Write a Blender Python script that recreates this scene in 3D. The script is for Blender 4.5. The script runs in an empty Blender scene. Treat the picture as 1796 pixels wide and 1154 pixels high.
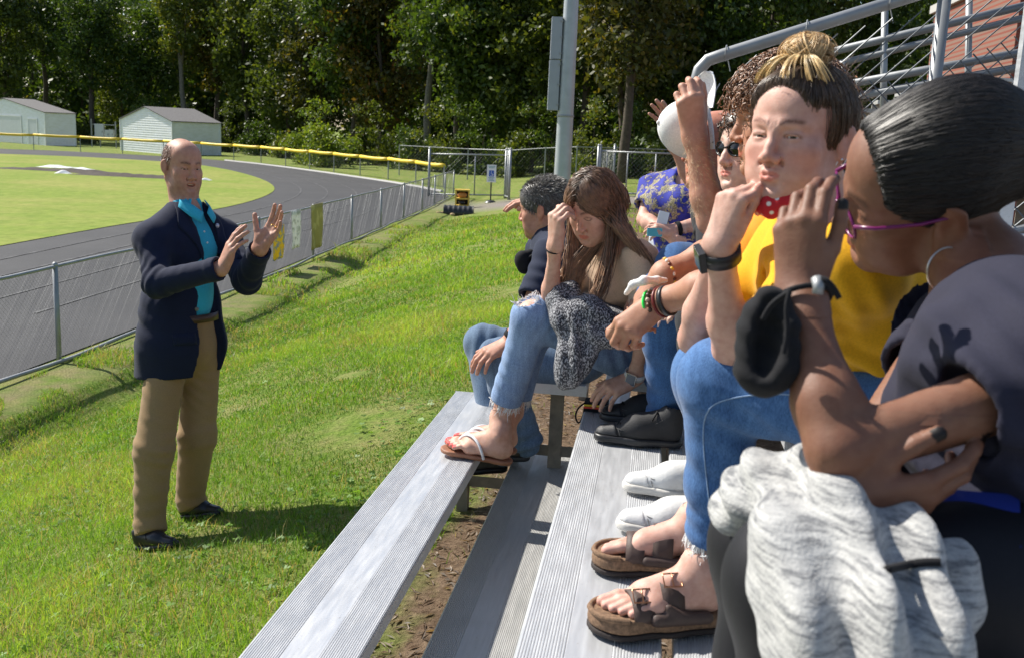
import bpy, bmesh, math, random
import numpy as np
from mathutils import Matrix, Vector
random.seed(7); RNG = np.random.default_rng(7)
sc = bpy.context.scene
COL = sc.collection
# ---------------------------------------------------------------- camera
IMW, IMH, FPX = 1796.0, 1154.0, 1746.0
YAW, PITCH, ROLL = math.radians(7.9), math.radians(11.05), math.radians(2.5)
CAM = np.array([0.0, 0.0, 1.96])
_fl = np.array([-math.sin(YAW), math.cos(YAW), 0]); _rl = np.array([math.cos(YAW), math.sin(YAW), 0]); _up = np.array([0, 0, 1.0])
CF = _fl*math.cos(PITCH)-_up*math.sin(PITCH); _u = _fl*math.sin(PITCH)+_up*math.cos(PITCH)
CR = _rl*math.cos(ROLL)+_u*math.sin(ROLL); CU = -_rl*math.sin(ROLL)+_u*math.cos(ROLL)
def P(x, y, d): return CAM+d*(CF+CR*(x-IMW/2)/FPX-CU*(y-IMH/2)/FPX)
def onz(x, y, z):
    d = CF+CR*(x-IMW/2)/FPX-CU*(y-IMH/2)/FPX
    return CAM+d*(z-CAM[2])/d[2]
cd = bpy.data.cameras.new('camera'); co = bpy.data.objects.new('camera', cd); COL.objects.link(co)
co.matrix_world = Matrix(((CR[0], CU[0], -CF[0], CAM[0]), (CR[1], CU[1], -CF[1], CAM[1]), (CR[2], CU[2], -CF[2], CAM[2]), (0, 0, 0, 1)))
cd.sensor_width = 36; cd.lens = FPX/IMW*36; cd.clip_start = 0.05; cd.clip_end = 3000
cd.dof.use_dof = True; cd.dof.focus_distance = 3.9; cd.dof.aperture_fstop = 9.0
sc.camera = co
# ---------------------------------------------------------------- sky, sun, exposure
SUN_EL, SUN_AZ = math.radians(45), math.radians(157)     # azimuth: direction towards the sun, measured from +X
SUNV = np.array([math.cos(SUN_AZ)*math.cos(SUN_EL), math.sin(SUN_AZ)*math.cos(SUN_EL), math.sin(SUN_EL)])
w = bpy.data.worlds.new('World'); sc.world = w; w.use_nodes = True
nt = w.node_tree; bg = nt.nodes['Background']
sky = nt.nodes.new('ShaderNodeTexSky'); sky.sky_type = 'NISHITA'; sky.sun_disc = False
sky.sun_elevation = SUN_EL; sky.sun_rotation = math.pi/2-SUN_AZ; sky.air_density = 1.0; sky.dust_density = 1.0
nt.links.new(sky.outputs[0], bg.inputs[0]); bg.inputs[1].default_value = 0.088
sl = bpy.data.lights.new('sun', 'SUN'); sl.energy = 4.5; sl.angle = math.radians(0.53); sl.color = (1, 0.95, 0.86)
so = bpy.data.objects.new('sun', sl); COL.objects.link(so)
so.rotation_euler = Vector(SUNV).to_track_quat('Z', 'Y').to_euler()
sc.view_settings.view_transform = 'Standard'; sc.view_settings.look = 'None'; sc.view_settings.gamma = 1
sc.view_settings.exposure = 0.78; sc.view_settings.use_curve_mapping = False
# ---------------------------------------------------------------- mesh helpers
def A(*v): return np.array(v, float)
def nrm(v):
    v = np.asarray(v, float); return v/(np.linalg.norm(v)+1e-12)
def mkmesh(name, V, F, smooth=True, tint=None):
    """V (n,3); F: one (m,k) array or a list of such arrays"""
    me = bpy.data.meshes.new(name)
    Fs = F if isinstance(F, list) else [F]
    Fs = [np.asarray(f, np.int32) for f in Fs if len(f)]
    V = np.asarray(V, np.float32)
    loops = np.concatenate([f.ravel() for f in Fs]); cnt = np.concatenate([np.full(len(f), f.shape[1], np.int32) for f in Fs])
    st = np.concatenate([[0], np.cumsum(cnt)[:-1]]).astype(np.int32)
    me.vertices.add(len(V)); me.vertices.foreach_set('co', V.ravel())
    me.loops.add(len(loops)); me.loops.foreach_set('vertex_index', loops)
    me.polygons.add(len(cnt)); me.polygons.foreach_set('loop_start', st); me.polygons.foreach_set('loop_total', cnt)
    me.polygons.foreach_set('use_smooth', np.full(len(cnt), smooth))
    if tint is not None:
        at = me.attributes.new('tint', 'FLOAT_COLOR', 'POINT')
        t = np.ones((len(V), 4), np.float32); t[:, :tint.shape[1]] = tint
        at.data.foreach_set('color', t.ravel())
    me.update(calc_edges=True); me.validate()
    return me
def link(name, me, mat=None, parent=None, loc=None):
    o = bpy.data.objects.new(name, me); COL.objects.link(o)
    if mat is not None:
        if isinstance(mat, (list, tuple)):
            for m in mat: me.materials.append(m)
        elif not me.materials: me.materials.append(mat)
    if parent is not None: o.parent = parent
    if loc is not None: o.location = loc
    return o
def tag(o, label=None, cat=None, group=None, kind=None):
    if label: o['label'] = label
    if cat: o['category'] = cat
    if group: o['group'] = group
    if kind: o['kind'] = kind
    return o
def empty(name, loc=(0, 0, 0), rz=0):
    o = bpy.data.objects.new(name, None); COL.objects.link(o); o.location = loc; o.rotation_euler = (0, 0, rz); return o
class MB:
    """collects simple shapes into one mesh"""
    def __init__(s): s.V = []; s.Q = []; s.T = []; s.n = 0
    def add(s, V, Q=None, T=None):
        V = np.asarray(V, float)
        if Q is not None and len(Q): s.Q.append(np.asarray(Q)+s.n)
        if T is not None and len(T): s.T.append(np.asarray(T)+s.n)
        s.V.append(V); s.n += len(V); return s
    def box(s, lo, hi, R=None, o=None):
        lo, hi = np.asarray(lo, float), np.asarray(hi, float)
        V = np.array([[(lo, hi)[i][0], (lo, hi)[j][1], (lo, hi)[k][2]] for i in (0, 1) for j in (0, 1) for k in (0, 1)])
        if R is not None: V = V@np.asarray(R).T
        if o is not None: V = V+o
        return s.add(V, [[0, 1, 3, 2], [4, 6, 7, 5], [0, 4, 5, 1], [2, 3, 7, 6], [0, 2, 6, 4], [1, 5, 7, 3]])
    def tube(s, pts, r, n=8, caps=True, closed=False):
        pts = np.asarray(pts, float); m = len(pts); r = np.broadcast_to(np.asarray(r, float), (m,))
        t = np.gradient(pts, axis=0) if not closed else np.roll(pts, -1, 0)-np.roll(pts, 1, 0)
        t /= np.linalg.norm(t, axis=1)[:, None]+1e-12
        u = np.cross(t[0], [0, 0, 1.0]);
        if np.linalg.norm(u) < .1: u = np.cross(t[0], [0, 1.0, 0])
        rings = []
        for i in range(m):
            u = u-t[i]*(u@t[i]); u /= np.linalg.norm(u)+1e-12; v = np.cross(t[i], u)
            a = np.arange(n)*2*math.pi/n
            rings.append(pts[i]+r[i]*(np.cos(a)[:, None]*u+np.sin(a)[:, None]*v))
        V = np.concatenate(rings); Q = []
        for i in range(m if closed else m-1):
            i2 = (i+1) % m
            for j in range(n): Q.append([i*n+j, i*n+(j+1) % n, i2*n+(j+1) % n, i2*n+j])
        T = []
        if caps and not closed:
            V = np.concatenate([V, pts[:1], pts[-1:]]); a, b = m*n, m*n+1
            for j in range(n): T.append([a, (j+1) % n, j]); T.append([b, (m-1)*n+j, (m-1)*n+(j+1) % n])
        return s.add(V, Q, T)
    def lathe(s, prof, o=(0, 0, 0), R=None, n=16):
        V = []; Q = []
        for r, z in prof:
            for j in range(n):
                a = 2*math.pi*j/n; V.append([r*math.cos(a), r*math.sin(a), z])
        for i in range(len(prof)-1):
            for j in range(n): Q.append([i*n+j, i*n+(j+1) % n, (i+1)*n+(j+1) % n, (i+1)*n+j])
        V = np.array(V)
        if R is not None: V = V@np.asarray(R).T
        return s.add(V+np.asarray(o), Q)
    def sphere(s, c, r, n=12, m=8, R=None):
        r = np.broadcast_to(np.asarray(r, float), (3,)); V = []; Q = []
        for i in range(m+1):
            th = math.pi*i/m
            for j in range(n):
                a = 2*math.pi*j/n; V.append([math.sin(th)*math.cos(a), math.sin(th)*math.sin(a), -math.cos(th)])
        for i in range(m):
            for j in range(n): Q.append([i*n+j, i*n+(j+1) % n, (i+1)*n+(j+1) % n, (i+1)*n+j])
        V = np.array(V)*r
        if R is not None: V = V@np.asarray(R).T
        return s.add(V+np.asarray(c), Q)
    def prism(s, poly, z0, z1):
        n = len(poly); V = [[x, y, z0] for x, y in poly]+[[x, y, z1] for x, y in poly]
        s.add(V, [[i, (i+1) % n, n+(i+1) % n, n+i] for i in range(n)])
        s.Ng = getattr(s, 'Ng', []); b = s.n-2*n
        s.Ng.append(list(range(b, b+n))[::-1]); s.Ng.append(list(range(b+n, b+2*n)))
        return s
    def mesh(s, name, smooth=False, tint=None):
        F = []
        if s.Q: F.append(np.concatenate(s.Q))
        if s.T: F.append(np.concatenate(s.T))
        for g in getattr(s, 'Ng', []): F.append(np.array([g]))
        return mkmesh(name, np.concatenate(s.V), F, smooth, tint)
    def build(s, name, mat=None, parent=None, smooth=False, loc=None):
        return link(name, s.mesh(name, smooth), mat, parent, loc)
def rotm(axis, deg): return np.array(Matrix.Rotation(math.radians(deg), 3, Vector(axis)))
def frame(y, z):
    """columns x,y,z with y as given, z close to the given one"""
    y = nrm(y); z = np.asarray(z, float); z = nrm(z-y*(z@y)); x = np.cross(y, z); return np.stack([x, y, z], 1)
# ---------------------------------------------------------------- implicit surfaces
class Field:
    def __init__(s): s.ops = []
    def cone(s, a, b, ra, rb=None, k=.02, op=1, flat=False):
        a, b = np.asarray(a, float), np.asarray(b, float); rb = ra if rb is None else rb; rm = max(ra, rb)
        s.ops.append(('c', a, b, ra, rb, k, op, flat, np.minimum(a, b)-rm-k, np.maximum(a, b)+rm+k)); return s
    def chain(s, pts, rads, k=.02, op=1):
        for i in range(len(pts)-1): s.cone(pts[i], pts[i+1], rads[i], rads[i+1], k, op)
        return s
    def ell(s, c, r, R=None, k=.02, op=1):
        c = np.asarray(c, float); r = np.broadcast_to(np.asarray(r, float), (3,)); e = max(r)+k if R is not None else r+k
        s.ops.append(('e', c, r, R, k, op, c-e, c+e)); return s
    def plane(s, p, n, rad=None, k=.003):
        """removes what lies on the side the normal points to"""
        p = np.asarray(p, float); n = nrm(n); s.ops.append(('p', p, n, rad, k)); return s
    def bounds(s):
        lo = np.full(3, 1e9); hi = -lo
        for o in s.ops:
            if o[0] == 'p': continue
            if o[6 if o[0] == 'c' else 5] != 1: continue
            lo = np.minimum(lo, o[-2]); hi = np.maximum(hi, o[-1])
        return lo-.01, hi+.01
    def grid(s, h, lo, hi):
        n = np.ceil((hi-lo)/h).astype(int)+1
        D = np.full(n, .3, np.float32)
        ax = [(lo[i]+h*np.arange(n[i])).astype(np.float32) for i in range(3)]
        for o in s.ops:
            if o[0] == 'p' and o[3] is None: i0, i1 = np.zeros(3, int), n
            else:
                a, b = (o[1]-o[3], o[1]+o[3]) if o[0] == 'p' else (o[-2], o[-1])
                i0 = np.clip(np.floor((a-lo)/h).astype(int)-1, 0, n); i1 = np.clip(np.ceil((b-lo)/h).astype(int)+2, 0, n)
            if (i1 <= i0).any(): continue
            sl_ = tuple(slice(i0[i], i1[i]) for i in range(3))
            X = ax[0][sl_[0]][:, None, None]; Y = ax[1][sl_[1]][None, :, None]; Z = ax[2][sl_[2]][None, None, :]
            d0 = D[sl_]
            if o[0] == 'c':
                _, a, b, ra, rb, k, op, flat, _, _ = o
                ba = b-a; L2 = ba@ba+1e-12
                x, y, z = X-a[0], Y-a[1], Z-a[2]
                tu = (x*ba[0]+y*ba[1]+z*ba[2])/L2; t = np.clip(tu, 0, 1)
                d = np.sqrt((x-t*ba[0])**2+(y-t*ba[1])**2+(z-t*ba[2])**2)-(ra+(rb-ra)*t)
                if flat:
                    L = math.sqrt(L2)
                    d = np.sqrt((x-tu*ba[0])**2+(y-tu*ba[1])**2+(z-tu*ba[2])**2)-(ra+(rb-ra)*t)
                    d = np.maximum(d, np.maximum(-tu*L, (tu-1)*L))
            elif o[0] == 'e':
                _, c, r, R, k, op, _, _ = o
                x, y, z = X-c[0], Y-c[1], Z-c[2]
                if R is not None:
                    x, y, z = (x*R[0, i]+y*R[1, i]+z*R[2, i] for i in range(3))
                k0 = np.sqrt((x/r[0])**2+(y/r[1])**2+(z/r[2])**2); k1 = np.sqrt((x/r[0]**2)**2+(y/r[1]**2)**2+(z/r[2]**2)**2)+1e-9
                d = k0*(k0-1)/k1
            else:
                _, p, nn, rad, k = o; op = 2
                d = (X-p[0])*nn[0]+(Y-p[1])*nn[1]+(Z-p[2])*nn[2]
                if rad is not None:
                    rr = np.sqrt((X-p[0])**2+(Y-p[1])**2+(Z-p[2])**2); d = np.where(rr < rad, d, -1.0)
            if op == -1: d = -d
            if op == 1:
                hh = np.maximum(k-np.abs(d-d0), 0)/k; D[sl_] = np.minimum(d, d0)-hh*hh*k*.25
            else:
                hh = np.maximum(k-np.abs(d-d0), 0)/k; D[sl_] = np.maximum(d, d0)+hh*hh*k*.25
        return D
    def surf(s, h, lo=None, hi=None, smooth=1):
        bl, bh = s.bounds()
        lo = bl if lo is None else np.maximum(bl, lo); hi = bh if hi is None else np.minimum(bh, hi)
        D = s.grid(h, lo, hi)
        D[0] = D[-1] = .01; D[:, 0] = D[:, -1] = .01; D[:, :, 0] = D[:, :, -1] = .01
        V, F = snet(D); V = lo+V*h
        if smooth: V = relax(V, F, smooth)
        return V, F
_CO = [(i, j, k) for i in (0, 1) for j in (0, 1) for k in (0, 1)]
_ED = [(a, b) for a in range(8) for b in range(a+1, 8) if sum(abs(_CO[a][i]-_CO[b][i]) for i in range(3)) == 1]
def snet(D):
    S = D < 0; c = np.zeros(tuple(n-1 for n in D.shape), np.uint8)
    for i, j, k in _CO: c += S[i:c.shape[0]+i, j:c.shape[1]+j, k:c.shape[2]+k]
    act = (c > 0) & (c < 8); I = np.argwhere(act); vid = np.full(c.shape, -1, np.int32); vid[act] = np.arange(len(I))
    val = np.stack([D[I[:, 0]+i, I[:, 1]+j, I[:, 2]+k] for i, j, k in _CO], 1)
    acc = np.zeros((len(I), 3)); num = np.zeros(len(I)); cc = np.array(_CO, float)
    for a, b in _ED:
        m = (val[:, a] < 0) != (val[:, b] < 0); t = val[m, a]/(val[m, a]-val[m, b])
        acc[m] += cc[a]+t[:, None]*(cc[b]-cc[a]); num[m] += 1
    V = I+acc/num[:, None]; Fs = []
    for ax in range(3):
        s0 = np.take(S, np.arange(D.shape[ax]-1), ax); s1 = np.take(S, np.arange(1, D.shape[ax]), ax)
        E = np.argwhere(s0 != s1); b, cx = (ax+1) % 3, (ax+2) % 3
        E = E[(E[:, b] > 0) & (E[:, cx] > 0)]
        E = E[(E[:, b] < vid.shape[b]) & (E[:, cx] < vid.shape[cx])]
        ins = s0[E[:, 0], E[:, 1], E[:, 2]]; q = []
        for db, dc in ((-1, -1), (0, -1), (0, 0), (-1, 0)):
            G = E.copy(); G[:, b] += db; G[:, cx] += dc; q.append(vid[G[:, 0], G[:, 1], G[:, 2]])
        q = np.stack(q, 1); q[~ins] = q[~ins][:, ::-1]; Fs.append(q)
    F = np.concatenate(Fs); return V, F[(F >= 0).all(1)]
def relax(V, F, it=1, lam=.5):
    n = len(V); a = np.concatenate([F[:, i] for i in range(F.shape[1])]); b = np.concatenate([F[:, (i+1) % F.shape[1]] for i in range(F.shape[1])])
    i, j = np.concatenate([a, b]), np.concatenate([b, a]); deg = np.bincount(i, minlength=n)+1e-9
    for q in range(2*it):
        m = np.stack([np.bincount(i, V[j, c], n) for c in range(3)], 1)/deg[:, None]
        V = V+(lam if q % 2 == 0 else -lam*.94)*(m-V)
    return V
def vnormals(V, F):
    d1 = V[F[:, 2]]-V[F[:, 0]]; d2 = V[F[:, -1]]-V[F[:, 1]]; fn = np.cross(d1, d2); N = np.zeros_like(V)
    for c in range(3):
        for i in range(F.shape[1]): N[:, c] += np.bincount(F[:, i], fn[:, c], len(V))
    return N/(np.linalg.norm(N, axis=1)[:, None]+1e-12)
class Noise:
    """smooth pseudo-noise: a sum of warped sines"""
    def __init__(s, seed, freq, n=7):
        r = np.random.default_rng(seed); k = r.normal(size=(n, 3)); k /= np.linalg.norm(k, axis=1)[:, None]
        s.k = k*freq*r.uniform(.6, 1.5, n)[:, None]; s.p = r.uniform(0, 6.28, n); s.n = n
    def __call__(s, V):
        a = np.zeros(len(V))
        for i in range(s.n): a += np.sin(V@s.k[i]+s.p[i]+.8*np.sin(V@s.k[(i+1) % s.n]*.7+s.p[i]*3))
        return a/math.sqrt(s.n)
def folds(V, N, spec, seed=1):
    """cloth folds: spec rows (centre, axis across the folds, reach, amplitude, wavelength)"""
    nz = Noise(seed, 14.0); nz2 = Noise(seed+5, 30.0); off = np.zeros(len(V)); wv = nz(V); w2 = nz2(V)
    for c, ax, reach, amp, wl in spec:
        q = V-np.asarray(c); w_ = np.exp(-(q*q).sum(1)/reach**2); ph = q@nrm(ax)*(2*math.pi/wl)+wv*1.5
        r = np.sin(ph); off += amp*w_*(np.sign(r)*np.abs(r)**.8)*(.65+.35*w2)
    return V+N*off[:, None]
def strands(paths, r0, r1=None, sides=3):
    """paths (N,M,3) -> thin tapered tubes"""
    paths = np.asarray(paths, float); N, M, _ = paths.shape; r1 = r0*.35 if r1 is None else r1
    t = np.gradient(paths, axis=1); t /= np.linalg.norm(t, axis=2)[..., None]+1e-12
    ref = RNG.normal(size=(N, 1, 3)); u = np.cross(t, ref); u /= np.linalg.norm(u, axis=2)[..., None]+1e-12; v = np.cross(t, u)
    rad = (np.linspace(r0, r1, M)*np.minimum(1, .3+np.arange(M)*.35))[None, :, None]
    V = np.stack([paths+rad*(math.cos(2*math.pi*i/sides)*u+math.sin(2*math.pi*i/sides)*v) for i in range(sides)], 2)
    base = (np.arange(N)*M*sides)[:, None, None]+(np.arange(M-1)*sides)[None, :, None]; s_ = np.arange(sides)[None, None, :]; s2 = (s_+1) % sides
    F = np.stack([base+s_, base+s2, base+sides+s2, base+sides+s_], -1).reshape(-1, 4)
    return V.reshape(-1, 3), F
def merge(parts):
    """parts: list of (V,F quads,tint or None)"""
    n = 0; Vs = []; Fs = []; Ts = []
    for V, F, T in parts:
        Vs.append(V); Fs.append(F+n); n += len(V); Ts.append(np.ones((len(V), 3)) if T is None else T)
    return np.concatenate(Vs), np.concatenate(Fs), np.concatenate(Ts)
# ---------------------------------------------------------------- materials
class NT:
    def __init__(s, name):
        s.m = bpy.data.materials.new(name); s.m.use_nodes = True; s.t = s.m.node_tree; s.b = s.t.nodes['Principled BSDF']
        s.b.inputs['Roughness'].default_value = .6
    def n(s, ty, **kw):
        q = s.t.nodes.new('ShaderNode'+ty)
        for k, v in kw.items():
            if k in q.inputs: q.inputs[k].default_value = v
            else: setattr(q, k, v)
        return q
    def l(s, a, b): s.t.links.new(a, b)
    def pos(s, scale=(1, 1, 1), obj=True, rot=(0, 0, 0)):
        tc = s.n('TexCoord'); mp = s.n('Mapping'); mp.inputs['Scale'].default_value = scale; mp.inputs['Rotation'].default_value = rot
        s.l(tc.outputs['Object'], mp.inputs[0]); return mp.outputs[0]
    def noise(s, scale, detail=4, vec=None, rough=.55):
        q = s.n('TexNoise', Scale=scale, Detail=detail, Roughness=rough); s.l(vec if vec is not None else s.pos(), q.inputs['Vector']); return q.outputs['Fac']
    def ramp(s, fac, stops):
        q = s.n('ValToRGB'); e = q.color_ramp.elements
        while len(e) < len(stops): e.new(.5)
        for i, (p, c) in enumerate(stops): e[i].position = p; e[i].color = (*c[:3], 1)
        s.l(fac, q.inputs[0]); return q.outputs[0]
    def mix(s, fac, a, b, mode='MIX'):
        q = s.n('Mix', data_type='RGBA', blend_type=mode)
        for inp, v in ((q.inputs[0], fac), (q.inputs[6], a), (q.inputs[7], b)):
            if isinstance(v, (int, float)): inp.default_value = v
            elif isinstance(v, (tuple, list)): inp.default_value = (*v[:3], 1)
            else: s.l(v, inp)
        return q.outputs[2]
    def math(s, op, a, b=0.0):
        q = s.n('Math', operation=op)
        for i, v in enumerate((a, b)):
            if isinstance(v, (int, float)): q.inputs[i].default_value = v
            else: s.l(v, q.inputs[i])
        return q.outputs[0]
    def bump(s, h, strength=.3, dist=.01):
        q = s.n('Bump', Strength=strength, Distance=dist); s.l(h, q.inputs['Height']); s.l(q.outputs[0], s.b.inputs['Normal']); return q
    def tint(s): return s.n('Attribute', attribute_name='tint').outputs['Color']
    def set(s, **kw):
        for k, v in kw.items():
            i = s.b.inputs[k.replace('_', ' ')]
            if hasattr(v, 'links') or hasattr(v, 'is_linked'): s.l(v, i)
            else: i.default_value = (*v, 1) if isinstance(v, tuple) and len(v) == 3 and i.type == 'RGBA' else v
        return s
def plain(name, col, rough=.6, metal=0.0, var=.12, scale=20, bump=0.0, bscale=None):
    t = NT(name); f = t.noise(scale, 5); c = np.array(col)
    t.set(Base_Color=t.ramp(f, [(.25, tuple(c*(1-var))), (.75, tuple(np.minimum(c*(1+var), 1)))]), Roughness=rough, Metallic=metal)
    if bump: t.bump(t.noise(bscale or scale*6, 4), bump, .003)
    return t.m
def skin_mat(name, col, red=.0, bump=.12):
    t = NT(name); c = np.array(col)
    f = t.noise(55, 5); f2 = t.noise(9, 3)
    base = t.ramp(f, [(.3, tuple(c*A(.86, .77, .74))), (.7, tuple(np.minimum(c*A(1.08, 1.09, 1.09), 1)))])
    base = t.mix(t.ramp(f2, [(.45, (0, 0, 0)), (.7, (.25, .25, .25))]), base, tuple(c*A(1.05, .78, .72)))
    base = t.mix(1.0, base, t.tint(), 'MULTIPLY')
    t.set(Base_Color=base, Roughness=.55, Subsurface_Weight=.15, Subsurface_Radius=(1.0, .35, .2), Subsurface_Scale=.006)
    t.b.inputs['Specular IOR Level'].default_value = .38
    t.bump(t.math('ADD', t.noise(420, 3), t.math('MULTIPLY', t.noise(90, 4), .6)), bump*2.4, .0014); return t.m
def cloth_mat(name, col, var=.12, weave=900, bump=.25, rough=.88, sheen=.10):
    t = NT(name); c = np.array(col); f = t.noise(13, 4); f3 = t.noise(weave*.35, 2)
    base = t.ramp(f, [(.3, tuple(c*(1-var))), (.7, tuple(c*(1+var)))])
    base = t.mix(.35, base, t.ramp(f3, [(.3, tuple(c*.7)), (.7, tuple(np.minimum(c*1.3, 1)))]))
    t.set(Base_Color=base, Roughness=rough); t.b.inputs['Sheen Weight'].default_value = sheen; t.b.inputs['Sheen Roughness'].default_value = .5
    t.b.inputs['Specular IOR Level'].default_value = .25
    t.bump(t.noise(weave, 2), bump, .0015); return t.m
# ---------------------------------------------------------------- people: heads, hands, bodies
class HeadM:
    def __init__(s, c, fwd, up=(0, 0, 1), sc_=1.0, wid=1.0):
        s.o = np.asarray(c, float); s.R = frame(fwd, up); s.s = sc_; s.w = wid
    def p(s, x, y, z): return s.o+s.R@(np.array([x*s.w, y, z])*s.s)
    def pts(s, V): return s.o+(np.asarray(V, float)*s.s)@s.R.T
    def inv(s, V): return ((np.asarray(V)-s.o)@s.R)/s.s
def head_ops(f, M, eye=.7, mouth=0.0, jaw=1.0, nose=1.0, lips=1.0, cheek=1.0, brow=1.0, chin=0.0, pucker=0.0, ears=True):
    q = M.s
    def C(a, b, ra, rb=None, k=.015, op=1): f.cone(M.p(*a), M.p(*b), ra*q, (ra if rb is None else rb)*q, k*q, op)
    def E(c, r, k=.015, op=1, R=None): f.ell(M.p(*c), np.array(r)*A(M.w, 1, 1)*q, M.R if R is None else M.R@R, k*q, op)
    E((0, -.016, .034), (.075, .096, .084))
    E((0, .036, .046), (.060, .050, .056), .03)
    E((0, .022, -.03), (.058, .064, .078), .03)
    for sx in (-1, 1):
        C((sx*.054*jaw, -.012, -.052), (sx*.040*jaw, .03, -.088), .017, .015, .03)
        C((sx*.040*jaw, .03, -.088), (sx*.012, .068, -.105+chin*.3), .015, .014, .03)
        E((sx*.040, .056, -.026), (.024*cheek, .024, .022), .03)
        E((sx*.034*jaw, .052, -.066), (.024*cheek, .026, .026), .03)
        C((sx*.012, .085, .019), (sx*.045, .064, .021), .0085*brow, .007, .018)
    E((0, .068, -.100+chin*.2), (.019, .018, .015), .022)
    E((0, .063, -.066), (.032, .022, .03), .03)
    for sx in (-1, 1):
        E((sx*.031, .094, .001), (.0185, .0145, .0115), .012, -1)
    # lids
    for sx in (-1, 1):
        E((sx*.031, .0705, -.0005), (.0150, .0150, .0132), .006)
        if eye > .05: E((sx*.031, .086, -.001), (.0125, .016, .0052*eye), .0018, -1)
        C((sx*.019, .0835, .0068*(.4+.6*eye)), (sx*.043, .077, .0055*(.4+.6*eye)), .0026, .0022, .004)
        if eye <= .05: C((sx*.0195, .0855, -.0055), (sx*.042, .0790, -.0058), .0014, .0012, .002, -1)
    # nose
    C((0, .085, .010), (0, .097, -.018), .0070*nose, .0078*nose, .012)
    C((0, .097, -.018), (0, .1045, -.034), .0078*nose, .0098*nose, .008)
    for sx in (-1, 1):
        E((sx*.0115*nose, .0945, -.039), (.0085*nose, .0105, .0078), .007)
        E((sx*.0065, .1000, -.0475), (.0042, .0060, .0042), .003, -1)
        C((sx*.0155*nose, .086, -.043), (sx*.027, .079, -.062), .0022, .0012, .010, -1)
    C((0, .091, -.046), (0, .0895, -.056), .0030, .0036, .006, -1)
    # mouth
    lw = .0245*(1-.35*pucker); py = .007*pucker
    for sx in (-1, 1):
        C((0, .0895+py, -.0625+mouth*.003), (sx*lw*.45, .0885+py, -.0605+mouth*.003), .0045*lips, .0043*lips, .005)
        C((sx*lw*.45, .0885+py, -.0605+mouth*.003), (sx*lw, .0790+py*.5, -.0672), .0043*lips, .0022, .005)
        C((0, .0888+py, -.0735-mouth*.012), (sx*lw*.5, .0868+py, -.0727-mouth*.010), .0058*lips, .0050*lips, .005)
        C((sx*lw*.5, .0868+py, -.0727-mouth*.010), (sx*lw, .0785+py*.5, -.0680), .0050*lips, .0020, .005)
        C((0, .0945+py, -.0675), (sx*lw*.95, .0825+py*.5, -.0678), .0016, .0012, .0022, -1)
    if mouth > 0: E((0, .088, -.069-.004*mouth), (lw*.72, .016, .0065*mouth), .002, -1)
    C((-.010, .0915, -.0865), (.010, .0915, -.0865), .0040, .0040, .012, -1)
    if ears:
        for sx in (-1, 1):
            Re = rotm((0, 0, 1), sx*22)@rotm((1, 0, 0), 14)
            E((sx*.0800, -.016, -.006), (.0065, .019, .031), .006, 1, Re)
            E((sx*.0875, -.012, -.003), (.0050, .0105, .019), .003, -1, Re)
            C((sx*.0815, -.026, .016), (sx*.0795, -.012, .024), .0032, .003, .004)
            C((sx*.0825, -.030, .012), (sx*.0815, -.027, -.016), .0034, .003, .004)
            E((sx*.0755, -.009, -.033), (.0050, .0075, .0085), .006)
    return f
def face_tint(V, M, lip=(1, .62, .6), brow=(.35, .28, .22), browy=.023, blush=.12, shave=0.0, browt=.0042, lashes=1.0, browin=.010, pucker=0.0):
    """surface colouring only: lips, brows, lashes, nose and cheek redness, beard shadow"""
    L = M.inv(V); T = np.ones((len(V), 3)); fr = L[:, 1] > .045; x = np.abs(L[:, 0]/M.w)
    def bl(m, c): T[:] = T*(1-m[:, None])+T*np.asarray(c)*m[:, None]
    lw = .024*(1-.35*pucker)
    u = np.clip(x/lw, 0, 1.2); top = -.0575-.002*np.exp(-(x/.004)**2)-.0085*u**2; bot = -.0800+.0115*u**2
    m = np.clip((L[:, 2]-bot)/.0015, 0, 1)*np.clip((top-L[:, 2])/.0015, 0, 1)*(u < 1.05)*fr
    bl(m*.9, lip)
    bz = browy+.004*np.sin(np.clip((x-.012)/.034, 0, 1)*math.pi*.8)-.012*np.clip(x-.04, 0, 1)
    m = np.exp(-((L[:, 2]-bz)/browt)**2)*np.clip((x-browin)/.004, 0, 1)*np.clip((.052-x)/.008, 0, 1)*fr
    hatch = .75+.25*np.sin(L[:, 0]*2600+L[:, 2]*1500); bl(np.clip(m*1.1, 0, 1)*hatch, brow)
    if lashes:
        d = np.sqrt(((x-.031)/.0138)**2+((L[:, 2]+.001)/.0062)**2); m = np.exp(-((d-1.0)/.16)**2)*fr*(L[:, 2] > -.003); bl(m*.75*lashes, (.25, .2, .18))
    m = np.exp(-(((x-.04)/.022)**2+((L[:, 2]+.035)/.02)**2))*fr; bl(m*blush*2, (1.0, .72, .68))
    m = np.exp(-((x/.018)**2+((L[:, 2]+.036)/.014)**2))*(L[:, 1] > .085); bl(m*blush*1.6, (1.0, .76, .72))
    if shave: bl(np.clip((-L[:, 2]-.045)/.02, 0, 1)*np.clip((L[:, 1]+.01)/.04, 0, 1)*(L[:, 2] > -.125)*shave, (.72, .74, .78))
    m = np.clip((np.abs(L[:, 0])/M.w-.072)/.006, 0, 1)*(np.abs(L[:, 1]+.015) < .035)*(np.abs(L[:, 2]+.005) < .05); bl(m*.5, (1, .75, .7))
    return T
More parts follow.
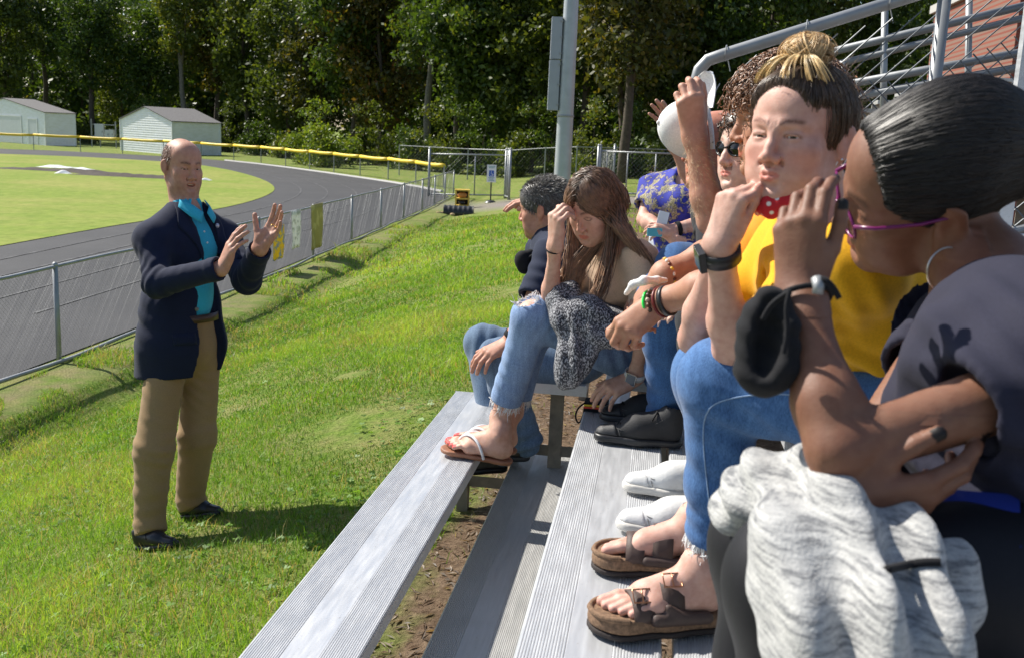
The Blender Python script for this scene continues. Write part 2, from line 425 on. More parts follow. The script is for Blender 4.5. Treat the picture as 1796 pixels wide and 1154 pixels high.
def eyeballs(M, parent, iris=(.10, .055, .03), look=(0, 1, 0)):
    """each eye: white ball with iris and pupil facets coloured by tint"""
    for sx in (-1, 1):
        mb = MB(); mb.sphere((0, 0, 0), .0122*M.s, 24, 20)
        V = np.concatenate(mb.V); F = np.concatenate(mb.Q); d = nrm(look); c = (V@d)/(.0122*M.s); T = np.ones((len(V), 3))*A(.8, .76, .72)
        T[c > .86] = iris; T[c > .965] = (.01, .01, .01)
        W_ = M.pts(A(sx*.031*M.w, .0708, -.0005))+V@M.R.T
        link('eye', mkmesh('eye', W_, F, True, T), MATS['eye'], parent)
def hand_ops(f, wrist, d, dorsal, right=True, curl=None, spread=(8, 2, -3, -10), thumb=(42, 35, 12, 18), s=1.0, tips=None, fat=1.0):
    """d: direction of the fingers, dorsal: direction of the back of the hand. curl: 4 x (mcp, pip, dip) degrees"""
    R = frame(d, dorsal); ts = -1.0 if right else 1.0
    curl = curl or [(15, 20, 10)]*4
    def w_(p): return wrist+R@(np.asarray(p, float)*s)
    mcp = [A(ts*.027, .090, .003), A(ts*.009, .094, .006), A(-ts*.010, .089, .004), A(-ts*.027, .080, -.001)]
    ln = [(.043, .026, .019), (.047, .030, .020), (.044, .028, .020), (.034, .021, .018)]
    rd = [.0100, .0102, .0096, .0085]
    f.cone(w_((-.012, -.012, 0)), w_((.012, -.012, 0)), .019*s*fat, None, .02)
    for i, m in enumerate(mcp):
        f.cone(w_((m[0]*.55, .004, 0)), w_(m), .0150*s*fat, .0108*s*fat, .016*s)
    f.ell(w_((ts*.022, .035, -.012)), A(.016, .03, .013)*s*fat, R, .014*s)
    f.ell(w_((-ts*.020, .04, -.009)), A(.012, .032, .011)*s*fat, R, .014*s)
    for i, m in enumerate(mcp):
        sp = math.radians(spread[i])*ts; p = np.array(m); a = 0
        for j in range(3):
            a += math.radians(curl[i][j])
            dv = A(math.sin(sp)*math.cos(a), math.cos(sp)*math.cos(a), -math.sin(a)); q = p+dv*ln[i][j]
            r0 = rd[i]*(1-.10*j); f.cone(w_(p), w_(q), r0*s*fat, r0*.90*s*fat, .0035*s if j else .006*s)
            p = q
        if tips is not None: tips.append((w_(p), R@dv, R@nrm(A(0, math.sin(a)*1.0, math.cos(a))), rd[i]*s))
    ab, op, t1, t2 = (math.radians(v) for v in thumb)
    p = A(ts*.020, .018, -.008); ang = ab
    for j, (L_, r0) in enumerate(((.042, .0125), (.034, .0108), (.027, .0100))):
        dv = A(ts*math.sin(ang)*math.cos(op), math.cos(ang), -math.sin(ang)*math.sin(op)) if True else None
        dv = nrm(dv); q = p+dv*L_; f.cone(w_(p), w_(q), r0*s*fat, r0*.9*s*fat, (.012 if j == 0 else .004)*s); p = q; ang -= (t1, t2, 0)[j]
    if tips is not None: tips.append((w_(p), R@dv, R@nrm(A(ts*.7, -.1, .7)), .0098*s))
def nail_tint(V, T, tips, col):
    for p, d, n, r in tips:
        q = V-(p+d*r*.15); a = q@d; b = q@n; c = q-np.outer(a, d)-np.outer(b, n); e = np.linalg.norm(c, axis=1)
        m = (np.abs(a) < r*.95) & (b > r*.25) & (b < r*1.8) & (e < r*.8); T[m] = col
    return T
def arm_ops(f, sh, el, wr, s=1.0, fat=1.0):
    d = nrm(wr-el)
    f.cone(sh, el, .047*s*fat, .037*s*fat, .03); f.cone(el, el+(wr-el)*.28, .037*s*fat, .042*s*fat, .02)
    f.cone(el+(wr-el)*.28, wr-d*.03, .042*s*fat, .0275*s*fat, .02); f.cone(wr-d*.03, wr, .0275*s*fat, .025*s*fat, .02)
def torso_ops(f, J, s=1.0, off=0.0, wid=1.0, deep=1.0, k=.05, bust=0.0):
    """J: pelvis, chest, neck, shl, shr (shoulders)"""
    up = nrm(J['neck']-J['pelvis']); side = J['shr']-J['shl']; fw = nrm(np.cross(up, side)); R = frame(fw, up)
    ch = J['chest']; pe = J['pelvis']; mid = (ch+pe)/2
    f.ell(ch, A(.165*wid, .115*deep, .17)*s+off, R, k); f.ell(mid, A(.145*wid, .105*deep, .15)*s+off, R, k)
    f.ell(pe, A(.165*wid, .12*deep, .12)*s+off, R, k)
    m = (J['shl']+J['shr'])/2
    f.cone(J['shl'], J['shr'], .052*s+off, None, k); f.cone(J['shl'], J['neck'], .047*s+off, .048*s+off, k); f.cone(J['shr'], J['neck'], .047*s+off, .048*s+off, k)
    f.cone(m, ch, .08*s+off, .1*s+off, k)
    if bust:
        for q in (-1, 1): f.ell(ch+R@A(q*.075, .075*deep, .01)*s, A(.07, .06, .07)*s*bust+off, R, k)
    return R
def leg_ops(f, hip, kn, an, s=1.0, fat=1.0, off=0.0):
    f.cone(hip, kn, .082*s*fat+off, .056*s*fat+off, .03); f.cone(kn, kn+(an-kn)*.3, .055*s*fat+off, .054*s*fat+off, .02)
    f.cone(kn+(an-kn)*.3, an, .054*s*fat+off, .034*s+off, .02)
def foot_ops(f, an, toe, up=(0, 0, 1), s=1.0):
    """bare foot: ankle point and tip of the big toe on the sole plane"""
    d = nrm(toe-an); up = nrm(up); d = nrm(d-up*(d@up)*.0); R = frame(d, up); L = np.linalg.norm(toe-an)
    f.cone(an, an+R@A(0, -.03, -.045)*s, .034*s, .030*s, .02)
    f.cone(an+R@A(0, .02, -.02)*s, an+R@A(0, .11, -.045)*s, .034*s, .024*s, .025)
    f.cone(an+R@A(-.012, .06, -.055)*s, an+R@A(-.02, .13, -.058)*s, .022*s, .02*s, .02); f.cone(an+R@A(.012, .06, -.055)*s, an+R@A(.02, .125, -.058)*s, .022*s, .02*s, .02)
    return R
# ---------------------------------------------------------------- materials of the place
MATS = {}
def eye_mat():
    t = NT('eye_white'); t.set(Base_Color=t.tint(), Roughness=.12); return t.m
MATS['eye'] = eye_mat()
def ground_mat():
    t = NT('hillside_turf'); p = t.pos(); sx = t.n('SeparateXYZ'); t.l(p, sx.inputs[0])
    big = t.noise(.55, 4); mid = t.noise(3.2, 5); fine = t.noise(38, 6, rough=.7); clod = t.noise(14, 5)
    g = t.ramp(fine, [(.25, (.06, .10, .016)), (.5, (.135, .21, .032)), (.75, (.26, .32, .07))])
    g = t.mix(t.ramp(mid, [(.40, (0, 0, 0)), (.62, (.8, .8, .8))]), g, t.ramp(fine, [(.3, (.16, .15, .05)), (.7, (.34, .32, .13))]))
    dirt = t.ramp(clod, [(.3, (.07, .042, .024)), (.55, (.16, .105, .066)), (.8, (.30, .215, .15))])
    dirt = t.mix(.55, dirt, t.ramp(fine, [(.3, (.05, .03, .02)), (.7, (.30, .22, .15))]))
    w = t.math('ADD', sx.outputs[0], t.math('MULTIPLY', t.math('SUBTRACT', mid, .5), .9))
    bare = t.n('MapRange'); bare.inputs['From Min'].default_value = -.98; bare.inputs['From Max'].default_value = -.66; t.l(w, bare.inputs[0])
    # bare dirt strip along the chain fence
    at = t.n('Attribute', attribute_name='tint'); r_ = t.n('SeparateColor'); t.l(at.outputs['Color'], r_.inputs[0])
    strip = t.math('MULTIPLY', r_.outputs[0], t.ramp(t.noise(2.2, 5), [(.38, (0, 0, 0)), (.58, (1, 1, 1))]))
    gravel = t.ramp(fine, [(.3, (.14, .12, .11)), (.7, (.34, .30, .27))])
    c = t.mix(bare.outputs[0], g, dirt); c = t.mix(strip, c, t.ramp(fine, [(.3, (.15, .10, .07)), (.7, (.34, .26, .19))]))
    c = t.mix(r_.outputs[1], c, gravel)
    t.set(Base_Color=c, Roughness=.95); t.b.inputs['Specular IOR Level'].default_value = .1
    t.bump(t.math('ADD', fine, t.math('MULTIPLY', clod, .7)), .9, .03); return t.m
def blade_mat(name, hue=1.0, transl=.45):
    t = NT(name); c = t.tint(); t.set(Base_Color=c, Roughness=.5); t.b.inputs['Specular IOR Level'].default_value = .3
    tr = t.n('BsdfTranslucent'); t.l(t.mix(1.0, c, (1.25, 1.2, .55), 'MULTIPLY'), tr.inputs[0])
    mx = t.n('MixShader'); mx.inputs[0].default_value = transl; out = t.t.nodes['Material Output']
    t.l(t.b.outputs[0], mx.inputs[1]); t.l(tr.outputs[0], mx.inputs[2]); t.l(mx.outputs[0], out.inputs[0]); return t.m
def infield_mat():
    t = NT('mown_infield'); big = t.noise(.16, 5); fine = t.noise(3.2, 6, rough=.7); mid = t.noise(.6, 4)
    a = t.ramp(fine, [(.3, (.125, .185, .030)), (.7, (.235, .295, .055))]); b = t.ramp(fine, [(.3, (.20, .215, .05)), (.7, (.31, .31, .095))])
    c = t.mix(t.ramp(t.math('ADD', t.math('MULTIPLY', big, .6), t.math('MULTIPLY', mid, .4)), [(.42, (0, 0, 0)), (.6, (.9, .9, .9))]), a, b)
    t.set(Base_Color=c, Roughness=.95); t.b.inputs['Specular IOR Level'].default_value = .1; t.bump(fine, .6, .05); return t.m
def track_mat():
    t = NT('track_asphalt'); f = t.noise(70, 4, rough=.8); f2 = t.noise(.5, 5); st = t.noise(1.4, 4, t.pos((3, .25, 1)))
    c = t.ramp(f, [(.3, (.017, .017, .019)), (.7, (.038, .038, .042))])
    c = t.mix(t.ramp(f2, [(.4, (0, 0, 0)), (.75, (.5, .5, .5))]), c, (.058, .057, .059)); c = t.mix(t.ramp(st, [(.56, (0, 0, 0)), (.7, (.35, .35, .35))]), c, (.028, .027, .03))
    t.set(Base_Color=c, Roughness=.85); t.bump(f, .5, .006); return t.m
def alu_mat(name='brushed_aluminium', col=(.55, .56, .575), rough=.42, metal=.45):
    t = NT(name); c = np.array(col); lon = t.noise(16, 5, t.pos((9, .5, 9))); spot = t.noise(5, 6); gr = t.noise(60, 3, t.pos((1, .12, 1)))
    b = t.ramp(lon, [(.3, tuple(c*.94)), (.7, tuple(np.minimum(c*1.05, 1)))])
    b = t.mix(t.ramp(spot, [(.54, (0, 0, 0)), (.76, (.30, .30, .30))]), b, tuple(c*A(.66, .64, .61)))
    dirt = t.noise(120, 3); b = t.mix(t.ramp(dirt, [(.66, (0, 0, 0)), (.74, (.45, .45, .45))]), b, (.16, .13, .10))
    t.set(Base_Color=b, Metallic=metal, Roughness=t.ramp(gr, [(.3, (rough-.1,)*3), (.7, (rough+.14,)*3)])); t.bump(gr, .08, .002); return t.m
MATS['turf'] = ground_mat(); MATS['blade'] = blade_mat('grass_blades'); MATS['infield'] = infield_mat(); MATS['track'] = track_mat()
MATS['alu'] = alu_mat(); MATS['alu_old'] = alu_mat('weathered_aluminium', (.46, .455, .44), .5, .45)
MATS['galv'] = plain('galvanised_steel', (.30, .31, .315), .5, .45, .14, 9)
MATS['wire'] = plain('fence_wire', (.15, .16, .165), .5, .3, .1, 30); MATS['wire_dark'] = plain('dull_wire', (.13, .14, .15), .5, .4, .1, 30)
MATS['rust'] = plain('weathered_frame', (.22, .19, .15), .75, .3, .35, 18, .3)
MATS['concrete'] = plain('concrete', (.42, .41, .39), .9, 0, .12, 12, .3)
MATS['white'] = plain('white_paint', (.78, .79, .80), .6, 0, .05, 8)
MATS['bark'] = plain('bark', (.075, .058, .043), .95, 0, .45, 6, .8, 20)
MATS['bark_pale'] = plain('pale_bark', (.16, .145, .12), .95, 0, .4, 6, .8, 20)
MATS['black'] = plain('black_plastic', (.018, .018, .02), .4, 0, .2, 30)
MATS['yellow'] = plain('yellow_cap', (.86, .60, .035), .5, 0, .12, 1.2)
# ---------------------------------------------------------------- terrain
FY = A(-60, 10, 13, 21.8, 36.7, 46.5, 300); FX = A(-7.1, -7.12, -7.2, -7.72, -8.7, -9.5, -40)
def fence_x(Y): return np.interp(Y, FY, FX)
PS = A(-900, -.2, .5, .9, 1.35, 1.75, 2.4, 3.2, 4.2, 5.0, 5.8, 6.4, 7.2, 9, 14, 40, 900)
PZ = A(0, 0, .04, .05, -.15, .02, .27, .56, .90, 1.15, 1.36, 1.49, 1.55, 1.62, 1.7, 1.7, 1.7)
_nzt = Noise(3, 1.1); _nzf = Noise(4, 5.5)
def ground_z(X, Y):
    X, Y = np.asarray(X, float), np.asarray(Y, float); s = X-fence_x(Y)
    amp = np.interp(Y, [-50, 12, 40, 70, 900], [1, 1, .36, .3, .3]); z = -1.05+np.interp(s, PS, PZ)*amp
    q = np.stack([X, Y, 0*X], -1).reshape(-1, 3)
    n = (_nzt(q)*.022+_nzf(q)*.008).reshape(X.shape); return z+n*np.clip(s/1.0, 0, 1)*(np.clip(s-5.9, 0, 1)*-.7+1)
def gz(x, y): return float(ground_z(A(x), A(y))[0])
def build_ground():
    xs = np.unique(np.round(np.concatenate([np.linspace(-700, -60, 24), np.linspace(-60, -12, 30), np.linspace(-12, 4, 150), np.linspace(4, 30, 30), np.linspace(30, 700, 20)]), 3))
    ys = np.unique(np.round(np.concatenate([np.linspace(-120, -4, 14), np.linspace(-4, 16, 150), np.linspace(16, 60, 90), np.linspace(60, 160, 40), np.linspace(160, 900, 18)]), 3))
    X, Y = np.meshgrid(xs, ys, indexing='ij'); Z = ground_z(X, Y); s = X-fence_x(Y)
    n, m = X.shape; I = np.arange(n*m).reshape(n, m)
    F = np.stack([I[:-1, :-1], I[1:, :-1], I[1:, 1:], I[:-1, 1:]], -1).reshape(-1, 4)
    T = np.zeros((n*m, 3)); T[:, 0] = np.exp(-((s-.45)/.42)**2).ravel()*np.clip((40-Y.ravel())/10, 0, 1)*.45
    gx, gy = onz(935, 342, -.45)[:2]; T[:, 1] = np.clip(1.6-np.hypot((X-gx-2)/5.5, (Y-gy)/3.2), 0, 1).ravel()
    o = link('ground', mkmesh('ground', np.stack([X, Y, Z], -1).reshape(-1, 3), F, True, T), MATS['turf']); tag(o, kind='structure')
build_ground()
def sheet(name, poly, z, mat, kind='structure'):
    bm = bmesh.new(); vs = [bm.verts.new((p[0], p[1], z)) for p in poly]; bm.faces.new(vs)
    bmesh.ops.triangulate(bm, faces=bm.faces[:]); me = bpy.data.meshes.new(name); bm.to_mesh(me); bm.free()
    if me.polygons and me.polygons[0].normal.z < 0: me.flip_normals()
    o = link(name, me, mat); tag(o, kind=kind); return o
def smooth_line(pts, n=60):
    pts = np.asarray(pts, float)
    for _ in range(3):
        q = [pts[0]]
        for a, b in zip(pts[:-1], pts[1:]): q += [.75*a+.25*b, .25*a+.75*b]
        q.append(pts[-1]); pts = np.array(q)
    return pts
TZ = -1.05
yf_base = [onz(x, y, TZ)[:2] for x, y in ((-330, 243), (-150, 250), (0, 262), (77, 263.5), (205, 270), (315, 276), (415, 283), (510, 293), (610, 306), (700, 318), (778, 331))]
yf_line = smooth_line(yf_base)
near = [(fence_x(y)-.15, y) for y in (46.0, 36, 28, 21.8, 16, 13, 10, 4, -3, -30)]
trk = [tuple(p+nrm(p-A(-40, 50))*-1.0) for p in yf_line]+near+[(-90, -30), (-95, 60)]
sheet('running_track', trk, TZ+.02, MATS['track'])
inf_px = [(-500, 527), (-200, 472), (0, 434), (120, 412), (230, 393), (330, 378), (400, 365), (440, 355), (468, 345), (482, 336), (481, 328), (466, 318), (430, 306), (390, 297), (340, 289), (260, 283), (160, 277), (0, 271), (-300, 262)]
inf = smooth_line([onz(x, y, TZ)[:2] for x, y in inf_px])
sheet('infield', inf, TZ+.034, MATS['infield'])
# faint painted lane arcs on the track
def ribbon(name, line, wdt, z, mat, parent=None):
    line = np.asarray(line, float); t = np.gradient(line, axis=0); t /= np.linalg.norm(t, axis=1)[:, None]; nn = np.stack([-t[:, 1], t[:, 0]], 1)
    V = np.concatenate([np.c_[line+nn*wdt/2, np.full(len(line), z)], np.c_[line-nn*wdt/2, np.full(len(line), z)]]); m = len(line)
    F = [[i, m+i, m+i+1, i+1] for i in range(m-1)]; return link(name, mkmesh(name, V, np.array(F), False), mat, parent)
def lane_mat():
    t = NT('worn_lane_paint'); f = t.noise(2.5, 5); t.set(Base_Color=t.ramp(f, [(.42, (.034, .034, .038)), (.66, (.11, .11, .11))]), Roughness=.8); return t.m
MATS['lane'] = lane_mat()
cen = inf.mean(0)
for off in (1.2, 2.4, 3.7, 4.9):
    t = np.gradient(inf, axis=0); t /= np.linalg.norm(t, axis=1)[:, None]; nn = np.stack([-t[:, 1], t[:, 0]], 1)
    if ((inf+nn-cen)**2).sum() < ((inf-cen)**2).sum(): nn = -nn
    L = inf+nn*off; L = L[3:-3:1]; o = ribbon('lane_line', L, .06, TZ+.030, MATS['lane']); tag(o, kind='structure')
kerb = smooth_line([onz(x, y, TZ)[:2] for x, y in ((395, 283), (470, 291), (560, 303), (650, 316), (720, 327), (775, 338))])
mb = MB(); mb.tube(np.c_[kerb, np.full(len(kerb), TZ+.03)], .09, 6); o = mb.build('kerb', MATS['concrete']); tag(o, kind='structure')
# ---------------------------------------------------------------- chain link
def chainlink(a, b, ha, hb, pitch, r, name, parent, mat, sides=3, wob=0):
    """straight crossing wires between base line a-b and its top (heights ha, hb)"""
    a, b = A(*a), A(*b); L = np.linalg.norm(b-a); d = (b-a)/L; up = A(0, 0, 1.0); segs = []; n = np.cross(d, up)
    hm = max(ha, hb)
    for fam in (1, -1):
        u = -hm if fam == 1 else 0.0
        while u < (L if fam == 1 else L+hm):
            # line x = u + fam*z ; clip to 0<=x<=L and z<=height(x)
            zs = [0.0, hm]; x0, x1 = u, u+fam*hm
            t0, t1 = 0.0, 1.0
            for lo_ in (0.0,):
                if x0 < 0: t0 = max(t0, -x0/(x1-x0))
                if x1 < 0: t1 = min(t1, -x0/(x1-x0))
                if x0 > L: t0 = max(t0, (L-x0)/(x1-x0))
                if x1 > L: t1 = min(t1, (L-x0)/(x1-x0))
            for _ in range(2):
                xe = x0+(x1-x0)*t1; he = ha+(hb-ha)*xe/L
                if t1*hm > he: t1 = he/hm
            if t1 > t0+.01:
                p = a+d*(x0+(x1-x0)*t0)+up*t0*hm+n*fam*r*.8; q = a+d*(x0+(x1-x0)*t1)+up*t1*hm+n*fam*r*.8; segs.append((p, q))
            u += pitch
    S = np.array(segs); N = len(S); M = 2
    if wob:
        M = 14; tt = np.linspace(0, 1, M)[None, :, None]; S2 = S[:, :1]*(1-tt)+S[:, 1:]*tt
        ph = (S2[..., 2:3]*math.pi/ (pitch*.5)); S2 = S2+n*np.sin(ph+RNG.uniform(0, .5, (N, 1, 1)))*wob+RNG.normal(0, wob*.35, (N, 1, 3)); S = S2
    V, F = strands(S, r, r, sides); return link(name, mkmesh(name, V, F, False), mat, parent)
def field_fence():
    root = empty('chain_link_fence', (fence_x(11), 11, TZ)); tag(root, 'low galvanised chain link fence running beside the track at the foot of the slope', 'fence')
    ys = [-4, 2.2, 7.6, 11.05, 14.6, 18.2, 21.9, 25.6, 29.3, 33.0, 36.7, 40.0, 43.2, 46.3]; tops = []
    def put(name, me, mat): o = link(name, me, mat); o.parent = root; o.matrix_parent_inverse = Matrix.Translation(root.location).inverted(); return o
    def z0(y): return gz(fence_x(y), y)
    for y in ys:
        x = fence_x(y); mb = MB(); mb.tube([(x, y, z0(y)-.2), (x, y, z0(y)+1.2)], .032, 10); mb.sphere((x, y, z0(y)+1.21), .036, 8, 5); put('post', mb.mesh('post', True), MATS['galv'])
    for rname, h, r in (('top_rail', 1.19, .022), ('bottom_rail', .06, .026)):
        mb = MB(); yy = np.linspace(-4, 46.3, 90); sag = .012*np.sin(yy*2.1)+.018*np.sin(yy*.83+1) if h < 1 else 0*yy+.006*np.sin(yy*1.7)
        mb.tube(np.c_[fence_x(yy)+(.07 if h < 1 else 0), yy, [z0(y)+h+s for y, s in zip(yy, sag)]], r, 7); put(rname, mb.mesh(rname, True), MATS['galv'])
    parts = []
    for y0, y1 in zip(ys[:-1], ys[1:]):
        fine = y1 < 30; o = chainlink((fence_x(y0)-.035, y0, z0(y0)+.04), (fence_x(y1)-.035, y1, z0(y1)+.04), 1.15, 1.15, .060 if fine else .10, .0019 if fine else .0030, 'mesh_panel', None, MATS['wire'])
        o.parent = root; o.matrix_parent_inverse = Matrix.Translation(root.location).inverted()
field_fence()
def yellow_fence():
    root = empty('outfield_fence'); tag(root, 'far chain link fence with bright yellow safety cap round the bend of the track', 'fence')
    seg = np.r_[0, np.cumsum(np.linalg.norm(np.diff(yf_line, axis=0), axis=1))]; L = seg[-1]; n = int(L/3.6); q = np.linspace(0, L, n)
    pts = np.c_[np.interp(q, seg, yf_line[:, 0]), np.interp(q, seg, yf_line[:, 1])]
    for i, p in enumerate(pts):
        mb = MB(); mb.tube([(p[0], p[1], TZ-.1), (p[0], p[1], TZ+1.2)], .035, 6); mb.build('post', MATS['galv'], root)
    for i in range(n-1):
        a, b = pts[i], pts[i+1]; d = nrm(b-a); mb = MB(); g = .04; s = .03*math.sin(i*2.3)
        k = 5; tt = np.linspace(0, 1, k); mb.tube([(a[0]+d[0]*g+(b[0]-a[0]-2*g*d[0])*t, a[1]+d[1]*g+(b[1]-a[1]-2*g*d[1])*t, TZ+1.22-.04*math.sin(t*math.pi)+s*.5) for t in tt], .105, 8)
        mb.build('yellow_cap', MATS['yellow'], root, True)
        chainlink((*a, TZ+.03), (*b, TZ+.03), 1.12, 1.12, .16, .004, 'mesh_panel', root, MATS['wire'])
yellow_fence()
# ---------------------------------------------------------------- banners hung on the fence
def banner_mat(name, c1, c2, sc_=9, thr=.55, transl=0.25):
    t = NT(name); f = t.noise(sc_, 2); c = t.ramp(f, [(thr-.03, c1), (thr+.03, c2)]); t.set(Base_Color=c, Roughness=.6)
    tr = t.n('BsdfTranslucent'); t.l(c, tr.inputs[0]); mx = t.n('MixShader'); mx.inputs[0].default_value = transl
    t.l(t.b.outputs[0], mx.inputs[1]); t.l(tr.outputs[0], mx.inputs[2]); t.l(mx.outputs[0], t.t.nodes['Material Output'].inputs[0]); return t.m
for y0, wd, z0_, z1_, nm, lab, c1, c2 in ((18.9, .72, .30, .98, 'poster', 'yellow dotted poster hanging on the fence right behind the man’s raised hand', (.85, .62, .02), (.35, .40, .45)),
        (20.15, .62, .40, 1.22, 'poster', 'white poster with a grey drawing on the fence, between the yellow and olive ones', (.86, .85, .82), (.55, .55, .50)),
        (21.6, .95, .22, 1.24, 'poster', 'faded olive yellow banner on the fence, farthest of the three posters', (.42, .37, .12), (.55, .50, .20))):
    n = 10; mb = MB(); V = []; zz = gz(fence_x(y0), y0)
    for i in range(n+1):
        for j in range(n+1):
            v = j/n; V.append((fence_x(y0+wd*i/n)+.045+.018*math.sin(i*1.1+j*.5)*(1-v*.8), y0+wd*i/n, zz+z0_+(z1_-z0_)*v))
    Q = [[i*(n+1)+j, (i+1)*(n+1)+j, (i+1)*(n+1)+j+1, i*(n+1)+j+1] for i in range(n) for j in range(n)]
    mb.add(V, Q); o = mb.build(nm, banner_mat('poster_print', c1, c2, 9 if c1[0] > .5 else 3), None, True)
    md = o.modifiers.new('thick', 'SOLIDIFY'); md.thickness = .004
    tag(o, lab.replace('’', "'"), 'poster', 'posters hung on the track fence')
# ---------------------------------------------------------------- sheds beyond the track
def siding_mat(name, col):
    t = NT(name); f = t.noise(2.0, 5, t.pos((1, 1, 3))); c = np.array(col)
    t.set(Base_Color=t.ramp(f, [(.35, tuple(c*A(.90, .90, .86))), (.65, tuple(c))]), Roughness=.55); return t.m
MATS['siding'] = siding_mat('white_siding', (.88, .89, .92))
MATS['roofing'] = plain('grey_shingles', (.13, .125, .125), .9, 0, .3, 9, .5)
def shed(c0, c1, c2, wall_h, apex_h, label, doors):
    """c0-c1: gable front (left corner, near corner), c1-c2: right side, ground corners"""
    c0, c1, c2 = (A(p[0], p[1], TZ) for p in (c0, c1, c2)); root = empty('storage_shed', c1); tag(root, label, 'shed')
    ex, ey = c0-c1, c2-c1; ex = ex.copy(); Lx, Ly = np.linalg.norm(ex), np.linalg.norm(ey); ux, uy = ex/Lx, ey/Ly; uy = nrm(uy-ux*(ux@uy)); up = A(0, 0, 1.0)
    def put(mb, nm, mat, par=root):
        V = np.concatenate(mb.V); V = np.stack([V@np.array([1, 0, 0.]), V[:, 1], V[:, 2]], 1)
        mb.V = [np.outer(V[:, 0], ux)+np.outer(V[:, 1], uy)+np.outer(V[:, 2], up)]; o = mb.build(nm, mat, par); return o
    mb = MB(); mb.prism([(0, 0), (0, 0)], 0, 0) if False else None
    core = MB(); core.add([(.03, .03, 0), (Lx-.03, .03, 0), (Lx-.03, Ly-.03, 0), (.03, Ly-.03, 0), (.03, .03, wall_h), (Lx-.03, .03, wall_h), (Lx-.03, Ly-.03, wall_h), (.03, Ly-.03, wall_h), (Lx/2, .03, apex_h-.06), (Lx/2, Ly-.03, apex_h-.06)],
        [[0, 4, 5, 1], [1, 5, 6, 2], [2, 6, 7, 3], [3, 7, 4, 0]], [[4, 8, 5], [6, 9, 7]]); wall = put(core, 'wall', MATS['siding'])
    st = .2; k = 0
    while k*st < apex_h-.1:
        z0, z1 = k*st, min((k+1)*st, apex_h-.08)
        def half(z): return 0 if z <= wall_h else (z-wall_h)/(apex_h-wall_h)*Lx/2
        a0, a1 = half(z0), half(z1); m = MB()
        m.add([(a0, -.012, z0), (Lx-a0, -.012, z0), (Lx-a1, .022, z1), (a1, .022, z1), (a0, .03, z0), (Lx-a0, .03, z0)], [[0, 1, 2, 3][::-1], [4, 5, 1, 0][::-1]]); put(m, 'siding_board', MATS['siding'], root)
        if z1 <= wall_h+.01:
            m = MB(); m.add([(-.012, 0, z0), (-.012, Ly, z0), (.022, Ly, z1), (.022, 0, z1), (.03, 0, z0), (.03, Ly, z0)], [[0, 1, 2, 3], [4, 5, 1, 0]]); put(m, 'siding_board', MATS['siding'], root)
        k += 1
    ov = .12; roof = MB(); sl_ = (apex_h-wall_h)/(Lx/2)
    for sgn in (0, 1):
        xe = -ov if sgn == 0 else Lx+ov; ze = wall_h-ov*sl_
        V = [(xe, -ov, ze+.03), (xe, Ly+ov, ze+.03), (Lx/2, Ly+ov, apex_h+.03), (Lx/2, -ov, apex_h+.03)]; V += [(x, y, z-.07) for x, y, z in V]
        roof.add(V, [[0, 1, 2, 3], [7, 6, 5, 4], [0, 4, 5, 1], [1, 5, 6, 2], [3, 2, 6, 7], [0, 3, 7, 4]])
    put(roof, 'roof', MATS['roofing'])
    for nm, xa, xb, zb in doors:
        m = MB(); m.box((xa, -.05, .05), (xb, -.018, zb)); put(m, nm, plain('door_paint', (.62, .64, .68), .5, 0, .05, 3), root)
        fr = MB(); fr.box((xa-.1, -.07, 0), (xa, -.02, zb+.1)); fr.box((xb, -.07, 0), (xb+.1, -.02, zb+.1)); fr.box((xa-.1, -.071, zb), (xb+.1, -.019, zb+.1)); put(fr, 'door_frame', MATS['white'], root)
    for x, y in ((-.02, -.02), (Lx+.02, -.02), (-.02, Ly)):
        m = MB(); m.box((x-.05, y-.05, 0), (x+.05, y+.05, wall_h)); put(m, 'corner_trim', MATS['white'], root)
def gp(x, y): return onz(x, y, TZ)
def depth(p): return float((p-CAM)@CF)
s1 = gp(303, 272); dd = depth(s1)
shed(P(213, 266.5, dd+5.5), s1, P(381, 268, dd+3.8), 2.86, 4.0, 'plain white sided storage shed with grey roof just behind the yellow capped fence', [])
s2 = P(81, 254, 96.0); s2[2] = TZ
shed(P(-55, 247, 104.0), s2, P(130, 250, 98.6), 3.15, 4.35, 'white storage shed with two doors in its gable at the left edge of the photo', [('side_door', 1.4, 2.9, 2.4), ('roller_door', 4.2, 9.0, 2.6)])
# electrical rack between the sheds
def rack():
    c = P(182, 250, 98.0); c[2] = TZ; root = empty('electrical_rack', c); tag(root, 'grey electrical cabinets on a post frame between the two white sheds', 'utility cabinet')
    for x, h in ((-1.25, 2.7), (1.3, 2.55)):
        mb = MB(); mb.tube([(x, 0, -.2), (x, 0, h)], .07, 8); mb.build('post', MATS['galv'], root)
    for z in (1.0, 2.15):
        mb = MB(); mb.box((-1.3, -.03, z), (1.35, .03, z+.08)); mb.build('crossbar', MATS['galv'], root)
    for x0, x1, z0, z1 in ((-.75, .15, .75, 2.25), (.3, .75, .85, 1.7), (.78, 1.2, .85, 1.75)):
        mb = MB(); mb.box((x0, -.3, z0), (x1, -.035, z1)); cab = mb.build('cabinet', plain('grey_enamel', (.50, .52, .54), .5, .1, .06, 4), root)
        mb = MB(); mb.box((x1-.12, -.33, (z0+z1)/2-.08), (x1-.08, -.302, (z0+z1)/2+.08)); mb.build('handle', MATS['black'], cab)
    mb = MB(); mb.tube([(-.3, -.1, .75), (-.3, -.1, -.1)], .06, 8); mb.build('conduit', MATS['galv'], root)
rack()
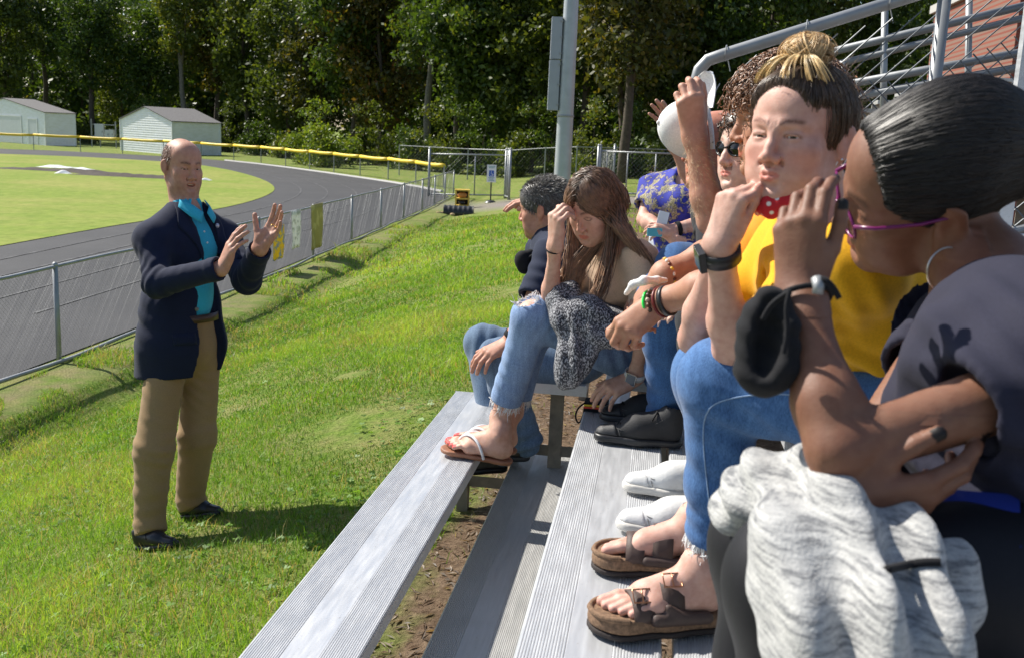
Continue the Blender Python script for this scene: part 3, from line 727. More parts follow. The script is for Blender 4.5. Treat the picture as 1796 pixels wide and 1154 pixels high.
# ---------------------------------------------------------------- gates, sign, tub, pipe at the far end of the slope
def gate(pa, pb, h, label, nm='gate', double=None, pitch=.2):
    a, b = A(*pa), A(*pb); root = empty(nm, a); tag(root, label, 'gate'); d = b-a; L = np.linalg.norm(d)
    def put(m, n_, mat, sm=True): o = m.build(n_, mat, root, sm); return o
    for t, r, e in ((0, .06, .25), (1, .06, .25)):
        p = d*t; m = MB(); m.tube([p+A(0, 0, -.3), p+A(0, 0, h+e)], r, 10); m.sphere(p+A(0, 0, h+e), r*1.1, 8, 6); put(m, 'gate_post', MATS['galv'])
    for z in (h, .12):
        m = MB(); m.tube([A(0, 0, z), d+A(0, 0, z)], .035, 8); put(m, 'rail', MATS['galv'])
    for t in ((.5,) if double is None else double):
        m = MB(); m.tube([d*t+A(0, 0, .1), d*t+A(0, 0, h)], .03, 8); put(m, 'upright', MATS['galv'])
    o = chainlink((0, 0, .12), tuple(d), h-.14, h-.14, pitch, .005, 'mesh_panel', root, MATS['wire']); return root
def gpt(x, y, d): p = P(x, y, d); p[2] = gz(p[0], p[1]); return p
gate(gpt(752, 330, 46), gpt(890, 330, 46), 1.95, 'tall chain link gate panel beside the blue accessibility sign', double=(.58,))
ga, gb = gpt(886, 330, 45.6), gpt(893, 330, 43.8)
gate(ga, gb, 1.95, 'narrow gate leaf seen edge on, right of the accessibility sign', pitch=.12)
gate(gpt(1047, 320, 44), gpt(1075, 320, 52), 1.9, 'gate leaf swung open just right of the tall light pole', pitch=.15)
gate(gpt(1050, 320, 44), gpt(1200, 310, 43), 1.9, 'right hand chain link gate half hidden by the raised hand and white cap', double=(.33, .66))
def back_fence():
    root = empty('boundary_fence'); tag(root, 'dark mesh boundary fence behind the gates at the edge of the wood', 'fence')
    pts = [gpt(700, 300, 66), gpt(820, 300, 64), gpt(895, 300, 62), gpt(955, 300, 61), gpt(1010, 300, 60), gpt(1100, 300, 60), gpt(1190, 300, 60), gpt(1300, 300, 60)]
    for p in pts: mb = MB(); mb.tube([p+A(0, 0, -.2), p+A(0, 0, 2.0)], .04, 6); mb.build('post', MATS['galv'], root)
    for a, b in zip(pts[:-1], pts[1:]):
        mb = MB(); mb.tube([a+A(0, 0, 1.95), b+A(0, 0, 1.95)], .03, 6); mb.build('top_rail', MATS['galv'], root); chainlink(a, b, 1.9, 1.9, .22, .006, 'mesh_panel', root, MATS['wire'])
back_fence()
def sign():
    p = gpt(861, 333, 43); root = empty('accessibility_sign', p); tag(root, 'small white sign with blue wheelchair symbol on a thin post by the gate', 'sign'); ry = math.atan2(-p[0], p[1]); root.rotation_euler = (0, 0, ry)
    mb = MB(); mb.tube([(0, 0, 0), (0, 0, 1.4)], .03, 8); mb.build('post', MATS['black'], root)
    mb = MB(); mb.lathe([(.001, .12), (.14, .10), (.22, .05), (.26, 0)]); mb.build('base', MATS['black'], root, True)
    mb = MB(); mb.box((-.2, -.045, .88), (.2, -.031, 1.62)); pl = mb.build('plate', MATS['white'], root)
    blue = plain('sign_blue', (.02, .10, .48), .4, 0, .05, 5)
    mb = MB(); mb.box((-.105, -.052, 1.12), (.105, -.047, 1.38)); mb.build('symbol_panel', blue, pl)
    mb = MB(); a = np.linspace(-2.6, .9, 14); mb.tube([(.0+.055*math.cos(t), -.055, 1.205+.055*math.sin(t)) for t in a], .010, 6); mb.tube([(-.01, -.055, 1.31), (-.01, -.055, 1.23), (.04, -.055, 1.225), (.065, -.055, 1.16)], .012, 6); mb.sphere((-.012, -.055, 1.335), .018, 8, 6); mb.build('wheelchair_symbol', MATS['white'], pl, True)
    for z, wd in ((1.54, .15), (1.48, .12), (1.06, .13), (1.0, .10), (.94, .13)):
        mb = MB(); mb.box((-wd, -.049, z), (wd, -.046, z+.028)); mb.build('text_line', plain('sign_green', (.12, .30, .32), .5, 0, .1, 5), pl)
sign()
def yellow_box():
    p = gpt(811, 335, 41); root = empty('yellow_crate', p); tag(root, 'yellow open framed pump crate with orange parts standing by the fence end', 'crate'); root.rotation_euler = (0, 0, math.atan2(-p[0], p[1]))
    m_ = plain('crate_yellow', (.62, .42, .06), .6, 0, .2, 6); o_ = plain('orange_part', (.55, .22, .04), .6, 0, .3, 9)
    for x in (-.29, .24): mb = MB(); mb.box((x, -.05, 0), (x+.06, 0, .68)); mb.box((x, .4, 0), (x+.06, .45, .68)); mb.build('upright', m_, root)
    for z in (0, .3, .64): mb = MB(); mb.box((-.3, -.06, z), (.31, .46, z+.06)); mb.build('shelf', m_, root)
    mb = MB(); mb.sphere((0, .1, .47), (.2, .15, .12)); mb.build('motor', o_, root, True)
    mb = MB(); mb.sphere((-.02, .1, .17), (.14, .12, .09)); mb.box((-.27, .44, .06), (.27, .448, .64)); mb.build('pump', MATS['black'], root, True)
yellow_box()
def culvert():
    p = gpt(805, 352, 37); root = empty('culvert_pipe', p); tag(root, 'short black corrugated pipe half sunk in the grass at the end of the fence', 'pipe'); root.rotation_euler = (0, 0, .12)
    mb = MB(); R_ = np.array([[0, 0, 1.0], [0, 1, 0], [-1, 0, 0]]); prof = []
    for i in range(25): x = -.55+i*.046; prof.append((.27+.012*math.sin(i*1.6), x))
    mb.lathe(prof, (0, 0, .1), R_, 24); mb.lathe([(.22, -.55), (.22, .55)], (0, 0, .1), R_, 24); mb.lathe([(.27, -.55), (.22, -.551)], (0, 0, .1), R_, 24); mb.lathe([(.27, .55), (.001, .56)], (0, 0, .1), R_, 24)
    mb.build('pipe_shell', MATS['black'], root, True)
    for i, (x, y, r) in enumerate(((-.62, -.05, .12), (-.2, -.33, .1), (-.78, .1, .09))): mb = MB(); mb.sphere((x, y, .05), (r, r*.8, r*.7), 9, 6); mb.build('stone', plain('sandstone', (.42, .30, .16), .9, 0, .3, 20), root, True)
culvert()
# ---------------------------------------------------------------- light pole
def pole():
    d = 33.0; p = P(984, 352, d); p[2] = gz(p[0], p[1]); root = empty('light_pole', p); tag(root, 'tall galvanised light pole with two grey metal boxes strapped to its side', 'pole')
    mb = MB(); mb.lathe([(.30, -.3), (.285, 0), (.27, 2), (.245, 5), (.21, 10), (.15, 18)], n=24); mb.build('shaft', plain('zinc_pole', (.40, .43, .45), .5, .45, .12, 3), root, True)
    lf = -CR.copy(); lf[2] = 0; lf = nrm(lf); fw = A(lf[1], -lf[0], 0)
    if fw@CF > 0: fw = -fw
    Rz = np.stack([lf, -fw, A(0, 0, 1)], 1)
    def hz(y): return (P(975, y, d)-p)[2]
    for y0, y1, r in ((195, 110, .262), (108, 38, .252)):
        mb = MB(); mb.box((r, -.16, hz(y0)), (r+.34, .2, hz(y1)), Rz); bx = mb.build('metal_box', plain('grey_box', (.33, .36, .40), .5, .3, .06, 3), root)
        for z in np.linspace(hz(y0)+.15, hz(y1)-.15, 3): mb = MB(); mb.box((r-.02, -.185, z), (r+.06, -.165, z+.05), Rz); mb.build('hinge', MATS['galv'], bx)
    mb = MB(); mb.lathe([(.275, hz(206)), (.29, hz(204)), (.275, hz(202))], n=20); mb.build('strap', MATS['galv'], root, True)
    mb = MB(); mb.lathe([(.42, -.1), (.42, .12), (.3, .14)], n=16); mb.build('footing', MATS['concrete'], root)
pole()
# torn tarpaulin and soil on the infield
def rubbish(px, py, wd, dark, label):
    p = onz(px, py, TZ); V = []; n, m = 26, 8; nz = Noise(int(px), 3.0)
    for i in range(n+1):
        for j in range(m+1):
            x = (i/n-.5)*wd; y = (j/m-.5)*min(2.2, wd*.6); e = max(0, 1-(2*i/n-1)**2)*max(0, 1-(2*j/m-1)**2); V.append((p[0]+x, p[1]+y+nz(np.array([[x*.4, 3, 0]]))[0]*.5, TZ+.036+e*(.05+.09*abs(nz(np.array([[x*2, y*2, 0]]))[0]))))
    Q = [[i*(m+1)+j, (i+1)*(m+1)+j, (i+1)*(m+1)+j+1, i*(m+1)+j+1] for i in range(n) for j in range(m)]
    mb = MB(); mb.add(V, Q); o = mb.build('soil_heap' if dark else 'tarp_scrap', plain('turned_soil', (.045, .033, .024), .95, 0, .5, 4, .8) if dark else plain('tarp_white', (.62, .64, .66), .6, 0, .2, 3), None, True); tag(o, label, 'soil' if dark else 'tarp')
rubbish(130, 303, 9, True, 'long low ridge of dark turned soil on the infield grass, the left one')
rubbish(240, 311, 6, True, 'smaller low ridge of dark turned soil on the infield just left of the man')
rubbish(100, 295, 1.8, False, 'crumpled white sheet lying on the left soil ridge')
rubbish(136, 299, 1.3, False, 'small pale scrap of sheeting on the middle of the left soil ridge')
rubbish(108, 306, .7, False, 'little white scrap on the grass in front of the soil ridge')
rubbish(370, 317, .5, False, 'tiny white scrap on the infield just right of the man head')
# ---------------------------------------------------------------- trees
def leaf_mat(name, stops):
    t = NT(name); oi = t.n('ObjectInfo'); at = t.n('Attribute', attribute_name='tint'); sp = t.n('SeparateColor'); t.l(at.outputs['Color'], sp.inputs[0])
    f = t.math('ADD', t.math('MULTIPLY', sp.outputs[0], .75), t.math('MULTIPLY', oi.outputs['Random'], .25)); c = t.ramp(f, stops)
    t.set(Base_Color=c, Roughness=.5); t.b.inputs['Specular IOR Level'].default_value = .4
    tr = t.n('BsdfTranslucent'); t.l(t.mix(1.0, c, (1.3, 1.25, .5), 'MULTIPLY'), tr.inputs[0]); mx = t.n('MixShader'); mx.inputs[0].default_value = .4
    t.l(t.b.outputs[0], mx.inputs[1]); t.l(tr.outputs[0], mx.inputs[2]); t.l(mx.outputs[0], t.t.nodes['Material Output'].inputs[0]); return t.m
LM = {'green': leaf_mat('green_leaves', [(.0, (.022, .044, .009)), (.5, (.056, .100, .016)), (.85, (.105, .150, .022)), (1, (.20, .18, .03))]),
      'olive': leaf_mat('olive_leaves', [(.0, (.032, .052, .011)), (.5, (.085, .12, .018)), (.85, (.16, .18, .028)), (1, (.26, .19, .03))]),
      'autumn': leaf_mat('autumn_leaves', [(.0, (.028, .036, .010)), (.45, (.065, .075, .014)), (.8, (.15, .11, .018)), (1, (.28, .10, .02))]),
      'bright': leaf_mat('bright_leaves', [(.0, (.06, .10, .015)), (.5, (.14, .21, .025)), (1, (.28, .30, .04))])}
def leaves(n, size, centers, spread, seed):
    r = np.random.default_rng(seed); c = centers[r.integers(0, len(centers), n)]; p = c+r.normal(size=(n, 3))*spread[None, :]
    d = r.normal(size=(n, 3)); d /= np.linalg.norm(d, axis=1)[:, None]; e = np.cross(d, r.normal(size=(n, 3))); e /= np.linalg.norm(e, axis=1)[:, None]
    s = size*r.uniform(.6, 1.4, n)[:, None]; V = np.stack([p-d*s, p+e*s*.55, p+d*s, p-e*s*.55], 1).reshape(-1, 3); F = np.arange(n*4).reshape(n, 4)
    cid = np.repeat(np.clip(r.normal(.5, .22, n), 0, 1), 4); return V, F, np.c_[cid, cid, cid]
def tree_meshes(seed, h, rad, low, nleaf, size):
    r = np.random.default_rng(seed); ncl = 70; cs = []
    while len(cs) < ncl:
        q = r.uniform(-1, 1, 3)
        if (q**2).sum() < 1: cs.append(A(q[0]*rad, q[1]*rad, low+(h-low)*(q[2]*.5+.5)))
    cs = np.array(cs); V, F, T = leaves(nleaf, size, cs, A(.62, .62, .45)*rad/3.2, seed)
    mb = MB(); lean = r.normal(size=2)*.5; zz = np.linspace(-.3, h*.86, 10); b = np.cumsum(r.normal(0, .12, (10, 2)), 0)
    tr = np.c_[b+np.outer(zz/h, lean), zz]; mb.tube(tr, np.linspace(.30, .05, 10)*h/18, 9)
    for i in range(12):
        k = r.integers(3, 9); c = cs[r.integers(0, ncl)]; a = tr[k]
        if c[2] < a[2]-1.5: continue
        mid = (a+c)/2+A(0, 0, .4); mb.tube([a, mid, c], [.10*h/18, .06*h/18, .02], 5)
    return mkmesh('crown', V, F, False, T), mb.mesh('trunk', True)
TV = [tree_meshes(i, h, rd_, lo_, nl, sz) for i, (h, rd_, lo_, nl, sz) in enumerate(((19, 3.6, 4.5, 11000, .22), (21, 3.2, 6.5, 10000, .2), (17, 3.8, 2.5, 11000, .22), (22, 3.0, 8.0, 9000, .2), (15, 3.4, 1.8, 10000, .2)))]
def tree(x, y, d, var, kind, label, group, sc_=1.0, pale=False):
    p = P(x, y, d); p[2] = gz(p[0], p[1]); root = empty('tree', p, RNG.uniform(0, 6.28)); root.scale = (sc_, sc_, sc_*RNG.uniform(.92, 1.1)); tag(root, label, 'tree', group)
    cm, tm = TV[var]
    key = (var, kind)
    if key not in _CR:
        m2 = cm.copy(); m2.materials.clear(); m2.materials.append(LM[kind]); _CR[key] = m2
    key2 = (var, pale)
    if key2 not in _CR: m3 = tm.copy(); m3.materials.clear(); m3.materials.append(MATS['bark_pale' if pale else 'bark']); _CR[key2] = m3
    link('trunk', _CR[key2], None, root); link('crown', _CR[key], None, root)
_CR = {}
KL = {'green': 'dark green leafy tree at the front edge of the wood behind the track', 'olive': 'olive green thinning tree at the front edge of the wood behind the track', 'autumn': 'rust and orange autumn tree at the front edge of the wood', 'bright': 'bright yellow green young tree at the front edge of the wood'}
spec = [(-60, 118, 2, 'olive', 0), (20, 112, 0, 'olive', 0), (85, 120, 3, 'green', 0), (163, 110, 1, 'green', 0), (215, 122, 4, 'olive', 0), (262, 113, 4, 'green', 0), (327, 110, 3, 'olive', 1), (378, 114, 1, 'autumn', 0), (440, 106, 0, 'olive', 0),
        (505, 100, 2, 'olive', 0), (560, 96, 4, 'autumn', 0), (615, 92, 0, 'green', 0), (668, 90, 2, 'autumn', 0), (742, 84, 3, 'green', 1), (800, 80, 0, 'green', 0), (868, 78, 2, 'green', 0), (930, 76, 4, 'olive', 0), (1015, 74, 1, 'olive', 0), (1100, 66, 0, 'autumn', 0), (1165, 72, 2, 'olive', 0), (1240, 70, 4, 'green', 0), (1330, 74, 0, 'green', 0), (1420, 78, 3, 'olive', 0), (1520, 80, 1, 'green', 0), (1640, 84, 2, 'green', 0)]
def place_of(x):
    for lim, t_ in ((-20, 'beyond the left edge shed'), (50, 'behind the left shed'), (120, 'just right of the left shed'), (190, 'behind the electrical rack'), (240, 'left of the right shed roof'), (300, 'behind the right shed'), (400, 'right of the right shed'), (470, 'above the bend of the yellow fence'), (530, 'left of the bright bush'), (590, 'right above the bright bush'), (640, 'right of the bright bush'), (700, 'where the yellow fence runs lowest'), (775, 'left of the tall gate'), (840, 'behind the tall gate'), (900, 'behind the accessibility sign'), (970, 'left of the light pole'), (1060, 'right behind the light pole'), (1130, 'right of the light pole'), (1200, 'behind the raised open hand'), (1290, 'behind the white cap'), (1380, 'behind the topknot'), (1470, 'above the topknot woman ear'), (1580, 'behind the guard rail post'), (9999, 'behind the grandstand at far right')):
        if x < lim: return t_
KS = {'green': 'dark green tree', 'olive': 'olive green tree', 'autumn': 'rusty autumn tree', 'bright': 'bright green tree'}
for i, (x, d, v, k, pale) in enumerate(spec): tree(x, 255, d, v, k, KS[k]+' at the wood edge '+place_of(x) if not pale else ('tall pale grey trunk with few low leaves standing in the dark wood behind the man' if x < 500 else 'forked pale grey trunk rising from the wood left of the gate'), 'trees at the front edge of the wood', 1.0, bool(pale))
tree(1092, 262, 57, 1, 'autumn', 'dark trunked autumn tree rising beside the light pole, ahead of the wood', None, .95)
# bushes along the foot of the wood
def bush_mesh(seed, h, w_):
    r = np.random.default_rng(seed); cs = np.c_[r.normal(0, w_*.45, 26), r.normal(0, w_*.3, 26), np.abs(r.normal(.45, .35, 26))*h]; V, F, T = leaves(2600, .13, cs, A(.32, .32, .25), seed); V[:, 2] = np.maximum(V[:, 2], .02)
    mb = MB()
    for i in range(7): mb.tube([(0, 0, -.1), cs[i]*A(.5, .5, .6), cs[i]], [.05, .03, .012], 5)
    return mkmesh('foliage', V, F, False, T), mb.mesh('stem')
BV = [bush_mesh(50+i, h, w_) for i, (h, w_) in enumerate(((2.6, 1.7), (3.4, 2.2), (1.8, 1.6)))]
bush_sp = [(40, 112, 1), (150, 108, 2), (250, 104, 1), (400, 100, 1), (450, 94, 0), (500, 90, 2), (545, 78, 1), (566, 74, 0), (605, 82, 2), (660, 82, 1), (715, 76, 0), (770, 74, 1), (840, 72, 1), (905, 70, 0), (960, 70, 1), (1040, 66, 1), (1110, 66, 1), (1190, 64, 0), (1260, 64, 1)]
for i, (x, d, v) in enumerate(bush_sp):
    p = P(x, 265, d); p[2] = gz(p[0], p[1]); hi_ = x in (545, 566); k = 'bright' if hi_ else ('green', 'olive')[i % 2]; root = empty('bush', p, RNG.uniform(0, 6))
    tag(root, ('bright green sunlit bush, the larger, behind the yellow capped fence' if x == 545 else 'bright green sunlit bush, the smaller and right one, behind the yellow fence') if hi_ else ('low', 'leafy', 'tall')[(2 if v == 1 else 0 if v == 2 else 1)]+' shrub at the foot of the wood '+place_of(x), 'bush', None if hi_ else 'shrubs along the foot of the wood')
    fm, sm = BV[v]; key = ('b', v, k)
    if key not in _CR: m2 = fm.copy(); m2.materials.append(LM[k]); _CR[key] = m2
    if ('s', v) not in _CR: sm.materials.append(MATS['bark']); _CR[('s', v)] = sm
    link('stem', sm, None, root); link('foliage', _CR[key], None, root)
# the depth of the wood behind the front trees: one mass
def wood():
    r = np.random.default_rng(77); Vs, Fs, Ts = [], [], []; n = 0; mb = MB()
    for i in range(150):
        x = r.uniform(-180, 1850); d = r.uniform(1.08, 1.55)*np.interp(x, [-200, 400, 800, 1100, 1900], [122, 116, 88, 78, 92]); p = P(x, 255, d); p[2] = -1.0
        h = r.uniform(15, 24); q = r.uniform(-1, 1, (40, 3)); cs = p+q*A(3.2, 3.2, h*.48)+A(0, 0, h*.52); V, F, T = leaves(1900, .38, cs, A(1.0, 1.0, .8), 900+i); Vs.append(V); Fs.append(F+n); n += len(V); Ts.append(T*r.uniform(.5, 1.05))
        mb.tube([p+A(0, 0, -.3), p+A(r.normal(0, .4), 0, h*.8)], [.26, .08], 6)
    o = link('woodland', mkmesh('woodland', np.concatenate(Vs), np.concatenate(Fs), False, np.concatenate(Ts)), LM['green']); tag(o, 'deep shaded wood of many trees filling the background', 'woodland', kind='stuff')
    o2 = mb.build('woodland_trunks', MATS['bark'], o)
    o2['kind'] = 'stuff'
wood()
# ---------------------------------------------------------------- bleachers
def plank_mesh(wd, L, th=.042):
    top = []; rib = lambda a, b, n: [(a+(b-a)*(i+q)/n, z) for i in range(n) for q, z in ((0, -.0016), (.28, 0), (.72, 0), (1.0, -.0016))]
    top += [(0, -.006), (.003, -.0016)]+rib(.004, wd*.34, 15)+[(wd*.345, -.0008), (wd*.66, -.0008)]+rib(wd*.665, wd-.004, 15)+[(wd-.003, -.0016), (wd, -.006)]
    prof = top+[(wd, -th), (wd-.022, -th), (wd-.022, -th+.004), (wd-.005, -th+.004), (wd-.005, -.009), (.005, -.009), (.005, -th+.004), (.022, -th+.004), (.022, -th), (0, -th)]
    n = len(prof); V = [(x, 0, z) for x, z in prof]+[(x, L, z) for x, z in prof]; bm = bmesh.new(); vs = [bm.verts.new(v) for v in V]
    for i in range(n): bm.faces.new([vs[i], vs[(i+1) % n], vs[n+(i+1) % n], vs[n+i]][::-1])
    # end plates close the hollow section
    for y in (0, L):
        q = [bm.verts.new(v) for v in ((.002, y, -.003), (wd-.002, y, -.003), (wd-.002, y, -th+.001), (.002, y, -th+.001))]; f_ = bm.faces.new(q)
    bmesh.ops.recalc_face_normals(bm, faces=bm.faces[:]); me = bpy.data.meshes.new('plank'); bm.to_mesh(me); bm.free(); return me
def bleacher(name, label, planks, frames, mat):
    root = empty(name); tag(root, label, 'bleachers')
    for nm, x0, x1, z, y0, y1, lab, mt in planks:
        o = link(nm, plank_mesh(x1-x0, y1-y0), mt or mat, root, (x0, y0, z))
        if lab: o['label'] = lab
        for yy in (y0-.004, y1+.001): mb = MB(); mb.box((x0-.002, yy, z-.044), (x1+.002, yy+.003, z-.0005)); mb.build('end_cap', MATS['alu'], root)
    for fy, bars in frames:
        for nm, a, b, hw in bars:
            a, b = A(*a), A(*b); d = nrm(b-a); mb = MB()
            # angle section: two thin legs
            z_ = A(0, 1, 0); x_ = nrm(np.cross(d, z_)); L = np.linalg.norm(b-a); R = np.stack([x_, z_, d], 1)
            oy = fy+(.0075 if nm == 'frame_bar' else 0); mb.box((-hw, 0, 0), (hw, .006, L), R, a+A(0, oy, 0)); mb.box((-hw, .006, 0), (-hw+.006, .05, L), R, a+A(0, oy, 0)); mb.build(nm, MATS['rust'], root)
    return root
g0 = .42
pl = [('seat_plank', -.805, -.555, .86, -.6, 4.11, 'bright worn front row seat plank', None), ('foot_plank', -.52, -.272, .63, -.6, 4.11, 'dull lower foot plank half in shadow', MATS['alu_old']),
      ('foot_plank', -.197, .066, 1.05, -.6, 3.36, None, None), ('foot_plank', .088, .338, 1.05, -.6, 3.36, None, None), ('seat_plank', .29, .54, 1.40, -.6, 3.36, None, None),
      ('foot_plank', .70, .95, 1.30, -.6, 3.36, None, None), ('seat_plank', .98, 1.23, 1.72, -.6, 3.36, None, None)]
fr = []
for y in (.2, 2.0, 3.78):
    bars = [('frame_bar', (-.80, 0, .575), (1.2, 0, .575), .022), ('frame_bar', (-.76, 0, .41), (1.2, 0, .41), .022), ('upright', (-.70, 0, .38), (-.70, 0, .817), .022), ('upright', (-.10, 0, .38), (-.10, 0, 1.007), .022), ('upright', (.42, 0, .38), (.42, 0, 1.357), .022), ('upright', (1.1, 0, .38), (1.1, 0, 1.677), .022)]
    if y > 3.3: bars = bars[:3]+[('upright', (-.40, 0, .38), (-.40, 0, .587), .022)]
    fr.append((y, bars))
nb = bleacher('bleachers', 'near aluminium bleachers whose long ribbed planks run away from the camera', pl, fr, MATS['alu'])
for x, y in ((-.70, 3.80), (-.40, 3.80)):
    mb = MB(); mb.box((x-.12, y-.15, gz(x, y)-.05), (x+.12, y+.12, .385)); mb.build('wooden_block', plain('old_timber', (.13, .10, .075), .9, 0, .4, 14, .5), nb)
pf = [('seat_plank', -.465, -.224, 1.0, 3.82, 9.5, None, None), ('foot_plank', -.19, -.06, .80, 3.82, 9.5, None, None), ('seat_plank', -.045, .20, 1.13, 3.46, 9.5, None, None), ('foot_plank', .30, .50, 1.0, 3.64, 9.5, None, None), ('seat_plank', .57, .82, 1.36, 3.64, 9.5, None, None), ('seat_plank', 1.18, 1.43, 1.58, 3.64, 9.5, None, None), ('foot_plank', .90, 1.12, 1.15, 3.64, 9.5, None, None), ('seat_plank', 1.79, 2.04, 1.80, 3.64, 9.5, None, None)]
fr = []
for y in (3.88, 5.6, 7.4, 9.2):
    fr.append((y, [('upright', (-.343, 0, .35), (-.343, 0, .957), .026), ('frame_bar', (-.42, 0, .70), (1.9, 0, .70), .022), ('upright', (.08, 0, .35), (.08, 0, 1.087), .026), ('upright', (.70, 0, .35), (.70, 0, 1.317), .026), ('upright', (1.9, 0, .35), (1.9, 0, 1.757), .026)]))
fb = bleacher('bleachers', 'farther aluminium bleacher section where the grey haired man sits', pf, fr, MATS['alu'])
# guard rail with chain link at the near end of the farther section
def guard_rail():
    Y = 3.6; root = empty('guard_rail', (.09, Y, 1.0)); tag(root, 'sloping pipe guard rail with chain link infill at the end of the bleachers', 'railing')
    def q(x, z, dy=0): return A(x-.09, dy, z-1.0)
    a, b = (.095, 2.222), (2.0, 2.885); sl_ = (b[1]-a[1])/(b[0]-a[0])
    mb = MB(); mb.tube([q(.235, 1.15), q(.115, 2.10), q(.106, 2.17), q(.113, 2.205), q(.14, 2.238), q(.19, 2.257), q(b[0], b[1])], .0215, 14); mb.build('top_rail', MATS['galv'], root, True)
    mb = MB(); mb.tube([q(.11, 1.32), q(b[0], b[1]-.9)], .017, 10); mb.build('lower_rail', MATS['galv'], root, True)
    for x in (.892, 1.7): mb = MB(); mb.tube([q(x, 1.1, .0), q(x, a[1]+(x-a[0])*sl_-.02)], .022, 12); mb.build('post', MATS['galv'], root, True)
    mb = MB(); mb.box(q(1.075, 1.2, -.25), q(1.115, 2.9, -.21)); mb.build('square_post', MATS['alu'], root)
    for x in (.2, .46, .72):
        z = a[1]+(x-a[0])*sl_+.006; mb = MB(); an = np.linspace(0, 2*math.pi, 14); mb.tube([q(x+.004*math.cos(t), z+.026*math.sin(t)-.001, .026*math.cos(t)) for t in an]+[q(x+.02, z-.06, .02)], .0022, 5); mb.build('tie_wire', MATS['galv'], root)
    o = chainlink((.135, .015, .45), (1.9, .015, .45+1.765*sl_*.0), .74, 1.33, .060, .0026, 'mesh_panel', root, MATS['wire_dark'], 4, .002); o.location = (-.09+.09, 0, 0)
    mb = MB(); mb.tube([q(.16, 1.98, -.02), q(.17, 2.05, -.04), q(.15, 2.09, -.03), q(.17, 2.13, -.045), q(.185, 2.16, -.03)], .0022, 5); mb.build('loose_wire', MATS['galv'], root)
guard_rail()
# the taller stand seen through the mesh, with its rails, and the brick building behind it
MATS['zinc_dull'] = plain('dull_zinc', (.20, .21, .22), .55, .4, .15, 6)
def stand():
    root = empty('grandstand', (3.2, 9.5, .5)); tag(root, 'taller aluminium grandstand with pipe rails seen through the chain link at upper right', 'bleachers')
    def pq(x, y, Y):
        d = CF+CR*(x-IMW/2)/FPX-CU*(y-IMH/2)/FPX; return CAM+d*(Y/d[1])-A(3.2, 9.5, .5)
    for (x0, y0), (x1, y1), r, Y in (((1445, 95), (1780, 15), .035, 9.5), ((1450, 118), (1796, 32), .03, 9.5), ((1480, 150), (1796, 92), .035, 9.2), ((1490, 172), (1796, 118), .035, 9.2)):
        mb = MB(); a, b = pq(x0, y0, Y), pq(x1, y1, Y); mb.tube([a, b+(b-a)*.3], r, 8); mb.build('rail', MATS['zinc_dull'], root, True)
    for x, y0, y1, Y in ((1552, 15, 260, 9.5), (1478, 108, 260, 9.4), (1700, 0, 260, 9.6)):
        mb = MB(); mb.tube([pq(x, y0, Y), pq(x-4, y1, Y)], .03, 8); mb.build('post', MATS['galv'], root, True)
    for k in range(5):
        a = pq(1500+40*k, 190-14*k, 10.2+.5*k); mb = MB(); mb.box((a[0], a[1], a[2]-.04), (a[0]+5, a[1]+.28, a[2])); mb.build('seat_plank', MATS['alu_old'], root)
        mb = MB(); mb.box((a[0], a[1]+.27, a[2]-.22), (a[0]+5, a[1]+.30, a[2]-.045)); mb.build('riser_board', MATS['alu_old'], root)
stand()
def brick_house():
    d = 30.0; c = P(1782, 60, d); root = empty('brick_building', (c[0], c[1], gz(c[0], c[1]))); tag(root, 'red brick building at the top right behind the grandstand', 'building')
    t = NT('red_brick'); br = t.n('TexBrick', Scale=1.0); br.inputs['Color1'].default_value = (.24, .06, .035, 1); br.inputs['Color2'].default_value = (.19, .048, .03, 1); br.inputs['Mortar'].default_value = (.20, .12, .09, 1)
    br.inputs['Brick Width'].default_value = .23; br.inputs['Row Height'].default_value = .08; br.inputs['Mortar Size'].default_value = .008
    tc = t.n('TexCoord'); mp = t.n('Mapping'); mp.inputs['Rotation'].default_value = (math.pi/2, 0, 0); t.l(tc.outputs['Object'], mp.inputs[0]); t.l(mp.outputs[0], br.inputs['Vector']); t.set(Base_Color=br.outputs[0], Roughness=.9)
    mb = MB(); mb.box((0, 0, -.5), (14, 10, 7.5)); mb.build('wall', t.m, root); mb = MB(); mb.box((-.15, -.15, 7.5), (14.2, 10.2, 7.8)); mb.build('parapet', MATS['concrete'], root)
brick_house()
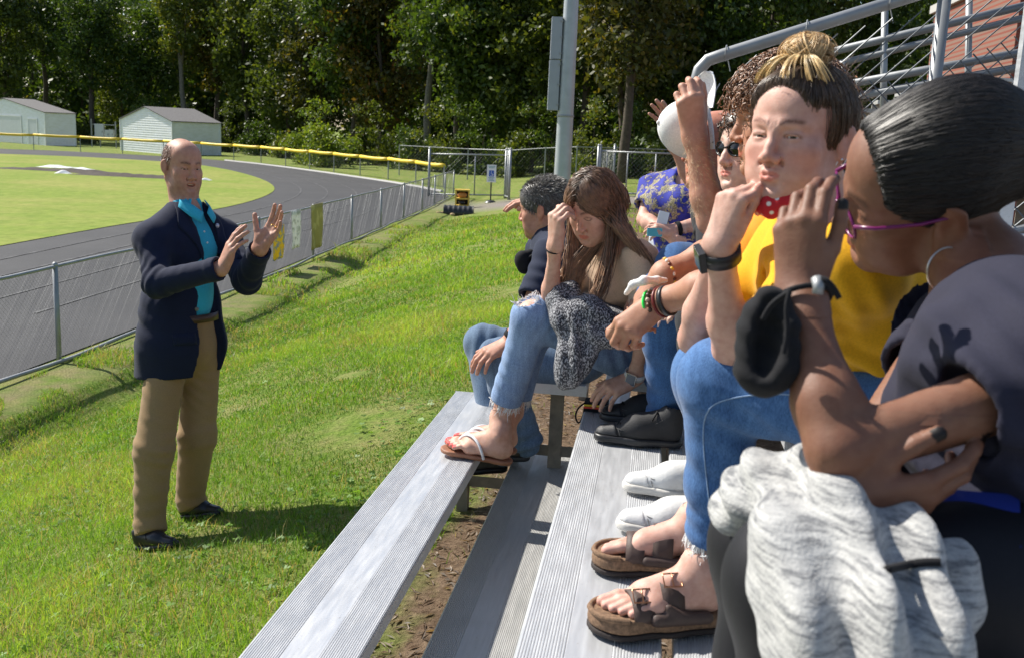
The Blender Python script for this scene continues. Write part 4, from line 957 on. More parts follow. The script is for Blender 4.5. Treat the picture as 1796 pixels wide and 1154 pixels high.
# ---------------------------------------------------------------- grass blades on the slope
def grass():
    r = np.random.default_rng(11); P_ = []; H_ = []; W_ = []
    for n, x0, x1, y0, y1, h, wd in ((150000, -5.9, -.72, 1.4, 6.2, .036, .0032), (80000, -7.0, -.72, 6.2, 10.5, .045, .0050), (52000, -7.4, -.6, 10.5, 17, .055, .0085), (34000, -8.2, 1.0, 17, 34, .07, .018), (1500, -.9, .5, 1.2, 5.5, .03, .003)):
        # more towards the camera
        u = r.random(n); y = y0+(y1-y0)*u; x = r.uniform(x0, x1, n); P_.append(np.c_[x, y]); H_.append(h*r.uniform(.5, 1.5, n)); W_.append(wd*r.uniform(.7, 1.4, n))
    p = np.concatenate(P_); h = np.concatenate(H_); wd = np.concatenate(W_)
    q = np.c_[p, 0*p[:, 0]]; n1 = Noise(21, 2.6)(q); n2 = Noise(22, 7.0)(q); n3 = Noise(23, .8)(q); s = p[:, 0]-fence_x(p[:, 1])
    keep = (s > .12) & (n1*.5+n2*.5 > -1.15) & ~((s < .95) & (n2+n1 < .55)) & (p[:, 0] < -.82+.07*n2+.0*n1) | ((p[:, 0] > -.75) & (n2 > .5) & (r.random(len(p)) < .8) & (p[:, 0] < .3))
    tx, ty = -1.0, 3.0
    p, h, wd, n1, n2, n3, s = (a[keep] for a in (p, h, wd, n1, n2, n3, s)); n = len(p)
    h = h*(1+.42*n1+.22*n2); h = np.maximum(h, .008)*np.where(r.random(n) < .02, 2.1, 1)
    far = np.clip((p[:, 1]-5)/10, 0, 1)
    z = ground_z(p[:, 0], p[:, 1]); a = r.uniform(0, 6.28, n); b = r.uniform(0, 6.28, n); lean = h*r.uniform(.2, 1.1, n)
    base = np.c_[p, z-.004]; dx = np.c_[np.cos(a), np.sin(a), 0*a]*wd[:, None]*.5; bend = np.c_[np.cos(b), np.sin(b), 0*b]*lean[:, None]; up = np.c_[0*h, 0*h, h]
    V = np.stack([base-dx, base+dx, base+up*.6+bend*.3+dx*.8, base+up*.6+bend*.3-dx*.8, base+up*.95+bend], 1).reshape(-1, 3)
    i0 = np.arange(n)[:, None]*5; Fq = i0+np.array([[0, 1, 2, 3]]); Ft = i0+np.array([[3, 2, 4]])
    c = np.clip(.47+.22*n1+.17*n2+.16*n3+r.normal(0, .2, n), 0, 1)[:, None]
    g0_, g1_, g2_ = A(.075, .155, .020), A(.175, .335, .034), A(.36, .49, .08); col = np.where(c < .5, g0_+(g1_-g0_)*c*2, g1_+(g2_-g1_)*(c*2-1))
    straw = r.random(n) < np.clip(.14+.16*(n1 > .5)-.06*(n2 > 0)+.16*((s < 2.2) & (n2 > .2)), .02, .5); col[straw] = A(.44, .36, .16)*r.uniform(.6, 1.1, (straw.sum(), 1))
    T = np.repeat(col, 5, 0); o = link('grass', mkmesh('grass', V, [Fq, Ft], False, T), MATS['blade']); tag(o, 'short sunlit green and straw coloured grass covering the slope', 'grass', kind='stuff')
    # broad clover leaves and weeds between the blades
    m = 9000; x = r.uniform(-5.4, -.8, m); y = 1.5+r.random(m)**1.3*7; nn = Noise(25, 3.0)(np.c_[x, y, 0*x]); k = (nn > .25) & (x-fence_x(y) > .6) | (r.random(m) < .08); x, y = x[k], y[k]; m = len(x); z = ground_z(x, y)+r.uniform(.012, .034, m)
    Vs = []; a0 = r.uniform(0, 6.28, m); sz = r.uniform(.004, .009, m)*(1+y*.05); tl = r.normal(0, .35, (m, 2))
    for lf in range(3):
        an = a0+lf*2.09; ca, sa = np.cos(an), np.sin(an); c = np.c_[x+ca*sz, y+sa*sz, z]
        for du, dv in ((-1, 0), (0, -.8), (1, 0), (0, .8)):
            ox, oy = du*ca*sz-dv*sa*sz, du*sa*sz+dv*ca*sz; Vs.append(np.c_[c[:, 0]+ox, c[:, 1]+oy, c[:, 2]+ox*tl[:, 0]+oy*tl[:, 1]])
    V = np.stack(Vs, 1).reshape(-1, 3); F = np.arange(m*12).reshape(-1, 4); cl = A(.12, .23, .03)*r.uniform(.6, 1.5, (m, 1)); o = link('clover', mkmesh('clover', V, F, False, np.repeat(cl, 12, 0)), MATS['blade']); tag(o, 'small clover and weed leaves among the grass of the slope', 'ground cover', kind='stuff')
    # dry litter and chips on the bare ground under the planks
    m = 5200; x = r.uniform(-.95, .25, m); y = r.uniform(1.6, 7.5, m); z = ground_z(x, y)+.004; an = r.uniform(0, 6.28, m); L = r.uniform(.006, .028, m); wv = r.uniform(.0015, .007, m); d = np.c_[np.cos(an), np.sin(an), r.normal(0, .2, m)]*L[:, None]; e = np.c_[-np.sin(an), np.cos(an), r.normal(0, .4, m)]*wv[:, None]; c = np.c_[x, y, z]
    V = np.stack([c-d, c+e+A(0, 0, .003), c+d, c-e+A(0, 0, .002)], 1).reshape(-1, 3); col = np.where(r.random((m, 1)) < .45, A(.20, .13, .085), A(.36, .30, .25))*r.uniform(.4, 1.3, (m, 1)); o = link('leaf_litter', mkmesh('leaf_litter', V, np.arange(m*4).reshape(-1, 4), False, np.repeat(col, 4, 0)), MATS['blade']); tag(o, 'dry needles, chips and leaf litter on the bare ground under the bleachers', 'leaf litter', kind='stuff')
grass()
# ---------------------------------------------------------------- people: shared builders
from mathutils.bvhtree import BVHTree
UPZ = A(0, 0, 1.0)
def dv(a, b, c): return nrm(_rl*a+UPZ*b-_fl*c)          # right, up, towards the photographer
def inbox(V, c, r): return (np.abs(V-c) < r).all(1)
def body(label, f, blocks, mat, tint=None, hc=.011, smooth=1):
    """one continuous skin: coarse body, finer blocks (centre, half size, step) for head and hands"""
    parts = []; V, F = f.surf(hc, smooth=smooth); fc = V[F].mean(1); keep = np.ones(len(F), bool)
    for c, r, h in blocks: keep &= ~inbox(fc, np.asarray(c), np.asarray(r)-hc*.6)
    parts.append((V, F[keep], None)); done = []
    for c, r, h in blocks:
        c = np.asarray(c, float); r = np.broadcast_to(np.asarray(r, float), (3,)); lo, hi = c-r-h, c+r+h
        D = f.grid(h, lo, hi); V, F = snet(D); V = lo+V*h
        if len(F) == 0: continue
        Vr = relax(V, F, smooth); fc = V[F].mean(1); k = np.ones(len(F), bool)
        for c2, r2 in done: k &= ~inbox(fc, c2, r2-h)
        parts.append((Vr, F[k], None)); done.append((c, r))
    V, F, T = merge(parts)
    if tint is not None: T = tint(V, T)
    o = link('person', mkmesh('person', V, F, True, T), mat); tag(o, label, 'person'); return o
def cloth(name, f, h, mat, parent, fold=None, seed=1, rough=0.0, smooth=2, label=None, tintf=None, rfreq=22.0):
    V, F = f.surf(h, smooth=smooth); N = vnormals(V, F)
    if rough: V = V+N*(Noise(seed+9, rfreq)(V)*rough)[:, None]
    if fold: V = folds(V, vnormals(V, F), fold, seed)
    T = tintf(V) if tintf else None
    o = link(name, mkmesh(name, V, F, True, T), mat, parent)
    if label: o['label'] = label
    o['_v'] = 1; del o['_v']
    return o
def bvh(o):
    me = o.data; n = len(me.vertices); V = np.zeros(n*3, np.float32); me.vertices.foreach_get('co', V); V = V.reshape(-1, 3)
    return BVHTree.FromPolygons([Vector(v) for v in V], [tuple(p.vertices) for p in me.polygons])
def drape(name, grid, direction, tree, off, thick, mat, parent, smooth=True):
    """grid (n,m,3) of points shot along direction on to a surface -> a thin sheet lying on it"""
    n, m, _ = grid.shape; out = grid.copy(); ok = np.zeros((n, m), bool); d = Vector(nrm(direction))
    for i in range(n):
        for j in range(m):
            hit = tree.ray_cast(Vector(grid[i, j]), d)
            ok[i, j] = hit[0] is not None and hit[3] < .6
            if ok[i, j]: out[i, j] = np.array(hit[0])-nrm(direction)*off
    ds = [np.linalg.norm(out[i, j]-grid[i, j]) for i in range(n) for j in range(m) if ok[i, j]]; md = np.median(ds) if ds else .1
    for i in range(n):
        for j in range(m):
            if not ok[i, j]:
                q_ = [(abs(a-i)+abs(b-j), a, b) for a in range(n) for b in range(m) if ok[a, b]]
                dd_ = np.linalg.norm(out[min(q_)[1], min(q_)[2]]-grid[min(q_)[1], min(q_)[2]]) if q_ else md
                out[i, j] = grid[i, j]+nrm(direction)*dd_
    V = np.concatenate([out.reshape(-1, 3), (out+nrm(direction)*thick).reshape(-1, 3)]); q = []; N = n*m
    for i in range(n-1):
        for j in range(m-1):
            a, b, c, e = i*m+j, (i+1)*m+j, (i+1)*m+j+1, i*m+j+1; q.append([a, b, c, e]); q.append([N+e, N+c, N+b, N+a])
    for i in range(n-1):
        for j in (0, m-1): a, b = i*m+j, (i+1)*m+j; q.append([a, b, N+b, N+a] if j else [b, a, N+a, N+b])
    for j in range(m-1):
        for i in (0, n-1): a, b = i*m+j, i*m+j+1; q.append([b, a, N+a, N+b] if i else [a, b, N+b, N+a])
    bm = bmesh.new(); vs = [bm.verts.new(v) for v in V]; [bm.faces.new([vs[k] for k in f_]) for f_ in q]; bmesh.ops.recalc_face_normals(bm, faces=bm.faces[:])
    for f_ in bm.faces: f_.smooth = smooth
    me = bpy.data.meshes.new(name); bm.to_mesh(me); bm.free(); return link(name, me, mat, parent)
def lerp_grid(a, b, n, m):
    """a, b polylines -> n x m grid between them"""
    def rs(p, k):
        p = np.asarray(p, float); s = np.r_[0, np.cumsum(np.linalg.norm(np.diff(p, axis=0), axis=1))]; q = np.linspace(0, s[-1], k); return np.stack([np.interp(q, s, p[:, i]) for i in range(3)], 1)
    A_, B_ = rs(a, n), rs(b, n); t = np.linspace(0, 1, m)[None, :, None]; return A_[:, None]*(1-t)+B_[:, None]*t
def hair_mat(name, c0, c1, rough=.38):
    t = NT(name); at = t.n('Attribute', attribute_name='tint'); c = t.mix(1.0, at.outputs['Color'], t.ramp(t.noise(60, 2), [(.3, (.75, .75, .75)), (.7, (1.2, 1.2, 1.2))]), 'MULTIPLY')
    t.set(Base_Color=c, Roughness=rough); t.b.inputs['Specular IOR Level'].default_value = .55; return t.m
HM = hair_mat('hair', 0, 0)
def scalp_field(M, t=.004, front=(0, .125, -.022), fr=(.084, .074, .094), low=(0, -.03, -.04), ln=(0, .45, -1)):
    f = Field(); q = M.s; f.ell(M.p(0, -.016, .034), (A(.075*M.w, .096, .084)+t)*q, M.R, .01); f.ell(M.p(0, .036, .046), (A(.060*M.w, .050, .056)+t)*q, M.R, .03*q)
    f.cone(M.p(0, -.045, -.03), M.p(0, -.05, -.07), (.046+t)*q, (.04+t)*q, .03*q)
    f.ell(M.p(*front), np.array(fr)*q, M.R, .008, -1); f.plane(M.p(*low), M.R@nrm(ln), None, .01); return f
def scalp_roots(n, seed, M, cond):
    r = np.random.default_rng(seed); d = r.normal(size=(n*3, 3)); d /= np.linalg.norm(d, axis=1)[:, None]
    L = A(0, -.014, .035)+d*A(.0765, .0985, .0865); k = cond(L); return L[k][:n], d[k][:n]
def incap(L, front, fr, k=1.0): return (((L-np.array(front))/(np.array(fr)*k))**2).sum(1) > 1
def cap_roots(V, F, n, seed, M, cond=None):
    r = np.random.default_rng(seed); c = V[F].mean(1); fa = np.linalg.norm(np.cross(V[F[:, 2]]-V[F[:, 0]], V[F[:, 3]]-V[F[:, 1]]), axis=1); L = M.inv(c); out = (((L-A(0, -.016, .03))/A(.072, .092, .08))**2).sum(1) > .97
    if cond is not None: out &= cond(L)
    k = np.where(out)[0]; k = r.choice(k, n, p=fa[k]/fa[k].sum()); p = c[k]+r.normal(0, .0032, (n, 3)); return M.inv(p)
def stick(path, V, F, lo, hi, seed=0, last=None):
    """keeps strand points just outside a surface"""
    tr = BVHTree.FromPolygons([Vector(v) for v in V], [tuple(map(int, f_)) for f_ in F]); r = np.random.default_rng(seed); n, m, _ = path.shape; off = r.uniform(lo, hi, n); out = path.copy()
    for i in range(n):
        for j in range(m if last is None else last):
            h = tr.find_nearest(Vector(path[i, j]))
            loc, nn = np.array(h[0]), np.array(h[1])
            if (path[i, j]-loc)@nn < off[i]: out[i, j] = loc+nn*off[i]
    return out
def hair_obj(parts, parent, name='hair', mat=None):
    V, F, T = merge(parts); return link(name, mkmesh(name, V, F, True, T), mat or HM, parent)
def strand_part(paths, r, col, var=.25, seed=0, tip=None, tapered=None):
    V, F = strands(paths, r, tapered); N, Mx = paths.shape[:2]; g = np.random.default_rng(seed); k = g.uniform(1-var, 1+var, (N, 1, 1)); c = np.broadcast_to(np.asarray(col, float), (N, Mx, 3)).copy()
    if tip is not None: t = np.linspace(0, 1, Mx)[None, :, None]; c = c*(1-t)+np.asarray(tip)*t
    return V, F, np.repeat((c*k)[:, :, None, :], 3, 2).reshape(-1, 3)
def ring(c, n, r, tube, name, mat, parent, wide=None, ph=0, squash=1.0, arc=2*math.pi, seg=28, u=None):
    """a band round an axis n (bracelet, watch strap, hoop)"""
    c = np.asarray(c, float); n = nrm(n); u = nrm(np.cross(n, A(.3, .2, 1.0))) if u is None else nrm(u-n*(u@n)); v = np.cross(n, u); a = np.linspace(0, arc, seg, endpoint=arc < 6.2)+ph
    mb = MB(); pts = [c+u*math.cos(t)*r+v*math.sin(t)*r*squash for t in a]
    if wide is None: mb.tube(pts, tube, 8, closed=arc > 6.2)
    else:
        V = []; Q = []; m = len(pts)
        for p in pts:
            rad = nrm(p-c)
            V += [p-n*wide/2, p+n*wide/2, p+n*wide/2+rad*tube, p-n*wide/2+rad*tube]
        for i in range(m):
            j = (i+1) % m
            for k in range(4): Q.append([i*4+k, i*4+(k+1) % 4, j*4+(k+1) % 4, j*4+k][::-1])
        mb.add(V, Q)
    return mb.build(name, mat, parent, True)
def xf(Rm, o): return lambda p: np.asarray(o)+Rm@np.asarray(p, float)
def shoe(name, heel, toe, up, parent, mu, ms, s=1.0, lace=None, high=.0, stripes=None, cap=None, label=None):
    """laced shoe; heel and toe tip on the sole plane. Returns upper with sole, laces as its children"""
    d = nrm(np.asarray(toe)-heel); L = np.linalg.norm(np.asarray(toe)-heel); R = frame(d, up); X = xf(R, heel); k = L/.29
    def q(x, y, z): return X((x*k, y*k, z*k))
    f = Field(); f.cone(q(0, .045, .045), q(0, .15, .042), .036*k, .041*k, .03*k); f.cone(q(0, .15, .040), q(0, .252, .020), .041*k, .029*k, .03*k)
    f.cone(q(0, .05, .05), q(0, .04, .095+high), .036*k, .033*k, .02*k); f.cone(q(0, .05, .08+high*.5), q(0, .16, .052), .034*k, .033*k, .03*k)
    f.cone(q(0, .042, .09+high), q(0, .036, .15+high), .026*k, .026*k, .008*k, -1)
    f.plane(q(0, 0, .018), -R[:, 2], None, .004)
    up_ = cloth(name, f, .0045*max(k, .9), mu, parent, None, 3, .0012, label=label)
    f = Field(); f.cone(q(0, .045, .012), q(0, .15, .012), .041*k, .047*k, .03*k); f.cone(q(0, .15, .012), q(0, .250, .012), .047*k, .040*k, .03*k); f.plane(q(0, 0, .024), R[:, 2], None, .004); f.plane(q(0, 0, 0), -R[:, 2], None, .004)
    cloth('sole', f, .0045, ms, up_)
    if cap is not None:
        f = Field(); f.cone(q(0, .210, .024), q(0, .254, .018), .038*k, .032*k, .02*k); f.plane(q(0, 0, .022), -R[:, 2], None, .003); f.plane(q(0, .205, 0), -R[:, 1]+R[:, 2]*.3, None, .004); cloth('toe_cap', f, .004, cap, up_)
    if lace is not None:
        mb = MB(); hz = [(.105, .092), (.125, .085), (.145, .0795), (.165, .074), (.185, .066), (.203, .058)]
        for i, (y, z) in enumerate(hz):
            for sx in (-1, 1): mb.tube([q(sx*.027, y, z-.016), q(sx*.014, y+.004, z+.003), q(-sx*.004, y+.010, z+.005), q(-sx*.025, y+.016, z-.017)], .0036*k, 6)
        mb.tube(smooth_line([q(0, .10, .100), q(.022, .085, .116), q(.038, .10, .096), q(.01, .105, .100), q(-.02, .09, .116), q(-.040, .11, .086)]), .0030*k, 6); mb.tube([q(0, .10, .100), q(.03, .12, .088), q(.046, .13, .062)], .003*k, 6); mb.build('laces', lace, up_, True)
        mb = MB()
        for i, (y, z) in enumerate(hz):
            for sx in (-1, 1): mb.sphere(q(sx*.0315, y, z-.021), .0030*k, 6, 4)
        mb.build('eyelets', MATS['black'], up_, True)
        mb = MB()
        for sx in (-1, 1): mb.tube(smooth_line([q(sx*.036, .075, .090), q(sx*.038, .12, .062), q(sx*.035, .19, .045), q(sx*.030, .215, .046), q(0, .222, .052)]), .0012*k, 5)
        mb.tube(smooth_line([q(-.040, .205, .028), q(-.030, .212, .044), q(0, .216, .052), q(.030, .212, .044), q(.040, .205, .028)]), .0012*k, 5); mb.build('seams', plain('seam_thread', (.12, .12, .12) if stripes is not None else (.06, .06, .06), .8, 0, .1, 50), up_, True)
    if stripes is not None:
        mb = MB()
        for sx in (-1, 1):
            for i in range(3):
                y = .10+i*.026; mb.tube([q(sx*.043, y-.008, .026), q(sx*.0435, y+.002, .045), q(sx*.034, y+.016, .070)], .0035*k, 5)
        mb.build('stripe', stripes, up_, True)
    return up_
def bare_foot(f, heel, toe, up, left=True, s=1.0):
    d = nrm(np.asarray(toe)-heel); R = frame(d, up); k = np.linalg.norm(np.asarray(toe)-heel)/.245; X = xf(R, heel); sd = 1 if left else -1      # big toe on the inner side: +x for a left foot
    def q(x, y, z): return X((x*sd*k, y*k, z*k))
    f.ell(q(0, .034, .034), A(.030, .036, .034)*k, R, .02); f.cone(q(0, .05, .10), q(0, .05, .06), .031*k, .035*k, .02); f.cone(q(0, .055, .068), q(.006, .15, .036), .034*k, .026*k, .03)
    f.cone(q(-.012, .04, .03), q(-.022, .14, .020), .024*k, .020*k, .025); f.cone(q(.012, .11, .025), q(.022, .165, .024), .024*k, .022*k, .025); f.cone(q(.0, .15, .022), q(-.02, .15, .02), .022*k, .019*k, .02)
    tips = []
    for i, (x, y0, y1, r) in enumerate(((.027, .185, .236, .0125), (.008, .188, .236, .0088), (-.007, .182, .226, .0084), (-.021, .172, .212, .0080), (-.034, .160, .196, .0078))):
        f.cone(q(x*.9, y0-.02, .022), q(x, y0+(y1-y0)*.4, .022), r*k*1.05, r*k*.95, .008); f.cone(q(x, y0+(y1-y0)*.4, .022), q(x, y1, .012), r*k*.95, r*k, .004); tips.append((q(x, y1, .012), R[:, 1], nrm(R[:, 2]+R[:, 1]*.3), r*k*1.1))
    for sx in (-1, 1): f.ell(q(sx*.033, .048, .082), A(.010, .012, .012)*k, R, .012)
    return R, X, k, tips
# ---- cloth and skin of the people
def denim_mat(name, base, fade, sc_=1.0):
    t = NT(name); b, fd = np.array(base), np.array(fade); f = t.noise(5, 5); w1 = t.noise(420, 2, t.pos((1, 1, .35), rot=(.5, .6, 0))); sl = t.noise(90, 3, t.pos((1, .3, .12)))
    c = t.mix(t.ramp(f, [(.35, (0, 0, 0)), (.68, (1, 1, 1))]), tuple(b), tuple(fd)); c = t.mix(.5, c, t.ramp(w1, [(.35, tuple(b*.7)), (.65, tuple(np.minimum(fd*1.25, 1)))])); c = t.mix(.3, c, t.ramp(sl, [(.35, tuple(b*.8)), (.65, tuple(fd))]))
    c = t.mix(1.0, c, t.tint(), 'MULTIPLY') if sc_ == 2 else c
    t.set(Base_Color=c, Roughness=.9); t.b.inputs['Specular IOR Level'].default_value = .2; t.b.inputs['Sheen Weight'].default_value = .15; t.bump(w1, .3, .0012); return t.m
SKM = {'A': skin_mat('skin_tan', (.50, .275, .195)), 'B': skin_mat('skin_ruddy', (.50, .26, .18)), 'C': skin_mat('skin_fair', (.62, .385, .29)), 'H': skin_mat('skin_light', (.60, .37, .295)), 'I': skin_mat('skin_brown', (.205, .098, .060)), 'G': skin_mat('skin_olive', (.42, .22, .14)), 'D': skin_mat('skin_pink', (.60, .35, .27)), 'E': skin_mat('skin_sunned', (.52, .29, .205)), 'F': skin_mat('skin_pale', (.66, .45, .37))}
CM = {'navy': cloth_mat('navy_wool', (.008, .0125, .036), .15, 700, sheen=.06), 'cyan': cloth_mat('turquoise_pique', (.035, .40, .55), .06, 900), 'khaki': cloth_mat('khaki_twill', (.30, .195, .098), .08, 900), 'leather': plain('black_leather', (.012, .012, .014), .35, 0, .3, 30, .2), 'brown': plain('brown_belt', (.05, .024, .014), .4, 0, .2, 30, .2),
      'poloB': cloth_mat('dark_navy_knit', (.012, .018, .042), .12, 900, sheen=.08), 'beige': cloth_mat('beige_jersey', (.66, .47, .32), .06, 900), 'yellow': cloth_mat('mustard_jersey', (.70, .36, .008), .06, 900), 'slate': cloth_mat('slate_jersey', (.021, .021, .038), .1, 900, sheen=.02), 'orange': cloth_mat('orange_jersey', (.85, .25, .012), .06, 900), 'blackleg': cloth_mat('black_legging', (.008, .008, .011), .2, 700, rough=.6, sheen=.02), 'charcoal': cloth_mat('charcoal_cotton', (.03, .03, .034), .2, 700, sheen=.05),
      'denimC': denim_mat('light_wash_denim', (.13, .21, .40), (.30, .42, .62)), 'denimH': denim_mat('mid_blue_denim', (.030, .085, .22), (.085, .19, .40)), 'denimE': denim_mat('dark_blue_denim', (.020, .060, .17), (.05, .13, .30)), 'denimB': denim_mat('worn_blue_denim', (.06, .10, .17), (.15, .22, .32)), 'whitecloth': cloth_mat('white_cotton', (.75, .75, .74), .06, 600), 'black': cloth_mat('black_fabric', (.010, .010, .012), .2, 700, sheen=.03)}
# ---------------------------------------------------------------- the speaking man on the slope
def man_speaking():
    J = dict(pelvis=P(322, 598, 4.60), chest=P(318, 440, 4.58), neck=P(328, 368, 4.57), shr=P(268, 422, 4.42), shl=P(392, 418, 4.74))
    hipR, kneeR, anR = P(292, 640, 4.53), P(270, 790, 4.48), P(262, 915, 4.50)
    hipL, kneeL, anL = P(352, 640, 4.68), P(346, 765, 4.70), P(333, 872, 4.80)
    heelR, toeR = P(240, 953, 4.50), P(312, 952, 4.40); heelL, toeL = P(318, 905, 4.84), P(392, 908, 4.76)
    for q in (heelR, toeR, heelL, toeL): q[2] = gz(q[0], q[1])+.004
    elR, wrR = P(276, 498, 4.30), P(390, 470, 4.20); elL, wrL = P(432, 492, 4.50), P(457, 434, 4.30)
    M = HeadM(P(320, 292, 4.55), dv(.70, -.10, .70), dv(.04, 1, .02), 1.03, .98)
    f = Field(); head_ops(f, M, eye=.42, mouth=.75, jaw=1.08, nose=1.12, lips=.75, brow=1.15, cheek=1.02)
    f.cone(M.p(0, -.025, -.05), J['neck']+A(0, 0, -.03), .057, .064, .03); f.cone(M.p(0, .0, -.085), J['neck']+A(0, 0, -.02), .045, .055, .04)
    torso_ops(f, J, 1.0, -.012, 1.0, 1.05)
    for a in ((J['shr'], elR, wrR), (J['shl'], elL, wrL)): arm_ops(f, *a)
    for a in ((hipR, kneeR, anR), (hipL, kneeL, anL)): leg_ops(f, *a)
    tipsR, tipsL = [], []
    hand_ops(f, wrR, dv(.40, .92, .02), dv(-.80, .30, .55), True, [(8, 10, 6), (10, 12, 6), (14, 16, 8), (18, 18, 8)], (2, 0, -1, -4), (20, 30, 5, 8), 1.08, tipsR, 1.06)
    hand_ops(f, wrL, dv(.52, .82, .0), dv(.42, -.20, -.90), False, [(6, 10, 8), (8, 12, 8), (12, 16, 8), (16, 18, 10)], (9, 2, -4, -11), (46, 12, 2, 2), 1.08, tipsL, 1.06)
    def tint(V, T):
        L = M.inv(V); head = np.linalg.norm(V-M.o, axis=1) < .16; T[head] = face_tint(V[head], M, lip=(.95, .66, .62), brow=(.26, .21, .18), blush=.16, shave=.38, browt=.0052)
        # close cropped hair: stubble on the sides and back of the skull
        zz = L[:, 2]; side = head & (L[:, 1] < .030-.3*np.clip(.05-zz, 0, .1)*0) & (zz > -.02-.5*np.clip(-L[:, 1], 0, .1)) & (L[:, 1] < .012+.55*np.clip(zz, -.05, .05))
        top = np.clip((.100-zz)/.018+np.clip((-L[:, 1]-.055)/.02, 0, 1)*.9, 0, 1); ear = (np.abs(L[:, 0])/M.w > .0765); m = (side & ~ear)*top
        T[:] = T*(1-.62*m[:, None])+T*A(.36, .30, .26)*(.62*m[:, None]); nail_tint(V, T, tipsR+tipsL, (1.12, 1.0, .98)); return T
    hb = A(.125, .125, .17)
    o = body('balding man in navy blazer, turquoise polo and khakis speaking with both hands raised', f, [(M.o+A(0, 0, -.03), hb, .0034), (wrR+A(.02, -.01, .08), A(.10, .10, .13), .0032), (wrL+A(.06, 0, .07), A(.12, .12, .13), .0032)], SKM['A'], tint)
    eyeballs(M, o, (.06, .04, .03), (.05, 1, -.25))
    mb = MB(); mb.tube([M.p(-.013, .081, -.0685), M.p(-.006, .0845, -.068), M.p(.006, .0845, -.068), M.p(.013, .081, -.0685)], .0028, 6); mb.build('teeth', plain('teeth', (.72, .68, .60), .3, 0, .05, 20), o, True)
    # hair: short strands on the sides
    r = np.random.default_rng(5); L, d = scalp_roots(2600, 5, M, lambda L: (L[:, 1] < .012+.5*L[:, 2]) & (L[:, 2] < .088+.25*np.clip(-L[:, 1]-.05, 0, .1)) & (L[:, 2] > -.03+.2*L[:, 1]) & ~((np.abs(L[:, 1]+.015) < .028) & (L[:, 2] < .022)) & (L[:, 1] < .045))
    base = L*A(M.w*.985, .985, .985); dirn = nrm(A(0, -.5, -.7))[None]+d*.8+r.normal(0, .2, d.shape); dirn /= np.linalg.norm(dirn, axis=1)[:, None]; ln = r.uniform(.006, .011, (len(L), 1, 1)); t = np.linspace(0, 1, 3)[None, :, None]
    hair_obj([strand_part(M.pts((base[:, None]+dirn[:, None]*t*ln).reshape(-1, 3)).reshape(-1, 3, 3), .0008, (.075, .050, .034), .4, 5)], o)
    # trousers
    f = Field(); R = torso_ops(Field(), J)
    f.ell(J['pelvis']+A(0, 0, -.02), A(.160, .132, .13), R, .05); f.cone(J['pelvis'], J['pelvis']+UPZ*.14, .13, .135, .05)
    for hip, kn, an, heel, toe in ((hipR, kneeR, anR, heelR, toeR), (hipL, kneeL, anL, heelL, toeL)):
        f.cone(hip, kn, .088, .083, .05); f.cone(kn, an, .083, .068, .04); f.cone(an, an+(heel*.6+toe*.4-an)*.45, .068, .072, .02, 1, True)
    f.plane(J['pelvis']+UPZ*.125, UPZ)
    sd = nrm(J['shr']-J['shl'])
    fo = [(kneeR+A(0, 0, .02), A(.25, .1, 1), .13, .0045, .06), (anR+A(0, 0, .07), A(-.1, 0, 1), .12, .0038, .06), (hipR+A(-.06, 0, -.05), A(.5, 0, 1), .13, .006, .06), (kneeL, A(-.2, .1, 1), .13, .004, .07), (anL+A(0, 0, .05), A(.1, 0, 1), .11, .0038, .06), ((hipR+hipL)/2+A(.05, 0, -.08), A(.6, 0, .8), .12, .004, .05), ((kneeR+anR)/2, A(.5, 0, .8), .1, .004, .07)]
    tr = cloth('trousers', f, .0085, CM['khaki'], o, fo, 4, .0012)
    for h_, t_ in ((heelR, toeR), (heelL, toeL)): shoe('shoe', h_, t_, UPZ, o, CM['leather'], MATS['black'], 1.0, CM['black'], .0)
    # polo shirt and belt
    f = Field(); torso_ops(f, J, 1.0, .006, 1.0, 1.16); f.cone(J['neck']+A(0, 0, -.06), J['neck']+nrm(M.o-J['neck'])*.020, .075, .066, .02); f.cone(J['neck'], M.o, .058, .056, .004, -1)
    fw = nrm(np.cross(nrm(J['neck']-J['pelvis']), sd)); fw = fw if fw@dv(.7, 0, .7) > 0 else -fw
    f.cone(J['neck']-UPZ*.20+fw*.06, J['pelvis']+UPZ*.17+fw*.07, .075, .074, .05)
    f.ell(J['neck']+fw*.085+A(0, 0, .0), A(.026, .05, .05), frame(fw, UPZ), .008, -1); f.plane(J['pelvis']+UPZ*.105, -UPZ)
    po = cloth('polo_shirt', f, .007, CM['cyan'], o, [(J['chest']+fw*.1, A(1, 0, .6), .2, .003, .06)], 6, .001)
    tb = bvh(po); c = J['neck']+fw*.02
    for sg in (-1, 1):
        s_ = sd*sg; a = [c+s_*.068+UPZ*.045+fw*.02, c+s_*.045+fw*.085+UPZ*.018, c+s_*.012+fw*.11-UPZ*.015]; b = [c+s_*.085+UPZ*.01+fw*.03, c+s_*.070+fw*.10-UPZ*.035, c+s_*.035+fw*.125-UPZ*.062]
        g = lerp_grid(a, b, 8, 4); V = g.reshape(-1, 3); mb = MB(); mb.add(V, [[i*4+j, (i+1)*4+j, (i+1)*4+j+1, i*4+j+1] for i in range(7) for j in range(3)]); oc = mb.build('collar', CM['cyan'], po, True); md = oc.modifiers.new('t', 'SOLIDIFY'); md.thickness = .004
    for k in range(3): mb = MB(); p = c+fw*.25-UPZ*(.05+.05*k); h = tb.ray_cast(Vector(p), Vector(-fw)); mb.sphere(np.array(h[0])+fw*.002, (.005, .005, .005), 8, 5); mb.build('button', MATS['white'], po, True)
    pb = J['pelvis']+UPZ*.115; mb = MB(); an = np.linspace(0, 2*math.pi, 30, endpoint=False); Rb = frame(fw, UPZ)
    V = []; Q = []
